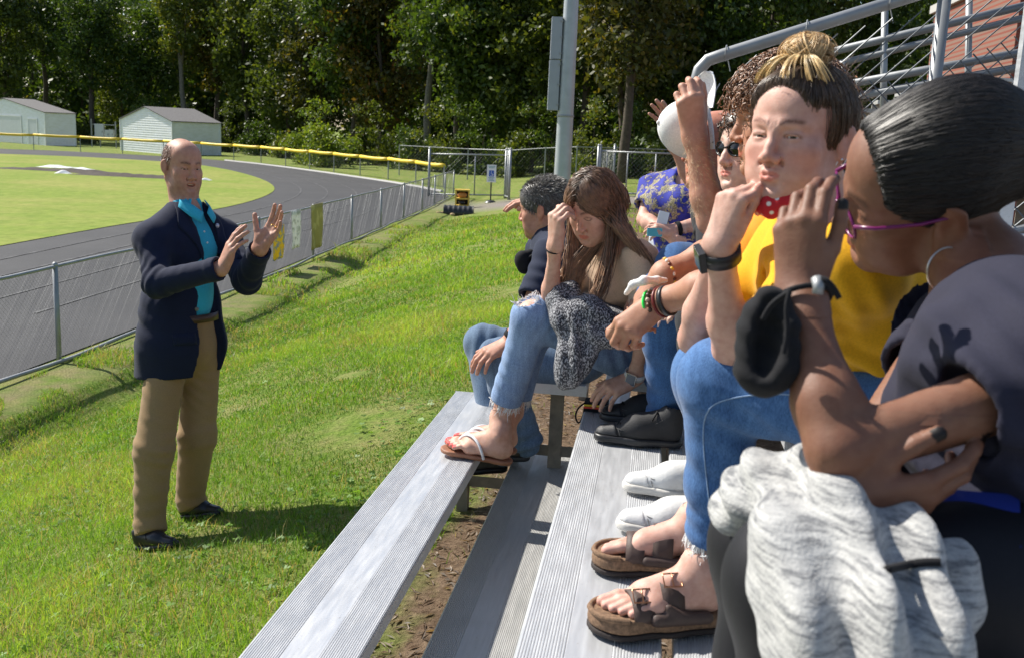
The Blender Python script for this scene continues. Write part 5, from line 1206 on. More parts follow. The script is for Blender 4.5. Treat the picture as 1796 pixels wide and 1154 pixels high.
    for i, t in enumerate(an):
        for (e, z) in ((.0, -.018), (.006, -.018), (.006, .018), (0, .018)): V.append(pb+Rb@A((.150+e)*math.cos(t), (.155+e)*math.sin(t), z))
    for i in range(30):
        for k in range(4): j = (i+1) % 30; Q.append([i*4+k, j*4+k, j*4+(k+1) % 4, i*4+(k+1) % 4])
    mb.add(V, Q); mb.build('belt', CM['brown'], o, True)
    # blazer: hollow shell, open in front
    f = Field(); torso_ops(f, J, 1.0, .020, 1.02, 1.10, .05)
    f.ell(J['pelvis']+A(-.01, 0, -.02), A(.195, .165, .17), R, .08); f.ell(J['pelvis']+A(-.015, 0, .14), A(.182, .150, .16), R, .08); f.cone(J['pelvis']-UPZ*.05+A(-.02, -.01, 0), J['pelvis']-UPZ*.16+A(-.03, -.015, 0), .165, .185, .08)
    f.ell(J['shr'], .062, None, .04); f.ell(J['shl'], .062, None, .04)
    for sh, el, wr in ((J['shr'], elR, wrR), (J['shl'], elL, wrL)):
        d = nrm(wr-el); f.cone(sh, el, .067, .058, .05); f.cone(el, wr-d*.01, .061, .048, .03, 1, False); f.cone(wr-d*.055, wr-d*.012, .052, .050, .01, 1, True)
        f.plane(wr-d*.012, d, .075); f.cone(wr-d*.05, wr+d*.05, .039, .039, .004, -1)
    f.plane(J['pelvis']-UPZ*.150+fw*.0, -UPZ+fw*.10, None); 
    nk = J['neck']; f.cone(nk+A(0, 0, -.05), M.o, .070, .080, .01, -1)
    cx = sd*-.022
    q0, q1, q2, q3, q4 = nk+fw*.10+UPZ*.05, nk+fw*.155-UPZ*.19+cx, J['pelvis']+fw*.15+UPZ*.15+cx, J['pelvis']+fw*.15-UPZ*.02+cx, J['pelvis']+fw*.15-UPZ*.24+cx
    f.cone(q0, q1, .062, .050, .006, -1); f.cone(q1, q2, .044, .055, .006, -1); f.cone(q2, q3, .055, .068, .006, -1); f.cone(q3, q4, .074, .110, .006, -1); c2 = sd*-.050-fw*.01; f.cone(q1+c2*.6, q2+c2, .050, .052, .006, -1); f.cone(q2+c2, q3+c2, .052, .05, .006, -1); f.cone(q3+c2, q4+c2, .05, .05, .006, -1)
    fo = [(elR, (wrR-J['shr']), .12, .006, .05), (elL, (wrL-J['shl']), .12, .006, .05), ((elR+J['shr'])/2, A(.5, 0, 1), .10, .005, .06), (J['pelvis']+A(-.1, -.1, .12), A(.2, 0, 1), .13, .005, .08), (J['chest']+fw*.1+sd*.08, A(1, 0, -.5), .13, .004, .07), (J['pelvis']+A(-.05, -.1, -.08), A(1, .4, .1), .14, .004, .12)]
    bz = cloth('blazer', f, .0078, CM['navy'], o, fo, 8, .0014)
    tb = bvh(bz)
    for sg in (1, -1):
        s_ = sd*sg; e0 = nk+cx*.3; top = nk+s_*.078+UPZ*.035+fw*.35; mid = nk+cx+s_*.046-UPZ*.14+fw*.35; low = nk+cx+s_*.040-UPZ*.27+fw*.35
        a = [top, mid, low]; b = [top+s_*.012-UPZ*.012, nk+s_*.118-UPZ*.05+fw*.35, nk+s_*.125-UPZ*.075+fw*.35, nk+cx+s_*.085-UPZ*.16+fw*.35, low+s_*.004]
        drape('lapel', lerp_grid(a, b, 14, 6), -fw, tb, .007, .004, CM['navy'], bz)
    for k, z in enumerate((.16, .07)):
        h = tb.ray_cast(Vector(J['pelvis']+UPZ*z+cx+sd*.058+fw*.5), Vector(-fw))
        if h[0] is not None: mb = MB(); mb.sphere(np.array(h[0])+fw*.003, .0095, 10, 6); mb.build('button', plain('horn_button', (.16, .15, .14), .4, 0, .2, 60), bz, True)
    for sg, z0_ in ((1, .055),):
        h = [J['pelvis']+UPZ*(z0_)+sd*x+fw*.4 for x in (.06, .15)]; drape('pocket_flap', lerp_grid(h, [p-UPZ*.05 for p in h], 6, 4), -fw, tb, .004, .003, CM['navy'], bz)
    h = tb.ray_cast(Vector(nk-sd*.085-UPZ*.075+fw*.4), Vector(-fw))
    if h[0] is not None: mb = MB(); mb.sphere(np.array(h[0])+fw*.010, (.011, .006, .011), 10, 6, frame(fw, UPZ)); mb.build('lapel_pin', plain('enamel_pin', (.45, .45, .55), .3, .5, .4, 200), bz, True)
    d = nrm(wrR-elR)
    for k in range(3): mb = MB(); mb.sphere(wrR-d*(.03+.018*k)-UPZ*.047+fw*.0, .006, 8, 5); mb.build('cuff_button', plain('cuff_button', (.2, .18, .16), .4, 0, .2, 60), bz, True)
    p, d2, n2, r2 = tipsL[2]; mb = MB(); q = wrL+(p-wrL)*.62; ring(q, p-wrL, .0108, .0016, 'ring', plain('gold', (.75, .48, .14), .25, .9, .1, 40), o)
man_speaking()
# ---------------------------------------------------------------- young woman with long hair on the second plank
def woman_long_hair():
    J = dict(pelvis=P(1118, 605, 3.52), chest=P(1088, 478, 3.36), neck=P(1062, 412, 3.28), shl=P(1118, 452, 3.20), shr=P(1040, 446, 3.46))
    hipL, hipR = P(1110, 628, 3.42), P(1098, 610, 3.62)
    knL, knR = P(934, 556, 3.26), P(940, 560, 3.42); anL, anR = P(878, 732, 3.42), P(900, 722, 3.52)
    elR, wrR = P(964, 538, 3.26), P(974, 428, 3.13); elL, wrL = P(1135, 570, 3.14), P(1112, 662, 3.24)
    heelL = P(897, 789, 3.40); toeL = P(778, 770, 3.46); heelR = P(905, 778, 3.52); toeR = P(800, 748, 3.56)
    zt = .878
    for q in (toeL, toeR): q[2] = zt
    for q in (heelL, heelR): q[2] = zt-.022
    M = HeadM(P(1040, 362, 3.20), dv(-.52, -.46, .68), dv(-.20, .92, .26), .93, .96)
    f = Field(); head_ops(f, M, eye=0.0, jaw=.92, nose=.92, lips=1.05, brow=.7, cheek=.95)
    f.cone(M.p(0, -.02, -.05), J['neck'], .048, .05, .03); f.cone(J['neck'], J['chest'], .05, .07, .03)
    torso_ops(f, J, .88, -.01, .95, .95)
    arm_ops(f, J['shr'], elR, wrR, .9, .78); arm_ops(f, J['shl'], elL, wrL, .9, .78)
    for a in ((hipL, knL, anL), (hipR, knR, anR)): leg_ops(f, *a, .95)
    tR, tL = [], []
    hand_ops(f, wrR, dv(-.02, .98, .12), dv(-.86, .05, .50), True, [(58, 62, 30), (52, 66, 34), (50, 70, 34), (46, 66, 30)], (4, 1, -2, -6), (30, 52, 14, 20), .95, tR)
    hand_ops(f, wrL, dv(-.80, -.38, .30), dv(-.12, .80, .58), False, [(28, 24, 12), (30, 26, 12), (32, 26, 12), (34, 28, 12)], (8, 2, -4, -10), (30, 25, 8, 8), .95, tL)
    fl_ = []
    for h_, t_, l_ in ((heelL, toeL, True), (heelR, toeR, False)): fl_.append(bare_foot(f, h_+UPZ*.012, t_+UPZ*.012, UPZ, l_, .95))
    for (R_, X_, k_, tp), an in zip(fl_, (anL, anR)): f.cone(an, X_((0, .05, .09)), .036, .032, .02)
    def tint(V, T):
        h = np.linalg.norm(V-M.o, axis=1) < .15; T[h] = face_tint(V[h], M, lip=(.92, .50, .48), brow=(.20, .15, .12), blush=.2, browt=.0048, browy=.0225)
        L = M.inv(V); x = np.abs(L[:, 0]/M.w); m = np.exp(-((L[:, 2]+.0062+.0035*((x-.031)/.013)**2*-1)/.0016)**2)*(np.abs(x-.031) < .0145)*(L[:, 1] > .06)*h; T[:] = T*(1-m[:, None]*.85)+A(.05, .035, .03)*m[:, None]*.85
        for (_, _, _, tp) in fl_: nail_tint(V, T, tp, (1.0, .10, .12))
        nail_tint(V, T, tR+tL, (1.15, .95, .92)); return T
    o = body('young woman with long brown hair in beige top and ripped jeans, hand on her forehead', f, [(M.o, A(.125, .125, .145), .0030), (wrR+A(-.01, 0, .08), A(.085, .085, .10), .0028), (wrL+dv(-.8, -.38, .3)*.08, A(.12, .09, .085), .0028), ((heelL+toeL)/2+UPZ*.045, A(.16, .07, .075), .003), ((heelR+toeR)/2+UPZ*.045, A(.16, .07, .075), .0032)], SKM['C'], tint)
    # hair: centre parting, long strands over the shoulders
    r = np.random.default_rng(8); cap = scalp_field(M, .003, (0, .130, -.020), (.078, .075, .100), (0, -.02, -.075), (0, .3, -1)); V, F = cap.surf(.006, smooth=2); parts = [(V, F, np.ones((len(V), 3))*A(.055, .030, .018))]
    capV, capF = V, F; L = cap_roots(V, F, 4600, 9, M, lambda L: L[:, 2] > .01)
    n = len(L); sgn = np.where(L[:, 0]+r.normal(0, .002, n) > -.004, 1.0, -1.0); Mx = 16; t = np.linspace(0, 1, Mx)
    loc = L*1.0; ear = np.c_[sgn*(.084+r.normal(0, .006, n))*M.w, np.clip(L[:, 1]*.55-.012+.02*(L[:, 1] > .04), -.09, .03), np.full(n, -.03)+r.normal(0, .01, n)]
    # continue in world space: hangs down and back over the near shoulder or in front
    rootw = M.pts(loc); earw = M.pts(ear); md_ = np.c_[sgn*(.35+.65*np.abs(L[:, 0])/.077), (L[:, 1]+.014)/.0985*1.08, (L[:, 2]-.035)/.0865*.55-.05]; md_ /= np.linalg.norm(md_, axis=1)[:, None]; midw = M.pts(A(0, -.014, .035)+md_*A(.0765*M.w, .0985, .0865)*1.10)
    nearside = sgn < 0       # the side towards the camera is her left
    nearside = (earw-M.o)@dv(0, 0, 1) > 0.01
    front = r.random(n) < np.where(nearside, .12, .75); backend = P(1150, 452, 3.16)
    e1f = P(1055, 500, 3.14)+r.normal(0, .012, (n, 3)); e2f = np.stack([P(1020+q, 560-q*.3, 3.14) for q in r.normal(0, 12, n)])
    e1b = np.stack([P(1104+q, 418+q*.8, 3.12) for q in r.normal(0, 11, n)]); e2b = np.stack([P(1142+q, 472+q*1.0, 3.18) for q in r.normal(0, 15, n)])
    e1r = np.stack([P(1008+q, 470, 3.22) for q in r.normal(0, 7, n)]); e2r = np.stack([P(990+q, 515+q, 3.24) for q in r.normal(0, 8, n)])
    e1 = np.where((front & nearside)[:, None], e1f, np.where(nearside[:, None], e1b, e1r)); e2 = np.where((front & nearside)[:, None], e2f, np.where(nearside[:, None], e2b, e2r))
    ctrl = np.stack([rootw, midw, earw, e1, e2], 1); tt = t*4; i = np.minimum(tt.astype(int), 3); u = (tt-i)[None, :, None]
    pm = np.concatenate([ctrl[:, :1]*2-ctrl[:, 1:2], ctrl, ctrl[:, -1:]*2-ctrl[:, -2:-1]], 1); p0, p1, p2, p3 = pm[:, i], pm[:, i+1], pm[:, i+2], pm[:, i+3]
    path = .5*(2*p1+(p2-p0)*u+(2*p0-5*p1+4*p2-p3)*u*u+(3*p1-p0-3*p2+p3)*u**3); path += np.cumsum(r.normal(0, .0011, path.shape), 1)
    ll = path-M.o; Lc = M.inv(path.reshape(-1, 3)); k = np.sqrt((Lc[:, 0]/(.083*M.w))**2+((Lc[:, 1]+.016)/.104)**2+((Lc[:, 2]-.034)/.092)**2); out = np.where((k < 1)[:, None], (Lc-A(0, -.016, .034))/np.maximum(k, .3)[:, None]+A(0, -.016, .034), Lc); path = M.pts(out).reshape(path.shape)
    path = stick(path, capV, capF, .0015, .008, 3, 10); parts.append(strand_part(path, .0019, (.095, .052, .030), .45, 3, (.34, .20, .12), .0009)); hair_obj(parts, o)
    # top
    f = Field(); torso_ops(f, J, .9, .004, .95, .98, .05, .9); f.plane(J['neck']+nrm(J['chest']-J['neck'])*.035, J['neck']-J['chest'], .14)
    for sh, el, fr_ in ((J['shr'], elR, .66), (J['shl'], elL, .72)): f.cone(sh, sh+(el-sh)*fr_, .056, .050, .04, 1, True); f.cone(sh+(el-sh)*(fr_-.05), el, .043, .040, .004, -1)
    f.plane(J['pelvis']+UPZ*.04, -UPZ)
    cloth('top', f, .0065, CM['beige'], o, [((J['chest']+J['pelvis'])/2+A(-.05, -.05, 0), A(.3, 0, 1), .14, .006, .035), ((J['shl']+elL)/2, elL-J['shl'], .07, .003, .03), (J['pelvis']+A(0, -.1, .08), A(.2, 0, 1), .12, .006, .03)], 3, .001)
    # jeans with a torn knee and raw hem
    f = Field(); Rp = frame(dv(-1, 0, .15), UPZ); f.ell(J['pelvis'], A(.165, .15, .105), Rp, .05)
    for hip, kn, an in ((hipL, knL, anL), (hipR, knR, anR)):
        f.cone(hip, kn, .088, .066, .04); f.cone(kn, kn+(an-kn)*.82, .066, .051, .03, 1, False); f.cone(kn+(an-kn)*.6, kn+(an-kn)*.84, .0535, .0515, .01, 1, True); f.plane(kn+(an-kn)*.83, an-kn, .09); f.cone(kn+(an-kn)*.72, an, .042, .042, .004, -1)
    f.plane(J['pelvis']+UPZ*.10, UPZ, .26)
    fwk = nrm(knL-hipL); kc = knL+UPZ*.050+fwk*.034; f.ell(kc, A(.052, .040, .034), frame(nrm(knL-hipL), UPZ), .003, -1)
    jn = cloth('jeans', f, .006, CM['denimC'], o, [(knL-fwk*.07, fwk, .09, .005, .035), (hipL+A(-.02, -.05, .03), A(1, .3, .5), .13, .007, .045), ((knL+anL)/2, anL-knL, .12, .003, .05)], 5, .0012)
    # white threads at the torn knee and hem
    mb = MB(); r2 = np.random.default_rng(3)
    for an, kn in ((anL, knL), (anR, knR)):
        c = kn+(an-kn)*.83; ax = nrm(an-kn); u_ = nrm(np.cross(ax, A(0, 1, .2))); v_ = np.cross(ax, u_)
        for a in r2.uniform(0, 6.28, 90): p = c+(u_*math.cos(a)+v_*math.sin(a))*.050; mb.tube([p-ax*.008, p+ax*r2.uniform(.004, .018)+r2.normal(0, .003, 3), p+ax*r2.uniform(.012, .034)+r2.normal(0, .007, 3)], [.0014, .0012, .0006], 4, False)
    Rk = frame(nrm(knL-hipL), UPZ); jv = np.zeros(len(jn.data.vertices)*3, np.float32); jn.data.vertices.foreach_get('co', jv); jv = jv.reshape(-1, 3); q = (jv-kc)@Rk/A(.052, .040, .034); kk = np.linalg.norm(q, axis=1); rim = jv[(kk > .98) & (kk < 1.12) & (q[:, 2] > -.9)]
    for p in rim[r2.permutation(len(rim))[:160]]: o_ = nrm(p-knL); mb.tube([p+o_*.001, p+o_*.004+r2.normal(0, .004, 3), p+o_*.004+r2.normal(0, .008, 3)], [.0014, .0011, .0006], 4, False)
    mb.build('loose_threads', CM['whitecloth'], jn)['kind'] = 'stuff'
    # hair tie, watch, flip flops
    ring(wrR-nrm(wrR-elR)*.02, wrR-elR, .0275, .0026, 'hair_tie', CM['black'], o)
    d = nrm(wrL-elL); wc = wrL-d*.012; ring(wc, d, .0315, .0025, 'watch_strap', CM['whitecloth'], o, .020)
    fd = dv(-.25, .45, .86); fd = nrm(fd-d*(fd@d)); Rw = frame(d, fd); w_ = MB(); w_.box((-.017, -.020, .030), (.017, .020, .040), Rw, wc); wt = w_.build('watch_case', plain('silver_case', (.6, .6, .6), .25, .9, .05, 20), o); w_ = MB(); w_.box((-.015, -.018, .0402), (.015, .018, .0412), Rw, wc); w_.build('watch_face', plain('watch_glass', (.12, .14, .17), .08, .2, .1, 10), wt)
    so_ = plain('tan_footbed', (.30, .13, .07), .6, 0, .2, 25, .1); stp = plain('white_strap', (.80, .80, .80), .4, 0, .05, 10)
    for (R_, X_, k_, tp), l_ in zip(fl_, (1, -1)):
        f = Field()
        for a, b, ra, rb in (((0, .03, -.004), (0, .12, -.004), .036, .036), ((0, .12, -.004), (-.004*l_, .205, -.004), .036, .046)): f.cone(X_(A(*a)*k_), X_(A(*b)*k_), ra*k_, rb*k_, .02)
        f.plane(X_((0, 0, .0)), R_[:, 2], None, .003); f.plane(X_((0, 0, -.016)), -R_[:, 2], None, .003); so2 = cloth('flip_flop', f, .0045, so_, o)
        for e in (-1, 1):
            mb = MB(); pts = [(.016*l_, .200, .012), (.014*l_+e*.006, .186, .044), (.006*l_+e*.022, .150, .066), (e*.040, .112, .052), (e*.047, .092, .020), (e*.040, .086, -.004)]; pts = smooth_line([X_(A(*p)*k_) for p in pts]); mb.tube(pts, .0052, 6); mb.build('strap', stp, so2, True)
    return J, knL, hipL
CJ = woman_long_hair()
def cardigan():
    J, kn, hip = CJ; a = kn+(hip-kn)*.28+UPZ*.085; b = kn+(hip-kn)*.72+UPZ*.10; f = Field(); near = dv(0, 0, 1); rt = dv(1, 0, 0)
    f.cone(a, b, .045, .060, .06); f.cone(b, P(1085, 565, 3.22), .055, .04, .05); f.cone(a+near*.05, P(985, 560, 3.15), .055, .04, .05); f.cone(P(1020, 560, 3.15), P(1005, 640, 3.13), .06, .055, .05); f.cone(P(1005, 630, 3.13), P(994, 662, 3.13), .052, .040, .03); f.cone(P(1040, 545, 3.13), P(1060, 590, 3.12), .05, .045, .05); f.cone(P(980, 520, 3.2), P(1000, 508, 3.22), .035, .03, .04)
    V, F = f.surf(.006, smooth=2); V = folds(V, vnormals(V, F), [(P(1005, 610, 3.13), A(1, 0, .15), .16, .011, .055), (P(1060, 560, 3.13), A(.6, 0, 1), .12, .012, .06), (a, A(.8, .2, .6), .1, .008, .05)], 12)
    t = NT('marled_knit'); n = t.noise(230, 2, t.pos((1, 1, .6))); n2 = t.noise(14, 3); t.set(Base_Color=t.mix(.25, t.ramp(n, [(.44, (.012, .013, .018)), (.5, (.07, .075, .09)), (.60, (.48, .48, .50))]), t.ramp(n2, [(.4, (.02, .02, .03)), (.7, (.3, .3, .32))])), Roughness=.95); t.bump(n, .8, .004)
    o = link('cardigan', mkmesh('cardigan', V, F, True), t.m); tag(o, 'black and white marled knit cardigan bunched on the long haired woman lap', 'cardigan')
cardigan()
# ---------------------------------------------------------------- grey haired man beyond her
def man_grey_hair():
    J = dict(pelvis=P(1002, 625, 4.10), chest=P(985, 490, 4.12), neck=P(968, 418, 4.13), shl=P(972, 446, 3.95), shr=P(972, 440, 4.32))
    hipL, hipR = P(990, 640, 4.0), P(985, 630, 4.2); knL, knR = P(872, 628, 3.98), P(848, 602, 4.22); anL, anR = P(920, 770, 4.05), P(880, 790, 4.12)
    elL, wrL = P(928, 545, 3.86), P(893, 600, 3.90); elR, wrR = P(938, 440, 4.52), P(962, 352, 4.34)
    M = HeadM(P(953, 366, 4.12), dv(-.90, -.14, -.36), dv(-.12, 1, .05), 1.0, 1.0)
    f = Field(); head_ops(f, M, eye=.3, jaw=1.08, nose=1.15, lips=.7, brow=1.2)
    f.cone(M.p(0, -.02, -.05), J['neck'], .058, .064, .03); torso_ops(f, J, 1.0, -.01); arm_ops(f, J['shl'], elL, wrL); arm_ops(f, J['shr'], elR, wrR)
    for a in ((hipL, knL, anL), (hipR, knR, anR)): leg_ops(f, *a)
    tl = []; hand_ops(f, wrL, dv(-.80, -.42, .3), dv(-.45, .75, .48), False, [(22, 24, 12)]*4, (10, 3, -3, -10), (30, 15, 8, 8), 1.05, tl, 1.08)
    hand_ops(f, wrR, dv(-.95, -.06, -.1), dv(-.05, .95, .25), True, [(12, 18, 10), (14, 20, 10), (16, 22, 10), (18, 24, 10)], (4, 1, -2, -5), (20, 30, 6, 6), 1.08, None, 1.08)
    def tint(V, T):
        h = np.linalg.norm(V-M.o, axis=1) < .16; T[h] = face_tint(V[h], M, lip=(.95, .66, .62), brow=(.4, .36, .34), blush=.3, shave=.25); return T
    o = body('grey haired man in navy polo shading his eyes, seated on the farther bleachers', f, [(M.o, A(.13, .13, .15), .0036), (wrL+dv(-.8, -.42, .3)*.08, A(.13, .1, .09), .0034), (wrR+dv(-.8, -.2, 0)*.08, A(.14, .12, .09), .0034)], SKM['B'], tint)
    r = np.random.default_rng(15); cap = scalp_field(M, .005, (0, .128, -.020), (.080, .072, .094), (0, -.03, -.05), (0, .5, -1)); V, F = cap.surf(.006, smooth=2); parts = [(V, F, np.ones((len(V), 3))*A(.085, .078, .072))]
    L, d = scalp_roots(5200, 15, M, lambda L: (L[:, 2] > -.035+.5*np.clip(L[:, 1]+.02, -.1, .1)) & ~((L[:, 1] > .055) & (L[:, 2] < .068)) & (L[:, 1] < .085) & ~((np.abs(L[:, 1]+.012) < .026) & (L[:, 2] < .026)))
    n = len(L); fl0 = np.c_[r.normal(0, .3, n), -.55+r.normal(0, .3, n)-0*L[:, 0], .2-1.2*(L[:, 2] < .06)+r.normal(0, .3, n)]; dirn = d*1.0+fl0*.75; dirn /= np.linalg.norm(dirn, axis=1)[:, None]; t = np.linspace(0, 1, 4)[None, :, None]; ln = (r.uniform(.010, .020, n)*np.where(L[:, 2] > .06, 1.5, .75))[:, None, None]
    path = (L*A(M.w, 1, 1)*1.03)[:, None]+dirn[:, None]*t*ln+A(0, -.3, -.5)*ln*t*t*.6; col = np.where(r.random((n, 1, 1)) < .45, A(.34, .33, .32), A(.05, .043, .038)); parts.append(strand_part(M.pts(path.reshape(-1, 3)).reshape(n, 4, 3), .0012, col, .3, 2)); hair_obj(parts, o)
    f = Field(); torso_ops(f, J, 1.0, .010, 1.02, 1.08); f.cone(J['neck'], J['neck']+nrm(M.o-J['neck'])*.03, .075, .068, .02)
    for sh, el in ((J['shl'], elL), (J['shr'], elR)): f.cone(sh, sh+(el-sh)*.80, .073, .070, .05, 1, True); f.cone(sh+(el-sh)*.72, el, .056, .056, .004, -1)
    f.plane(J['pelvis']+UPZ*.0, -UPZ); cloth('polo_shirt', f, .008, CM['poloB'], o, [((J['shl']+elL)/2, elL-J['shl'], .1, .005, .05), (J['chest'], A(1, 0, .6), .15, .005, .07)], 31, .001)
    f = Field(); f.ell(J['pelvis'], A(.18, .16, .11), frame(dv(-1, 0, 0), UPZ), .05)
    for hip, kn, an in ((hipL, knL, anL), (hipR, knR, anR)): f.cone(hip, kn, .098, .078, .05); f.cone(kn, an, .078, .070, .03); f.cone(an, an+(an-kn)*.08, .072, .074, .01, 1, True)
    cloth('jeans', f, .008, CM['denimB'], o, [(knL, knL-hipL, .12, .006, .06), (knR, knR-hipR, .12, .006, .06), (anL, anL-knL, .12, .007, .05), ((knL+anL)/2, anL-knL, .12, .005, .08)], 33, .0015)
    bm_ = plain('mottled_boot', (.055, .047, .038), .8, 0, .5, 40, .3)
    for an, hd in ((anL, A(-.9, -.25, 0)), (anR, A(-.95, -.35, 0))):
        h_ = an+A(.03, .01, 0); h_[2] = gz(h_[0], h_[1])+.18 if an is anL else gz(h_[0], h_[1])+.10; h_[2] = an[2]-.085; shoe('boot', h_, h_+nrm(hd)*.29, UPZ, o, bm_, MATS['black'], 1.0, CM['black'])
    ring(wrL-nrm(wrL-elL)*.03, wrL-elL, .034, .003, 'watch_strap', CM['black'], o, .022)
    # camera strap and black case at his chest
    mb = MB(); mb.tube(smooth_line([P(960, 432, 3.98), P(945, 440, 3.95), P(925, 455, 3.93)]), .006, 6); st = mb.build('strap', CM['black'], o)
    f = Field(); f.cone(P(920, 468, 3.95), P(916, 452, 3.95), .030, .026, .03); f.cone(P(914, 458, 3.95), P(930, 446, 3.97), .024, .02, .02); cloth('pouch', f, .005, CM['black'], o)
man_grey_hair()
# ---------------------------------------------------------------- row of people on the near bleachers, partly hidden
def seated(Jpx, hips, knees, ankles): return [P(*q) for q in Jpx], [P(*q) for q in hips], [P(*q) for q in knees], [P(*q) for q in ankles]
def curly(M, n, seed, col, rad=.012, ln=.11, cond=None, tip=None, turns=4.5, r0=.0022):
    r = np.random.default_rng(seed); L, d = scalp_roots(n, seed, M, cond or (lambda L: (L[:, 2] > -.03) & ~((L[:, 1] > .055) & (L[:, 2] < .06)))); n = len(L); t = np.linspace(0, 1, 22); ax = d+r.normal(0, .35, d.shape)+A(0, -.1, -.15); ax /= np.linalg.norm(ax, axis=1)[:, None]
    u = np.cross(ax, r.normal(size=ax.shape)); u /= np.linalg.norm(u, axis=1)[:, None]; v = np.cross(ax, u); ph = r.uniform(0, 6.28, (n, 1)); l_ = ln*r.uniform(.55, 1.1, (n, 1)); a = ph+t[None]*turns*6.28*r.uniform(.7, 1.2, (n, 1)); rr = rad*(.35+.65*t)[None]*r.uniform(.7, 1.2, (n, 1))
    path = (L*A(M.w, 1, 1))[:, None]+ax[:, None]*(t[None]*l_*.55)[..., None]+u[:, None]*(np.cos(a)*rr)[..., None]+v[:, None]*(np.sin(a)*rr)[..., None]+A(0, 0, -1)*((t**2)[None]*l_*.28)[..., None]
    return strand_part(M.pts(path.reshape(-1, 3)).reshape(n, 22, 3), r0, col, .45, seed, tip, r0*.6)
def man_cap():
    J = dict(pelvis=P(1330, 560, 3.16), chest=P(1300, 420, 3.10), neck=P(1275, 330, 3.08), shl=P(1300, 370, 2.95), shr=P(1275, 365, 3.30))
    hL, hR = P(1320, 575, 3.06), P(1310, 565, 3.28); kL, kR = P(1165, 520, 2.92), P(1195, 470, 3.10); aL, aR = P(1172, 730, 3.08), P(1160, 660, 3.34)
    elL, wrL = P(1248, 388, 2.90), P(1217, 232, 2.86); elR, wrR = P(1235, 460, 3.20), P(1175, 480, 3.16)
    M = HeadM(P(1258, 262, 3.10), dv(-.92, .0, .2), dv(0, 1, 0), 1.0, 1.0)
    f = Field(); head_ops(f, M, eye=.5, jaw=1.05, nose=1.1, lips=.8); f.cone(M.p(0, -.02, -.05), J['neck'], .058, .064, .03); torso_ops(f, J, 1.0, -.01); arm_ops(f, J['shl'], elL, wrL, 1.02, 1.06); arm_ops(f, J['shr'], elR, wrR)
    for a in ((hL, kL, aL), (hR, kR, aR)): leg_ops(f, *a)
    tp = []; hand_ops(f, wrL, dv(-.22, .96, .16), dv(.02, -.25, .97), False, [(34, 48, 28), (38, 50, 28), (42, 54, 30), (46, 56, 30)], (5, 1, -3, -7), (26, 40, 12, 14), 1.06, tp, 1.08); hand_ops(f, wrR, dv(-.8, -.5, .2), dv(-.3, .8, .3), True, None, s=1.05)
    def tint(V, T):
        h = np.linalg.norm(V-M.o, axis=1) < .16; T[h] = face_tint(V[h], M, blush=.5, shave=.3)*A(1.05, .85, .82); return T
    o = body('man holding up a white cap with a hairy forearm to shade his face', f, [(M.o, A(.12, .12, .15), .004), (wrL+A(0, 0, .08), A(.1, .1, .12), .0032)], SKM['E'], tint, .009)
    # forearm hair
    r = np.random.default_rng(2); n = 1100; t_ = r.uniform(.08, 1.0, n); a = r.uniform(0, 6.28, n); ax = nrm(wrL-elL); u = nrm(np.cross(ax, A(0, 1, 0))); v = np.cross(ax, u); rad = np.interp(t_, [0, .28, .9, 1], [.040, .0455, .0295, .028]); rd = np.cos(a)[:, None]*u+np.sin(a)[:, None]*v; p = elL+(wrL-elL)*t_[:, None]+rd*rad[:, None]; dr = rd*.5-ax*.55+np.cross(ax, rd)*.5+r.normal(0, .3, (n, 3)); q = np.linspace(0, 1, 4)[None, :, None]
    path = p[:, None]+dr[:, None]*q*r.uniform(.008, .020, (n, 1, 1)); hair_obj([strand_part(path, .00055, (.55, .40, .22), .4, 4)], o, 'arm_hair')
    f = Field(); torso_ops(f, J, 1.0, .012, 1.02, 1.08)
    for sh, el in ((J['shl'], elL), (J['shr'], elR)): f.cone(sh, sh+(el-sh)*.6, .075, .07, .05, 1, True)
    cloth('shirt', f, .01, CM['charcoal'], o, None, 3, .002)
    f = Field(); f.ell(J['pelvis'], A(.18, .16, .11), frame(dv(-1, 0, 0), UPZ), .05)
    for hip, kn, an in ((hL, kL, aL), (hR, kR, aR)): f.cone(hip, kn, .095, .076, .05); f.cone(kn, an, .076, .060, .03); f.cone(an-(an-kn)*.08, an+(an-kn)*.02, .068, .069, .004, 1, True)
    cloth('jeans', f, .0075, CM['denimE'], o, [(kL, kL-hL, .12, .006, .06), ((kL+aL)/2, A(.35, 0, 1), .16, .007, .09), (aL, aL-kL, .1, .006, .045), ((kR+aR)/2, aR-kR, .15, .005, .08), (kR, kR-hR, .12, .006, .06)], 41, .0015)
    rub = plain('black_canvas', (.018, .018, .02), .7, 0, .2, 60, .3)
    for (hx, hy, tx, ty, dd_) in ((1200, 772, 1052, 740, 3.02), (1200, 724, 1056, 694, 3.24)):
        h_, t_ = P(hx, hy, dd_), P(tx, ty, dd_+.02); h_[2] = 1.054; t_[2] = 1.058; t_ = h_+nrm(t_-h_)*.275; shoe('sneaker', h_, t_, UPZ, o, rub, MATS['black'], 1.0, CM['black'], .02, None, plain('rubber_cap', (.03, .03, .032), .5, 0, .15, 90, .4))
    return M, wrL
EM, EW = man_cap()
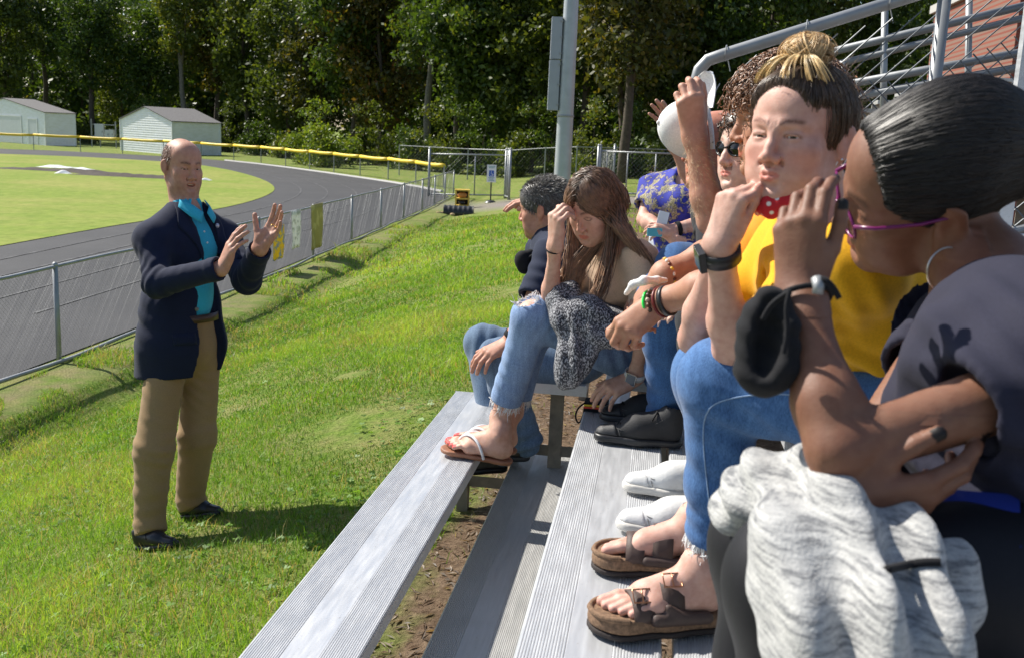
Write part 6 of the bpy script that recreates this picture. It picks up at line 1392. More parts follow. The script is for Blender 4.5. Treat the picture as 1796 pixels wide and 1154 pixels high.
def white_cap():
    c = P(1206, 222, 3.0); up = dv(-.55, .75, .1); fr = dv(.60, .78, -.15); M = HeadM(c, fr, up, 1.0, 1.0); f = Field(); Rr = rotm((0, 0, 1), 0)
    cu = dv(-.92, .12, .2); f = Field(); R = frame(cu, UPZ); c0 = P(1222, 228, 3.0); f.ell(c0, A(.080, .122, .090), R, .01); f.plane(c0, -cu, None, .006)
    root = empty('baseball_cap', c0); tag(root, 'white baseball cap held up by its crown in front of the man face, brim upward', 'cap')
    V, F = f.surf(.005, smooth=2); N = vnormals(V, F); V = V+N*(Noise(3, 26)(V)*.0014)[:, None]; cr = link('crown', mkmesh('crown', V-c0, F, True), CM['whitecloth'], root)
    for k in range(6):
        a = k*math.pi/3+.3; mb = MB(); mb.tube([R@A(.0805*math.cos(a)*math.cos(b), .1225*math.sin(b), .0905*math.sin(a)*math.cos(b)) for b in np.linspace(.05, 1.54, 12)], .0011, 5); mb.build('panel_seam', plain('cap_seam', (.55, .55, .54), .9, 0, .1, 60), cr)
    mb = MB(); mb.sphere(R@A(0, .123, 0), .007, 8, 6); mb.build('top_button', CM['whitecloth'], cr, True)
    # brim: curved sheet rising from the upper edge of the opening
    b0 = P(1240, 190, 2.97); upb = dv(.10, .98, -.05); wv = dv(.55, -.05, .80); nn = nrm(np.cross(wv, upb)); n, m = 10, 11; g = np.zeros((n, m, 3))
    for i in range(n):
        for j in range(m):
            s_ = i/(n-1); w_ = (j/(m-1)*2-1); hw = .078*math.sqrt(max(0, 1-(max(s_-.35, 0)/.66)**2)); g[i, j] = b0+upb*.105*s_+wv*w_*hw*.62+nn*.022*w_*w_
    V = np.concatenate([g.reshape(-1, 3), (g+nn*.004).reshape(-1, 3)])-c0; q = []
    for i in range(n-1):
        for j in range(m-1): a = i*m+j; q += [[a, a+1, a+m+1, a+m], [n*m+a+m, n*m+a+m+1, n*m+a+1, n*m+a]]
    for i in range(n-1):
        for j in (0, m-1): a = i*m+j; q.append([a, a+m, n*m+a+m, n*m+a])
    for j in range(m-1): a = (n-1)*m+j; q.append([a, a+1, n*m+a+1, n*m+a])
    link('brim', mkmesh('brim', V, np.array(q), True), CM['whitecloth'], root); mb = MB(); mb.tube(smooth_line([P(1240, 188, 2.96), P(1248, 225, 2.95), P(1250, 262, 2.97)])-c0, .007, 6); mb.build('strap', CM['whitecloth'], root, True); mb = MB(); mb.sphere(P(1250, 250, 2.96)-c0, .004, 8, 5); mb.build('snap', MATS['galv'], root, True)
white_cap()
def man_sunglasses():
    J = dict(pelvis=P(1420, 520, 2.85), chest=P(1385, 420, 2.80), neck=P(1345, 335, 2.78), shl=P(1370, 380, 2.66), shr=P(1345, 370, 2.98))
    M = HeadM(P(1318, 262, 2.78), dv(-.86, -.02, .50), dv(0, 1, 0), .98, .96); f = Field(); head_ops(f, M, eye=.4, jaw=1.0, nose=1.08, lips=.9); f.cone(M.p(0, -.02, -.05), J['neck'], .055, .06, .03); torso_ops(f, J, .98, -.01)
    eL, wL = P(1330, 470, 2.62), P(1250, 520, 2.70); eR, wR = P(1310, 460, 2.98), P(1235, 500, 2.94); arm_ops(f, J['shl'], eL, wL); arm_ops(f, J['shr'], eR, wR); hand_ops(f, wL, dv(-.9, -.3, 0), UPZ, False); hand_ops(f, wR, dv(-.9, -.3, 0), UPZ, True)
    kL, kR = P(1235, 560, 2.62), P(1240, 540, 2.92); hL, hR = P(1405, 545, 2.75), P(1405, 540, 2.95); aL, aR = P(1250, 700, 2.80), P(1245, 690, 2.98)
    for a in ((hL, kL, aL), (hR, kR, aR)): leg_ops(f, *a)
    def tint(V, T):
        h = np.linalg.norm(V-M.o, axis=1) < .16; T[h] = face_tint(V[h], M, lip=(.95, .5, .5), blush=.2, brow=(.3, .25, .2)); L = M.inv(V); m = h & (L[:, 1] > .07) & (L[:, 2] > -.060) & (L[:, 2] < -.050) & (np.abs(L[:, 0]) < .024); T[m] *= A(.55, .45, .4); return T
    o = body('pale young man in dark sunglasses, mostly hidden between the cap and the curly hair', f, [(M.o, A(.12, .12, .15), .0036)], SKM['F'], tint, .012)
    gl = plain('dark_lens', (.006, .007, .008), .08, 0, .1, 10); fm = plain('black_frame', (.012, .012, .013), .3, 0, .1, 10); g = empty('tmp'); bpy.data.objects.remove(g)
    mb = MB(); a = np.linspace(0, 2*math.pi, 20, endpoint=False)
    for sx in (-1, 1):
        pts = [M.p(sx*.033+.025*math.cos(t), .096-.012*abs(.033+.025*math.cos(t)*sx)/.05, .0+.019*math.sin(t)) for t in a]; mb.tube(pts, .0028, 6, closed=True); mb.tube([M.p(sx*.058, .084, .006), M.p(sx*.076, .04, .006), M.p(sx*.078, -.01, .004)], .0026, 6)
    mb.tube([M.p(-.009, .098, .004), M.p(.009, .098, .004)], .0026, 6); gs = mb.build('sunglasses', fm, o, True)
    for sx in (-1, 1):
        V = [M.p(sx*.033, .0965, 0)]+[M.p(sx*.033+.025*math.cos(t), .095-.012*abs(.033+.025*math.cos(t)*sx)/.05, .019*math.sin(t)) for t in a]; mb = MB(); mb.add(V, None, [[0, i+1, (i+1) % 20+1] for i in range(20)]); mb.build('lens', gl, gs)
    V, F = scalp_field(M, .010).surf(.007, smooth=2); parts = [(V, F, np.ones((len(V), 3))*A(.05, .03, .02)), curly(M, 500, 61, (.06, .035, .022), .006, .06)]; hair_obj(parts, o)
    f = Field(); torso_ops(f, J, .98, .012)
    for sh, el in ((J['shl'], eL), (J['shr'], eR)): f.cone(sh, sh+(el-sh)*.6, .072, .068, .05, 1, True)
    cloth('shirt', f, .012, CM['charcoal'], o); f = Field(); f.ell(J['pelvis'], A(.17, .15, .1), frame(dv(-1, 0, 0), UPZ), .05)
    for hip, kn, an in ((hL, kL, aL), (hR, kR, aR)): f.cone(hip, kn, .09, .07, .05); f.cone(kn, an, .07, .06, .03)
    cloth('trousers', f, .012, CM['charcoal'], o)
def curly_boy():
    J = dict(pelvis=P(1480, 620, 2.30), chest=P(1420, 440, 2.20), neck=P(1392, 310, 2.16), shl=P(1415, 385, 2.02), shr=P(1385, 375, 2.38)); M = HeadM(P(1372, 208, 2.16), dv(-.93, -.10, -.05), dv(-.05, 1, 0), 1.0, 1.0)
    hL, hR = P(1460, 640, 2.20), P(1440, 620, 2.42); kL, kR = P(1250, 640, 2.36), P(1240, 600, 2.52); aL, aR = P(1285, 880, 2.52), P(1270, 800, 2.70)
    elL, wrL = P(1262, 500, 2.16), P(1150, 532, 2.28); elR, wrR = P(1270, 440, 2.44), P(1160, 482, 2.42)
    f = Field(); head_ops(f, M, eye=.5, jaw=.98, nose=1.05, lips=1.1); f.cone(M.p(0, -.02, -.05), J['neck'], .055, .06, .03); torso_ops(f, J, .98, -.01); arm_ops(f, J['shl'], elL, wrL, 1.0, .98); arm_ops(f, J['shr'], elR, wrR, 1.0, .98)
    for a in ((hL, kL, aL), (hR, kR, aR)): leg_ops(f, *a)
    t1, t2 = [], []
    hand_ops(f, wrL, dv(-.72, -.66, .2), dv(-.35, .55, .75), False, [(40, 55, 25), (44, 58, 25), (48, 60, 25), (52, 62, 25)], (5, 1, -3, -7), (22, 40, 10, 10), 1.0, t1, 1.04); hand_ops(f, wrR, dv(-.50, -.82, -.1), dv(-.60, .45, .35), True, [(35, 50, 20)]*4, (5, 1, -3, -7), (24, 30, 10, 10), 1.0, t2, 1.04)
    def tint(V, T):
        h = np.linalg.norm(V-M.o, axis=1) < .16; T[h] = face_tint(V[h], M, brow=(.25, .2, .16), blush=.15); return T
    o = body('curly haired boy in orange shirt with stacked bracelets and clasped hands', f, [(M.o, A(.12, .12, .15), .004), (wrL+dv(-.6, -.7, .1)*.09, A(.14, .14, .15), .0030)], SKM['G'], tint)
    V, F = scalp_field(M, .012).surf(.007, smooth=2); parts = [(V, F, np.ones((len(V), 3))*A(.045, .024, .014)), curly(M, 2000, 71, (.075, .035, .018), .009, .105, lambda L: (L[:, 2] > -.04) & ~((L[:, 1] > .05) & (L[:, 2] < .045)), (.26, .13, .07), 4, .0019)]; hair_obj(parts, o)
    f = Field(); torso_ops(f, J, .98, .012, 1.0, 1.05)
    for sh, el in ((J['shl'], elL), (J['shr'], elR)): f.cone(sh, sh+(el-sh)*.7, .07, .066, .05, 1, True); f.cone(sh+(el-sh)*.62, el, .053, .05, .004, -1)
    cloth('shirt', f, .009, CM['orange'], o, [((J['shl']+elL)/2, elL-J['shl'], .1, .004, .04)], 51, .001); f = Field(); f.ell(J['pelvis'], A(.17, .15, .1), frame(dv(-1, 0, 0), UPZ), .05)
    for hip, kn, an in ((hL, kL, aL), (hR, kR, aR)): f.cone(hip, kn, .09, .07, .05); f.cone(kn, an, .07, .058, .03)
    cloth('trousers', f, .01, CM['charcoal'], o)
    wl = plain('white_leather', (.64, .64, .63), .45, 0, .10, 35, .25); ws = plain('white_rubber', (.56, .54, .50), .55, 0, .15, 30); grey = plain('pale_grey_stripe', (.58, .58, .58), .5, 0, .1, 20)
    for (hx, hy, tx, ty, dd_) in ((1284, 940, 1100, 893, 2.32), (1276, 854, 1098, 808, 2.58)):
        h_, t_ = P(hx, hy, dd_), P(tx, ty, dd_+.03); h_[2] = 1.054; t_[2] = 1.060; t_ = h_+nrm(t_-h_)*.272; shoe('sneaker', h_, t_, UPZ, o, wl, ws, 1.0, MATS['white'], .0, grey, wl)
    d = nrm(wrL-elL)
    for k, (s_, col, nm, w_) in enumerate(((.010, (.02, .85, .10), 'green_bracelet', None), (-.004, (.10, .055, .03), 'bead_bracelet', None), (-.018, (.16, .014, .012), 'red_bracelet', None), (-.034, (.015, .015, .016), 'black_bracelet', .012))):
        cc = wrL+d*s_*1.0-UPZ*.002
        if nm == 'bead_bracelet':
            u = nrm(np.cross(d, UPZ)); v = np.cross(d, u)
            par = ring(cc, d, .0335, .0015, nm, MATS['black'], o)
            for b in range(18):
                a = b*2*math.pi/18; mb = MB(); mb.sphere(cc+(u*math.cos(a)+v*math.sin(a))*.0345, .0055, 8, 6); mb.build('bead', plain('bead', ((.12, .06, .03), (.45, .36, .28), (.07, .04, .025))[b % 3], .4, 0, .1, 30), par, True)
        else: ring(cc, d, .0335 if w_ is None else .0315, .0034 if w_ is None else .004, nm, plain(nm, col, .4, 0, .08, 20), o, w_)
    d2 = nrm(wrR-elR); ring(wrR-d2*.02, d2, .031, .003, 'bead_bracelet', plain('yellow_bead', (.75, .5, .05), .4, 0, .5, 60), o)
    for b in range(16):
        a = b*2*math.pi/16; u = nrm(np.cross(d2, UPZ)); v = np.cross(d2, u); mb = MB(); mb.sphere(wrR-d2*.02+(u*math.cos(a)+v*math.sin(a))*.0325, .0055, 8, 6); mb.build('bead', plain('bead', ((.75, .48, .04), (.12, .03, .02), (.8, .78, .74))[b % 3], .4, 0, .1, 30), o, True)
    f = Field(); pts = [P(1098, 515, 2.33), P(1110, 500, 2.30), P(1130, 492, 2.28), P(1152, 492, 2.30), P(1168, 492, 2.34)]; f.chain(pts, [.006, .009, .010, .009, .006], .008); cloth('wrist_wrap', f, .004, CM['whitecloth'], o, [(pts[2], A(.5, 0, 1), .05, .003, .018)], 3)
    p = t1[0][0]; q = wrL+(p-wrL)*.72; ring(q, p-wrL, .0112, .0018, 'ring', plain('silver', (.6, .6, .62), .2, .9, .1, 40), o)
man_sunglasses(); curly_boy()
def woman_floral():
    J = dict(pelvis=P(1200, 462, 5.62), chest=P(1190, 362, 5.6), neck=P(1215, 305, 5.62), shl=P(1240, 330, 5.5), shr=P(1146, 326, 5.72)); M = HeadM(P(1222, 250, 5.6), dv(-.75, .05, .6), UPZ, 1.0, 1.0)
    eR, wR = P(1130, 385, 5.62), P(1168, 408, 5.40); eL, wL = P(1255, 385, 5.40), P(1180, 404, 5.36)
    e3, w3 = P(1215, 300, 5.35), P(1180, 262, 5.25)
    f = Field(); head_ops(f, M); f.cone(M.p(0, -.02, -.05), J['neck'], .055, .06, .03); f.cone(J['neck'], J['chest'], .06, .08, .04); torso_ops(f, J, 1.0, -.01); arm_ops(f, J['shl'], eL, wL, 1.0, 1.1); arm_ops(f, J['shr'], eR, wR, 1.0, 1.1)
    hand_ops(f, wL, dv(-.95, .0, .2), dv(0, .6, .8), False, [(30, 40, 20)]*4, s=.98); hand_ops(f, wR, dv(.5, -.4, .7), dv(0, -.3, .9), True, [(40, 40, 20)]*4, s=.98)
    kL, kR = P(1110, 520, 5.45), P(1100, 515, 5.65); hL, hR = P(1195, 475, 5.5), P(1190, 470, 5.7); aL, aR = P(1112, 620, 5.5), P(1100, 615, 5.7)
    for a in ((hL, kL, aL), (hR, kR, aR)): leg_ops(f, *a)
    o = body('woman in blue floral top with a name badge, seated farthest back on the bleachers', f, [(wL+dv(-.95, 0, .2)*.08, A(.14, .1, .1), .005)], SKM['D'], None, .012)
    V, F = scalp_field(M, .016).surf(.01, smooth=2); hair_obj([(V, F, np.ones((len(V), 3))*A(.42, .32, .20)), curly(M, 300, 81, (.45, .34, .2), .005, .08)], o)
    t = NT('floral_print'); n = t.noise(16, 5, rough=.7); n2 = t.noise(40, 3); c = t.ramp(n, [(.44, (.022, .030, .34)), (.50, (.016, .02, .14)), (.545, (.45, .38, .20)), (.60, (.10, .10, .05)), (.66, (.50, .44, .26))]); t.set(Base_Color=t.mix(t.ramp(n2, [(.5, (0, 0, 0)), (.6, (.4, .4, .4))]), c, (.02, .03, .33)), Roughness=.8); f = Field(); torso_ops(f, J, 1.0, .012, 1.08, 1.15, .05, 1.1); f.ell(J['neck']+dv(-.5, -.35, .8)*.11, A(.05, .09, .10), frame(dv(-.5, 0, .8), UPZ), .01, -1); f.cone(J['neck'], M.o, .075, .085, .01, -1)
    for sh, el in ((J['shl'], eL), (J['shr'], eR)): f.cone(sh, sh+(el-sh)*.62, .08, .085, .05, 1, True); f.cone(sh+(el-sh)*.5, el, .062, .062, .004, -1)
    cloth('blouse', f, .011, t.m, o, [(J['chest'], A(1, 0, .3), .2, .006, .08), (J['pelvis'], A(.2, 0, 1), .2, .007, .06)], 61, .002)
    f = Field(); f.ell(J['pelvis'], A(.18, .16, .10), frame(dv(-1, 0, .2), UPZ), .05)
    for hip, kn, an in ((hL, kL, aL), (hR, kR, aR)): f.cone(hip, kn, .1, .075, .05); f.cone(kn, an, .075, .06, .03)
    cloth('trousers', f, .012, CM['charcoal'], o)
    mb = MB(); c = P(1162, 386, 5.36); mb.box((-.028, -.003, -.045), (.028, .003, .045), frame(-CF, UPZ+.2*CR), c); mb.build('name_badge', MATS['white'], o); ring(wL-nrm(wL-eL)*.03, wL-eL, .036, .004, 'watch_strap', CM['black'], o, .025)
    mb = MB(); mb.box((-.04, -.005, -.022), (.04, .005, .022), frame(-CF, UPZ), P(1148, 408, 5.33)); ph = mb.build('phone', plain('teal_phone', (.10, .42, .48), .3, 0, .05, 9)); tag(ph, 'small teal phone held low by the woman in the floral top', 'phone')
    # raised hand of the person seated behind the cap
woman_floral()
def raised_hand_person():
    J = dict(pelvis=P(1275, 470, 4.35), chest=P(1262, 370, 4.32), neck=P(1250, 300, 4.3), shl=P(1270, 325, 4.2), shr=P(1238, 322, 4.45)); M = HeadM(P(1240, 250, 4.30), dv(-.9, 0, .2), UPZ, .96, 1.0); e, w_ = P(1215, 320, 4.30), P(1180, 250, 4.22); f = Field(); head_ops(f, M); f.cone(M.p(0, -.02, -.05), J['neck'], .05, .06, .03); torso_ops(f, J, .92, -.01); arm_ops(f, J['shr'], e, w_, .95, .9); tp = []
    hand_ops(f, w_, dv(-.42, .88, .1), dv(.75, .25, -.62), True, [(4, 10, 8), (6, 12, 8), (8, 14, 8), (12, 16, 8)], (8, 2, -4, -12), (60, 10, 4, 4), 1.02, tp, 1.06); k1, k2 = P(1190, 500, 4.25), P(1185, 495, 4.45); h1, h2 = P(1265, 485, 4.28), P(1262, 480, 4.42); leg_ops(f, h1, k1, P(1195, 600, 4.3)); leg_ops(f, h2, k2, P(1190, 595, 4.5))
    o = body('person hidden behind the white cap, one open hand raised against the sun', f, [(w_+dv(-.42, .88, 0)*.09, A(.12, .12, .13), .0034)], SKM['E'], None, .012); q = w_+(tp[2][0]-w_)*.6; ring(q, tp[2][0]-w_, .0115, .0022, 'ring', plain('dark_ring', (.05, .05, .05), .3, .8, .1, 40), o)
    V, F = scalp_field(M, .012).surf(.01, smooth=2); hair_obj([(V, F, np.ones((len(V), 3))*A(.08, .05, .03))], o); f = Field(); torso_ops(f, J, .92, .012); cloth('shirt', f, .012, CM['charcoal'], o)
raised_hand_person()

def small_pouch():
    c = A(-.165, 3.30, 1.052); root = empty('pouch', c); tag(root, 'small black pouch with red and yellow stripe at the end of the foot plank', 'pouch')
    mb = MB(); mb.box((-.03, -.035, 0), (.05, .035, .03)); mb.build('body', CM['black'], root)
    for z, col in ((.0105, (.75, .05, .03)), (.018, (.85, .55, .03))): mb = MB(); mb.box((-.031, -.037, z), (.052, -.0352, z+.006)); mb.build('stripe', plain('stripe', col, .6, 0, .1, 40), root)
    mb = MB(); mb.tube(smooth_line([(-.03, 0, .02), (-.055, -.01, .0), (-.06, -.02, -.03), (-.045, -.03, -.05), (-.032, -.03, -.02), (-.03, -.02, .01)]), .003, 6); mb.build('cord', CM['black'], root, True)
small_pouch()
# ---------------------------------------------------------------- young woman in the mustard shirt
def hair_cap(M):
    f = scalp_field(M, .003, (0, .122, .004), (.088, .080, .106), (0, -.03, -.055), (0, .55, -1))
    for sx in (-1, 1): f.ell(M.p(sx*.072, .050, -.020), A(.036, .060, .068), M.R, .008, -1)
    return f
def woman_yellow():
    J = dict(pelvis=P(1590, 690, 1.78), chest=P(1500, 500, 1.70), neck=P(1448, 392, 1.66), shl=P(1500, 470, 1.52), shr=P(1400, 430, 1.88))
    hL, hR = P(1575, 715, 1.66), P(1555, 690, 1.92); kL, kR = P(1268, 672, 1.80), P(1250, 660, 1.98); aL, aR = P(1254, 985, 1.90), P(1266, 880, 2.10)
    elL, wrL = P(1282, 614, 1.74), P(1262, 425, 1.60); elR, wrR = P(1218, 594, 1.92), P(1268, 420, 1.74)
    M = HeadM(P(1402, 240, 1.60), dv(-.70, -.02, .71), dv(.0, 1, .02), .89, 1.05)
    f = Field(); head_ops(f, M, eye=.42, jaw=1.06, nose=1.05, lips=1.0, brow=.95, cheek=1.12, pucker=.55)
    f.cone(M.p(0, -.022, -.05), J['neck']+A(0, 0, .0), .052, .056, .03); f.cone(M.p(0, .005, -.09), J['neck'], .042, .05, .04); f.cone(J['neck'], J['chest'], .055, .08, .04)
    # pinched brows of a squint
    f.cone(M.p(0, .0975, .028), M.p(0, .0955, .012), .0008, .0008, .003, -1)
    for sx in (-1, 1): f.cone(M.p(sx*.006, .0965, .030), M.p(sx*.007, .0945, .018), .0008, .0007, .003, -1)
    torso_ops(f, J, .98, -.012, 1.0, 1.0); arm_ops(f, J['shr'], elR, wrR, .95, .84); arm_ops(f, J['shl'], elL, wrL, .95, .84)
    for a in ((hL, kL, aL), (hR, kR, aR)): leg_ops(f, *a)
    tL, tR = [], []
    hand_ops(f, wrL, dv(.18, .95, .10), dv(-.72, .18, .62), False, [(62, 58, 26), (66, 66, 30), (70, 70, 34), (70, 72, 34)], (2, 0, -2, -4), (20, 62, 8, 12), .84, tL, 1.0)
    hand_ops(f, wrR, dv(.12, .97, .05), dv(-.80, .10, -.5), True, [(58, 60, 30), (62, 64, 30), (66, 66, 30), (68, 68, 30)], (2, 0, -2, -4), (24, 55, 8, 12), .84, tR, 1.0)
    hLf, tLf = P(1262, 1120, 1.92), P(1055, 1075, 1.86); hRf, tRf = P(1255, 985, 2.12), P(1062, 938, 2.14)
    for q in (hLf, tLf, hRf, tRf): q[2] = 1.056+.034
    tLf = hLf+nrm(tLf-hLf)*.240; tRf = hRf+nrm(tRf-hRf)*.240
    ft = [bare_foot(f, hLf, tLf, UPZ, True), bare_foot(f, hRf, tRf, UPZ, False)]
    for (R_, X_, k_, tp), an in zip(ft, (aL, aR)): f.cone(an, X_((0, .05, .09)), .037, .033, .02)
    def tint(V, T):
        h = np.linalg.norm(V-M.o, axis=1) < .16; T[h] = face_tint(V[h], M, lip=(.98, .58, .56), brow=(.30, .23, .19), blush=.30, browt=.0046, browy=.0225, pucker=.55, browin=.011)
        L = M.inv(V)
        for x, y, z, rr in ((-.062, .03, -.06, .0013), (-.040, .07, -.075, .0009), (-.056, .05, -.012, .0009)): m = (np.linalg.norm(L-A(x, y, z), axis=1) < rr*6) & (np.linalg.norm((L-A(x, y, z))[:, [0, 2]], axis=1) < rr); T[m] *= A(.45, .35, .3)
        for (_, _, _, tp) in ft: nail_tint(V, T, tp, (1.02, .95, .98))
        nail_tint(V, T, tL+tR, (1.10, .92, .9)); return T
    hd = nrm(dv(.1, 1, .2))
    o = body('young woman in mustard yellow shirt with blond topknot, fingers at her mouth', f, [(M.o+A(0, 0, -.01), A(.125, .125, .15), .0025), (wrL+A(.01, 0, .07), A(.075, .075, .09), .0024), (wrR+A(.01, 0, .07), A(.075, .075, .09), .003), ((hLf+tLf)/2+UPZ*.04, A(.16, .09, .075), .003), ((hRf+tRf)/2+UPZ*.04, A(.16, .09, .075), .0032)], SKM['H'], tint)
    eyeballs(M, o, (.07, .045, .025), (-.1, 1, .02))
    for k, (x, y, z) in enumerate(((.0795, -.026, .020), (.082, -.030, .008), (.079, -.006, -.036))):
        mb = MB(); mb.sphere(M.p(-x, y, z), .0028, 8, 6); mb.build('earring', plain('silver_stud', (.7, .7, .72), .2, .9, .1, 40), o, True)
    mb = MB(); mb.sphere(M.p(-.0195, .094, -.036), .0016, 8, 6); mb.build('nose_stud', plain('gold_stud', (.75, .5, .2), .2, .9, .1, 40), o, True)
    # hair: swept up to a topknot, dark at the roots, blond in the bun
    r = np.random.default_rng(18); V, F = hair_cap(M).surf(.005, smooth=2); dk = A(.10, .064, .042); parts = [(V, F, np.ones((len(V), 3))*dk)]
    capV, capF = V, F; L = cap_roots(V, F, 9000, 19, M)
    n = len(L); knot = A(0, .006, .135); Mx = 14; t = np.linspace(0, 1, Mx)[None, :, None]; a0 = A(0, -.014, .035); d0 = (L-a0)/A(.0765, .0985, .0865); d1 = nrm(A(0, .10, 1.0)); dd_ = d0[:, None]*(1-t)+d1*t+r.normal(0, .02, (n, 1, 3))*np.sin(t*3.1); dd_ /= np.linalg.norm(dd_, axis=2)[..., None]
    puff = 1.03+.10*np.sin(t*math.pi)*r.uniform(.2, 1.0, (n, 1, 1))+.02*r.random((n, 1, 1)); path = a0+dd_*A(.0765*M.w, .0985, .0865)*puff; path = M.inv(stick(M.pts(path.reshape(-1, 3)).reshape(path.shape), capV, capF, .0008, .0065, 5, 11).reshape(-1, 3)).reshape(path.shape); path[:, -3:] += (knot-path[:, -3:])*np.array([.15, .4, .7])[None, :, None]; blond = A(.62, .42, .20)
    c = dk*(1-np.clip((t-.45)*1.9, 0, 1)*r.choice([.15, .6, 1.0], (n, 1, 1), p=[.35, .35, .3]))+blond*np.clip((t-.45)*1.9, 0, 1)*r.choice([.15, .6, 1.0], (n, 1, 1), p=[.35, .35, .3]); parts.append(strand_part(M.pts(path.reshape(-1, 3)).reshape(n, Mx, 3), .0006, c, .55, 4, None, .0005))
    nb_ = 2000; Mx = 20; u = np.linspace(0, 1, Mx); pa = []; kc = A(.000, .000, .146)
    cl = [(nrm(r.normal(size=3)*A(1, 1, .55)+A(0, .2, .5)), r.uniform(0, 6.28), r.uniform(.85, 1.1)) for _ in range(16)]
    for i in range(nb_):
        ax0, ph0, rs = cl[i % 16]; ax = nrm(ax0+r.normal(0, .05, 3)); e1 = nrm(np.cross(ax, A(.3, .2, 1)+.001)); e2 = np.cross(ax, e1); rr = .032*rs*r.uniform(.92, 1.06); a_ = ph0+r.normal(0, .15)+u*3.6; ofs = ax*(((i//16) % 9-4)*.0024+r.normal(0, .0012))
        if r.random() < .05: rr *= 1.18
        pa.append(kc+A(1.25, 1.15, .92)*(ofs+np.outer(np.cos(a_), e1)*rr+np.outer(np.sin(a_), e2)*rr))
    pa = np.array(pa); cb = np.where(r.random((nb_, 1, 1)) < .65, A(.72, .50, .25), A(.55, .36, .17)); ball = MB(); ball.sphere(kc, A(.036, .033, .027), 14, 10); parts.append((M.pts(np.concatenate(ball.V)), np.concatenate(ball.Q), np.ones((len(ball.V[0]), 3))*A(.42, .27, .12))); parts.append(strand_part(M.pts(pa.reshape(-1, 3)).reshape(nb_, Mx, 3), .0008, cb, .35, 6, None, .0006))
    # loose ends falling over the front and flyaway wisps
    pl_ = []
    for i in range(170):
        g = i % 6; a = (-.062, -.040, -.008, .012, .045, .07)[g]+r.normal(0, .0045); ld = (.6, .8, 1.0, .35, .55, .5)[g]*r.uniform(.7, 1.0); p0 = A(a*.25, .02+r.normal(0, .004), .142); p1 = A(a*.75, .03+.050*ld, .138+r.normal(0, .002)); p2 = A(a*(.8+.5*ld)+r.normal(0, .002), .03+.066*ld-abs(a)*.3+r.normal(0, .002), .126-.026*ld-abs(a)*.25+r.normal(0, .003)); q = u[:, None]; pl_.append((1-q)**2*p0+2*q*(1-q)*p1+q*q*p2)
    pl_ = np.array(pl_); parts.append(strand_part(M.pts(pl_.reshape(-1, 3)).reshape(len(pl_), Mx, 3), .0012, (.75, .56, .30), .25, 8, (.68, .46, .20), .0007))
    L2, d2 = scalp_roots(260, 23, M, lambda L: (L[:, 2] > .02) & ~((L[:, 1] > .05) & (L[:, 2] < .07))); n2 = len(L2); w_ = np.cumsum(r.normal(0, .0022, (n2, 10, 3)), 1); pth = (L2*1.08)[:, None]+d2[:, None]*np.linspace(0, .022, 10)[None, :, None]+A(0, -.35, .25)*np.linspace(0, .04, 10)[None, :, None]+w_; parts.append(strand_part(M.pts(pth.reshape(-1, 3)).reshape(n2, 10, 3), .0005, (.16, .10, .06), .4, 9)); hair_obj(parts, o)
    # shirt
    f = Field(); torso_ops(f, J, 1.0, .008, 1.02, 1.04, .05, 1.0); nv = nrm(J['neck']-J['chest']); f.plane(J['neck']-nv*.010, nv, .16); f.ell(J['neck']+dv(-.75, .0, .55)*.06, A(.055, .06, .06), None, .01, -1)
    for sh, el in ((J['shr'], elR), (J['shl'], elL)): f.cone(sh, sh+(el-sh)*.60, .062, .052, .05, 1, False); f.cone(sh+(el-sh)*.4, sh+(el-sh)*.62, .056, .053, .01, 1, True); f.plane(sh+(el-sh)*.62, el-sh, .11); f.cone(sh+(el-sh)*.55, el, .048, .044, .004, -1)
    f.plane(J['pelvis']+UPZ*.0, -UPZ)
    cloth('shirt', f, .0065, CM['yellow'], o, [((J['shl']+elL)/2+(J['shl']-elL)*.05, elL-J['shl'], .11, .0055, .032), ((J['chest']+J['pelvis'])/2+A(-.06, -.08, 0), A(.5, 0, 1), .14, .006, .045), (J['shl']+A(-.02, 0, -.04), A(1, 0, .7), .10, .005, .04), (J['pelvis']+A(-.08, -.1, .08), A(.3, 0, 1), .13, .007, .04)], 71, .0012)
    # jeans, raw hem
    f = Field(); f.ell(J['pelvis'], A(.185, .17, .115), frame(dv(-1, 0, .15), UPZ), .05)
    for hip, kn, an in ((hL, kL, aL), (hR, kR, aR)): ax = nrm(an-kn); f.cone(hip, kn, .106, .074, .05); f.ell(kn+UPZ*.004, .074, None, .03); f.cone(kn, kn+(an-kn)*.55, .071, .060, .03); f.cone(kn+(an-kn)*.55, kn+(an-kn)*.86, .060, .053, .02); f.cone(kn+(an-kn)*.7, kn+(an-kn)*.88, .057, .0545, .008, 1, True); f.plane(kn+(an-kn)*.87, an-kn, .09); f.cone(kn+(an-kn)*.78, an, .044, .044, .004, -1)
    f.plane(J['pelvis']+UPZ*.11, UPZ, .26)
    back = nrm(np.cross(kL-hL, aL-kL)); fo = [(kL+A(.05, -.03, -.05), A(.6, 0, 1), .10, .006, .045), ((kL+aL)/2, aL-kL, .18, .0025, .10), (hL+A(-.12, -.05, .02), A(1, .2, .3), .13, .006, .07), (kL+(aL-kL)*.8, aL-kL, .08, .003, .04)]
    jn = cloth('jeans', f, .0062, CM['denimH'], o, fo, 73, .0012); tb = bvh(jn)
    # stitched side seam
    sp = [P(1440, 700, 1.4), P(1360, 688, 1.4), P(1262, 700, 1.4), P(1236, 724, 1.4), P(1232, 770, 1.4), P(1240, 850, 1.4), P(1250, 930, 1.4), P(1256, 965, 1.4)]; sp = smooth_line(sp); pp = []
    for p in sp:
        dd2 = nrm(p-CAM); h = tb.ray_cast(Vector(CAM), Vector(dd2))
        if h[0] is not None: pp.append(np.array(h[0])-dd2*.0012)
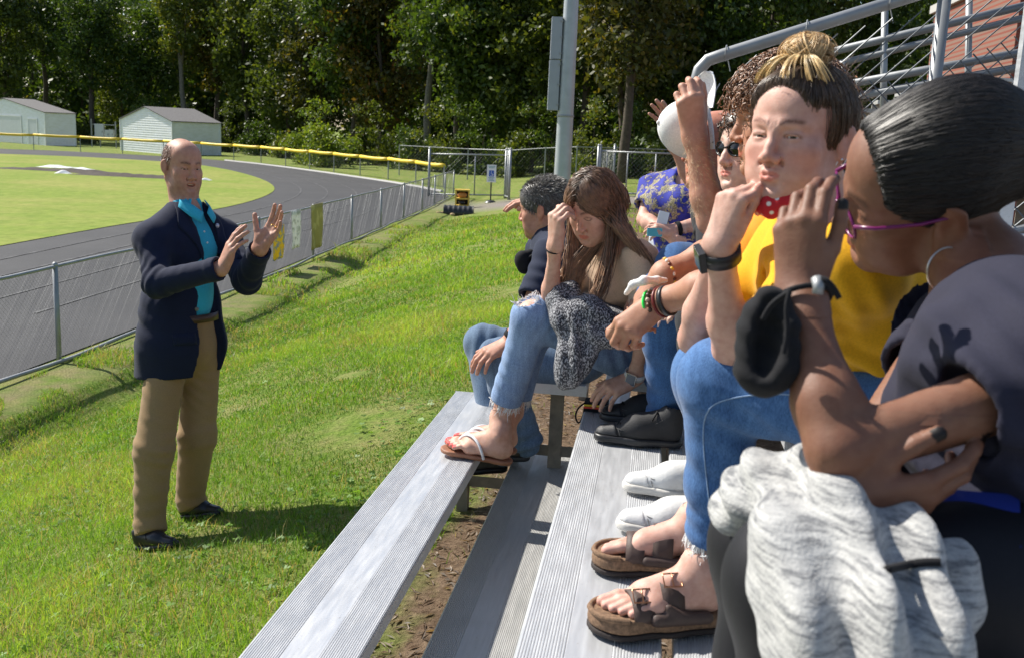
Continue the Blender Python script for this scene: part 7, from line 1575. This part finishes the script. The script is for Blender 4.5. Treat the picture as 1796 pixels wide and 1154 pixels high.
    mb = MB(); mb.tube(pp, .0014, 5); mb.build('seam_stitching', plain('pale_thread', (.22, .33, .50), .8, 0, .2, 200), jn)
    r2 = np.random.default_rng(4)
    for an, kn in ((aL, kL), (aR, kR)):
        mb = MB(); c = kn+(an-kn)*.87; ax = nrm(an-kn); u_ = nrm(np.cross(ax, A(0, 1, .2))); v_ = np.cross(ax, u_)
        for a in r2.uniform(0, 6.28, 170): p = c+(u_*math.cos(a)+v_*math.sin(a))*.0545; ln = r2.uniform(.006, .030)*(2.2 if r2.random() < .06 else 1); mb.tube([p-ax*.012+r2.normal(0, .001, 3), p+ax*ln*.5+r2.normal(0, .003, 3), p+ax*ln+r2.normal(0, .007, 3)], [.0013, .0010, .0005], 4, False)
        mb.build('raw_hem', CM['whitecloth'], jn)['kind'] = 'stuff'
    # black smartwatch
    d = nrm(wrL-elL); wc = wrL-d*.022; ring(wc, d, .0300, .003, 'watch_strap', plain('black_rubber', (.014, .014, .017), .45, 0, .15, 40), o, .024); fd = dv(-1, .1, .25); fd = nrm(fd-d*(fd@d)); Rw = frame(d, fd); w_ = MB(); w_.box((-.016, -.019, .029), (.016, .019, .039), Rw, wc); wt = w_.build('watch_case', MATS['black'], o); w_ = MB(); w_.box((-.014, -.017, .0392), (.014, .017, .0402), Rw, wc); w_.build('watch_face', plain('dark_glass', (.01, .01, .012), .08, .2, .1, 10), wt)
    # red mask pulled under the chin, with ear loop
    f = Field(); pts = [M.p(-.066, -.004, -.066), M.p(-.056, .025, -.092), M.p(-.032, .058, -.113), M.p(0, .074, -.121), M.p(.032, .058, -.113), M.p(.056, .025, -.092)]; f.chain(pts, [.008, .015, .019, .019, .019, .012], .012)
    t = NT('red_print'); n = t.n('TexVoronoi', Scale=70.0); t.l(t.pos(), n.inputs['Vector']); t.set(Base_Color=t.ramp(n.outputs['Distance'], [(.22, (.80, .78, .74)), (.30, (.52, .012, .022))]), Roughness=.8); mk = cloth('face_mask', f, .004, t.m, o, [(M.p(-.03, .06, -.115), M.R[:, 0], .06, .002, .02)], 9)
    mb = MB(); mb.tube(smooth_line([M.p(-.060, .012, -.075), M.p(-.072, .0, -.05), M.p(-.080, -.010, -.012), M.p(-.084, -.020, .022)]), .0012, 5); mb.tube(smooth_line([M.p(-.064, .004, -.080), M.p(-.078, -.008, -.055), M.p(-.086, -.024, -.02), M.p(-.086, -.032, .01)]), .0012, 5); mb.build('ear_loop', MATS['white'], mk, True)
    # two strap sandals
    bl = plain('brown_leather', (.068, .042, .034), .62, 0, .25, 30, .25); cork = plain('cork', (.21, .125, .072), .85, 0, .55, 160, .5); foam = plain('dark_foam', (.028, .02, .018), .8, 0, .2, 40); brs = plain('copper_buckle', (.45, .22, .13), .3, .9, .1, 30)
    for (R_, X_, k_, tp), l_, mainfoot in zip(ft, (1, -1), (True, False)):
        def q(x, y, z): return X_(A(x*l_, y, z)*k_)
        f = Field()
        for a, b, ra, rb in (((0, .03, -.012), (-.004, .12, -.012), .044, .043), ((-.004, .12, -.012), (.002, .205, -.012), .043, .053), ((.002, .205, -.012), (.012, .222, -.012), .05, .045)): f.cone(q(*a), q(*b), ra*k_, rb*k_, .02)
        f.plane(q(0, 0, .006), R_[:, 2], None, .003); f.plane(q(0, 0, -.022), -R_[:, 2], None, .003); sd_ = cloth('sandal', f, .0045, cork, o)
        f = Field()
        for a, b, ra, rb in (((0, .03, -.03), (-.004, .12, -.03), .045, .044), ((-.004, .12, -.03), (.002, .205, -.03), .044, .054), ((.002, .205, -.03), (.012, .222, -.03), .051, .046)): f.cone(q(*a), q(*b), ra*k_, rb*k_, .02)
        f.plane(q(0, 0, -.022), R_[:, 2], None, .002); f.plane(q(0, 0, -.033), -R_[:, 2], None, .002); cloth('outsole', f, .0045, foam, sd_)
        rim = [(.052, .205), (.054, .222), (.044, .248), (.02, .266), (-.012, .262), (-.040, .240), (-.050, .205)]; mb = MB(); mb.tube(smooth_line([q(x, y, .006) for x, y in rim]), .006, 6); mb.build('toe_rim', cork, sd_, True)
        for y0, y1, hz, wd in ((.155, .195, .048, .050), (.095, .138, .076, .046)):
            an = np.linspace(-.25, math.pi+.25, 17); g0 = [q(wd*math.cos(t), y0, -.004+hz*max(0, math.sin(t))+.002) for t in an]; g1 = [q(wd*math.cos(t)*1.0, y1, -.004+hz*.90*max(0, math.sin(t))+.002) for t in an]; G = lerp_grid(g0, g1, 17, 4); V = G.reshape(-1, 3); mb = MB(); mb.add(V, [[i*4+j, (i+1)*4+j, (i+1)*4+j+1, i*4+j+1] for i in range(16) for j in range(3)]); so_ = mb.build('strap', bl, sd_, True); m_ = so_.modifiers.new('t', 'SOLIDIFY'); m_.thickness = .004; m_.offset = 1
            if mainfoot:
                yc = (y0+y1)/2; an2 = 1.15; c = q(wd*1.12*math.cos(an2)*-1, yc, -.004+hz*1.10*math.sin(an2)); up_ = nrm(R_[:, 2]*.75+R_[:, 0]*-.66*l_); al = np.cross(R_[:, 1], up_); mb = MB(); cc = [c+al*a*.013+R_[:, 1]*b*.017 for a, b in ((-1, -1), (1, -1), (1, 1), (-1, 1))]; mb.tube(cc, .0020, 6, closed=True); mb.tube([c-al*.013, c+al*.013+up_*.003], .0016, 6); mb.build('buckle', brs, so_, True)
        f = Field(); f.cone(q(-.046, .05, .004), q(-.046, .15, .004), .012, .014, .02); f.cone(q(.044, .05, .004), q(.046, .15, .004), .010, .012, .02); f.cone(q(-.044, .10, .01), q(-.046, .13, .03), .008, .006, .015); f.plane(q(0, 0, -.008), -R_[:, 2], None, .003); cloth('side_flap', f, .0045, bl, sd_)
    return M
HMX = woman_yellow()
# ---------------------------------------------------------------- nearest woman with purple glasses
def woman_near():
    J = dict(pelvis=P(1830, 930, 1.14), chest=P(1785, 715, 1.16), neck=P(1745, 510, 1.30), shl=P(1852, 665, 1.03), shr=P(1668, 570, 1.40))
    hL, hR = P(1800, 1040, 1.04), P(1770, 990, 1.30); kL, kR = P(1408, 1025, 1.02), P(1362, 960, 1.20); aL, aR = kL+A(.03, .0, -.44), kR+A(.02, .0, -.44)
    elL, wrL = P(1470, 790, 1.0), P(1402, 508, 1.08); elR, wrR = P(1520, 790, 1.26), P(1470, 884, 1.00)
    M = HeadM(P(1616, 326, 1.33), dv(-.95, -.256, -.179), dv(-.313, .778, .545), 1.03, 1.0)
    f = Field(); head_ops(f, M, eye=.12, jaw=.95, nose=1.12, lips=1.25, brow=.8, cheek=1.05)
    f.cone(M.p(0, -.03, -.045), J['neck'], .050, .054, .03); f.cone(J['neck'], J['chest']+UPZ*.06, .056, .085, .05); f.cone(J['neck'], (J['chest']+J['shr'])/2, .05, .08, .05)
    torso_ops(f, J, .92, -.012, 1.0, 1.0); arm_ops(f, J['shl'], elL, wrL, .98, .80); arm_ops(f, J['shr'], elR, wrR, .95, .85)
    for a in ((hL, kL, aL), (hR, kR, aR)): leg_ops(f, *a)
    tL, tR = [], []
    hand_ops(f, wrL, dv(-.06, .97, -.10), dv(-.55, .05, .80), False, [(26, 30, 16), (32, 38, 20), (36, 44, 22), (40, 46, 24)], (3, 0, -2, -4), (30, 30, 14, 10), .80, tL, .98)
    hand_ops(f, wrR, dv(.96, .16, .05), dv(.08, -.45, .88), True, [(20, 22, 12), (28, 26, 12), (34, 28, 14), (38, 30, 14)], (6, 1, -3, -7), (34, 20, 4, 6), .92, tR, .98)
    def tint(V, T):
        h = np.linalg.norm(V-M.o, axis=1) < .16; T[h] = face_tint(V[h], M, lip=(.9, .55, .55), brow=(.22, .18, .16), blush=.1, browt=.0045); nail_tint(V, T, tL+tR, (.03, .04, .06)); return T
    o = body('woman with slicked back dark hair, purple glasses and hoop earring nearest the camera', f, [(M.o, A(.135, .135, .15), .0026), (wrL+A(.01, 0, .08), A(.085, .085, .10), .0024), (wrR+A(.09, 0, .02), A(.11, .085, .075), .0024)], SKM['I'], tint, .009)
    eyeballs(M, o, (.03, .018, .012), (0, 1, -.5))
    # slicked hair in fine rows towards the back
    r = np.random.default_rng(28); f = scalp_field(M, .002, (0, .122, .010), (.092, .083, .112), (0, -.03, -.05), (0, .5, -1)); f.ell(M.p(-.066, .062, -.02), A(.03, .045, .045), M.R, .008, -1); f.ell(M.p(0, -.045, .062), A(.076, .088, .080), M.R, .03); f.ell(M.p(0, -.115, .03), A(.06, .05, .06), M.R, .03); f.ell(M.p(0, .122, .010), A(.092, .083, .112), M.R, .008, -1); V, F = f.surf(.005, smooth=2); dk = A(.008, .0065, .006); parts = [(V, F, np.ones((len(V), 3))*dk)]
    capV, capF = V, F; L = cap_roots(V, F, 12000, 29, M)
    n = len(L); Mx = 10; t = np.linspace(0, 1, Mx)[None, :, None]; a0 = A(0, -.014, .035); d0 = (L-a0)/A(.0765, .0985, .0865); d1 = nrm(A(0, -1, -.05)); dd_ = d0[:, None]*(1-t)+d1*t; dd_ = d0[:, None]+(d1-d0[:, None])*t*.62; dd_ /= np.linalg.norm(dd_, axis=2)[..., None]; wob = 1.035+.010*np.sin(d0[:, 2:3]*42+d0[:, :1]*9)[:, None]+.012*r.random((n, 1, 1)); wave = r.normal(0, .012, (n, 1, 1))*np.sin(t*22+r.uniform(0, 6, (n, 1, 1))); path = a0+(dd_+A(0, 0, 1)*wave)*A(.0765*M.w, .0985, .0865)*wob; pw = stick(M.pts(path.reshape(-1, 3)).reshape(path.shape), capV, capF, .0004, .0030, 7)
    parts.append(strand_part(pw, .00075, (.012, .0095, .0085), .5, 4, None, .0008)); hair_obj(parts, o, 'hair', hair_mat('dark_hair', 0, 0, .42))
    # glasses
    pf_ = plain('purple_frame', (.17, .012, .10), .25, 0, .25, 30); a = np.linspace(0, 2*math.pi, 24, endpoint=False); mb = MB()
    def gp_(sx, t, e=1.0): x = .033+.0255*math.cos(t)*e; return M.p(sx*x, .1015-.16*max(x-.02, 0), -.006+.0195*math.sin(t)*e*(1 if math.sin(t) > 0 else 1.05))
    for sx in (-1, 1):
        mb.tube([gp_(sx, t) for t in a], .0022, 6, closed=True); mb.tube([M.p(sx*.058, .096, .004), M.p(sx*.070, .072, .005), M.p(sx*.079, .02, .006), M.p(sx*.081, -.012, .010)], [.0032, .0030, .0026, .0024], 6)
    mb.tube([M.p(-.009, .1035, .0), M.p(0, .106, .003), M.p(.009, .1035, .0)], .0022, 6); g = mb.build('glasses', pf_, o, True)
    gt = NT('clear_lens'); gt.set(Base_Color=(.95, .95, .97), Roughness=.02); gt.b.inputs['Transmission Weight'].default_value = 1.0; gt.b.inputs['IOR'].default_value = 1.05
    for sx in (-1, 1):
        V = [gp_(sx, 0, 0)]+[gp_(sx, t, .96) for t in a]; mb = MB(); mb.add(V, None, [[0, i+1, (i+1) % 24+1] for i in range(24)]); mb.build('lens', gt.m, g)
    er = M.p(-.079, -.010, -.040); hc_ = er-UPZ*.027+dv(-.2, 0, 1)*.022; ring(hc_, dv(.25, 0, .97), .0285, .0013, 'hoop_earring', plain('silver_hoop', (.62, .58, .54), .3, .85, .15, 90), o, None, 0, 1.0, 2*math.pi, 40)
    # t shirt
    f = Field(); torso_ops(f, J, .94, .012, 1.02, 1.02, .05, 1.0); nv = nrm(J['neck']-J['chest']); f.plane(J['neck']-nv*.035, nv, .17); f.ell(J['neck']+dv(-.85, -.45, .1)*.085, A(.06, .085, .085), frame(dv(-1, 0, 0), UPZ), .012, -1)
    for sh, el, k in ((J['shr'], elR, .40), (J['shl'], elL, .42)): f.cone(sh, sh+(el-sh)*k, .056, .053, .05, 1, False); f.cone(sh+(el-sh)*(k-.2), sh+(el-sh)*k, .054, .0535, .01, 1, True); f.plane(sh+(el-sh)*k, el-sh, .13); f.cone(sh+(el-sh)*(k-.08), el, .046, .044, .004, -1)
    f.plane(J['pelvis']-UPZ*.02, -UPZ)
    cloth('t_shirt', f, .006, CM['slate'], o, [((J['shl']+elL)/2+(J['shl']-elL)*.18, A(.9, 0, .5), .10, .003, .040), (J['chest']+A(-.08, -.08, .0), A(1, .2, .4), .12, .005, .05), (J['shl']+A(-.03, 0, .0), A(.8, 0, .8), .12, .005, .035), ((J['shr']+J['chest'])/2, A(1, .3, .2), .10, .004, .045), (J['pelvis']+A(-.1, -.1, .1), A(.3, 0, 1), .15, .008, .05)], 81, .0012)
    f = Field(); f.ell(J['pelvis']+UPZ*-.03, A(.19, .17, .12), frame(dv(-1, 0, .1), UPZ), .05)
    for hip, kn, an in ((hL, kL, aL), (hR, kR, aR)): f.cone(hip, kn, .104, .074, .05); f.ell(kn, .074, None, .03); f.cone(kn, kn+(an-kn)*.35, .070, .064, .03); f.cone(kn+(an-kn)*.35, an, .064, .042, .03)
    lg = cloth('leggings', f, .007, CM['blackleg'], o, [(kL+A(.06, 0, -.03), A(.6, 0, 1), .07, .003, .03), (hL, A(1, 0, .2), .15, .005, .06)], 83, .001)
    shk = plain('dark_trainer', (.03, .03, .034), .6, 0, .2, 40, .2)
    for an in (aL, aR):
        h_ = an+A(.03, 0, 0); h_[2] = 1.054; shoe('sneaker', h_, h_+A(-.27, -.02, .004), UPZ, o, shk, MATS['white'], 1.0, CM['black'])
    ring(wrR-nrm(wrR-elR)*.0+A(.0, 0, .0), dv(.96, .16, .05), .029, .0022, 'hair_tie', CM['black'], o)
    return J, kL, kR, hL, wrL, elL, wrR
IJ = woman_near()
def wrist_mask():
    J, kL, kR, hL, wrL, elL, wrR = IJ; root = empty('face_mask', P(1345, 600, 1.04)); tag(root, 'black cloth face mask dangling by its loop from the nearest woman wrist', 'face mask'); d = nrm(wrL-elL); c0 = np.array(root.location)
    def put(o): o.parent = root; o.matrix_parent_inverse = Matrix.Translation(root.location).inverted(); return o
    put(ring(wrL-d*.012, d, .031, .0032, 'ear_loop', CM['black'], None)); mb = MB(); mb.tube(smooth_line([P(1428, 492, 1.0), P(1445, 488, .985), P(1462, 505, .985), P(1472, 524, .985)]), .0032, 6); mb.tube(smooth_line([P(1385, 512, 1.0), P(1372, 520, 1.01), P(1352, 535, 1.02), P(1338, 560, 1.03)]), .003, 6); mb.tube(smooth_line([P(1385, 512, 1.0), P(1378, 540, 1.0), P(1382, 580, 1.0), P(1374, 620, 1.0)]), .003, 6); put(mb.build('cord', CM['black'], None, True)); mb = MB(); mb.tube([P(1432, 488, .992), P(1436, 502, .988), P(1434, 516, .988)], .0058, 8); put(mb.build('toggle', MATS['galv'], None, True))
    f = Field(); f.chain([P(1352, 525, 1.04), P(1330, 590, 1.05), P(1322, 650, 1.05), P(1345, 664, 1.04), P(1372, 645, 1.03), P(1380, 580, 1.03)], [.012, .015, .014, .013, .013, .012], .02); f.cone(P(1350, 560, 1.06), P(1345, 640, 1.06), .026, .022, .03); f.ell(P(1352, 590, 1.015), A(.014, .03, .045), frame(dv(0, 0, 1), dv(.1, 1, 0)), .01, -1)
    V, F = f.surf(.004, smooth=2); V = folds(V, vnormals(V, F), [(P(1350, 610, 1.04), A(.2, 0, 1), .06, .003, .022)], 5); put(link('mask_cloth', mkmesh('mask_cloth', V, F, True), CM['black']))
wrist_mask()
def sweatshirt():
    J, kL, kR, hL, wrL, elL, wrR = IJ; f = Field()
    def S(*pts, k=.05):
        for (a, ra), (b, rb) in zip(pts[:-1], pts[1:]): f.cone(P(*a), P(*b), ra, rb, k)
    # over the thighs and hanging down in front
    S(((1296, 885, 1.12), .020), ((1345, 872, 1.09), .030), ((1420, 912, 1.06), .040), ((1500, 985, 1.05), .042), ((1580, 1005, 1.05), .038), ((1640, 985, 1.06), .028))
    S(((1400, 858, 1.10), .024), ((1440, 866, 1.06), .030), ((1475, 885, 1.04), .026)); S(((1345, 832, 1.12), .012), ((1390, 852, 1.10), .019)); S(((1280, 893, 1.14), .015), ((1270, 902, 1.15), .011))
    S(((1430, 925, 1.0), .036), ((1445, 1010, .95), .042), ((1465, 1120, .90), .046), ((1480, 1230, .88), .048)); S(((1510, 1000, 1.0), .038), ((1530, 1060, .96), .044), ((1545, 1150, .90), .048), ((1550, 1240, .88), .05)); S(((1605, 1000, 1.02), .030), ((1600, 1060, .97), .038), ((1585, 1160, .91), .042), ((1575, 1240, .89), .045)); S(((1450, 960, .98), .045), ((1600, 1000, .98), .04))
    S(((1455, 868, 1.0), .026), ((1462, 890, .985), .030), ((1448, 905, .98), .024), k=.015); S(((1450, 905, .99), .022), ((1500, 965, .96), .018), ((1560, 1000, .95), .014), k=.02)
    V, F = f.surf(.0055, smooth=2); N = vnormals(V, F)
    V = folds(V, N, [(P(1480, 1050, .9), A(1, .2, .10), .20, .016, .060), (P(1590, 1050, .9), A(1, .2, -.10), .16, .016, .06), (P(1350, 860, 1.06), A(.25, 0, 1), .10, .007, .034), (P(1460, 880, 1.0), A(.6, 0, .8), .07, .008, .03), (P(1550, 950, .95), A(.4, 0, 1), .12, .009, .045), (P(1420, 950, .95), A(1, 0, .4), .1, .008, .04)], 91)
    t = NT('heather_fleece'); st = t.noise(26, 4, t.pos((1, 1, 9)), .7); fn = t.noise(300, 2); b = t.noise(6, 3); c = t.ramp(st, [(.38, (.07, .075, .085)), (.47, (.30, .30, .295)), (.62, (.48, .475, .455))]); c = t.mix(.25, c, t.ramp(fn, [(.3, (.22, .22, .22)), (.7, (.58, .575, .55))])); t.set(Base_Color=c, Roughness=.95); t.b.inputs['Sheen Weight'].default_value = .3; t.bump(fn, .5, .003)
    o = link('sweatshirt', mkmesh('sweatshirt', V, F, True), t.m); tag(o, 'light grey heather sweatshirt knotted and draped over the nearest woman lap', 'sweatshirt'); tb = bvh(o)
    pp = []
    for x, y in ((1650, 985), (1620, 985), (1590, 990), (1556, 998)):
        d = nrm(P(x, y, 1.0)-CAM); h = tb.ray_cast(Vector(CAM), Vector(d))
        if h[0] is not None: pp.append(np.array(h[0])-d*.003)
    if len(pp) > 2: mb = MB(); mb.tube(smooth_line(pp), .004, 6); mb.build('drawstring', CM['black'], o, True)
    mb = MB(); mb.tube(smooth_line([P(1345, 1000, 1.02), P(1372, 985, .99), P(1392, 978, .975), P(1404, 990, .965)]), .0055, 6); mb.build('white_piping', CM['whitecloth'], o, True)
    mb = MB(); R = frame(dv(.9, .1, .4), dv(-.2, .9, .4)); mb.box((-.036, -.07, -.004), (.036, .07, .004), R, P(1655, 905, 1.02)); ph = mb.build('phone', plain('blue_phone', (.03, .05, .28), .15, .1, .1, 9)); tag(ph, 'dark blue phone lying on the grey sweatshirt under the woman fingers', 'phone')
sweatshirt()
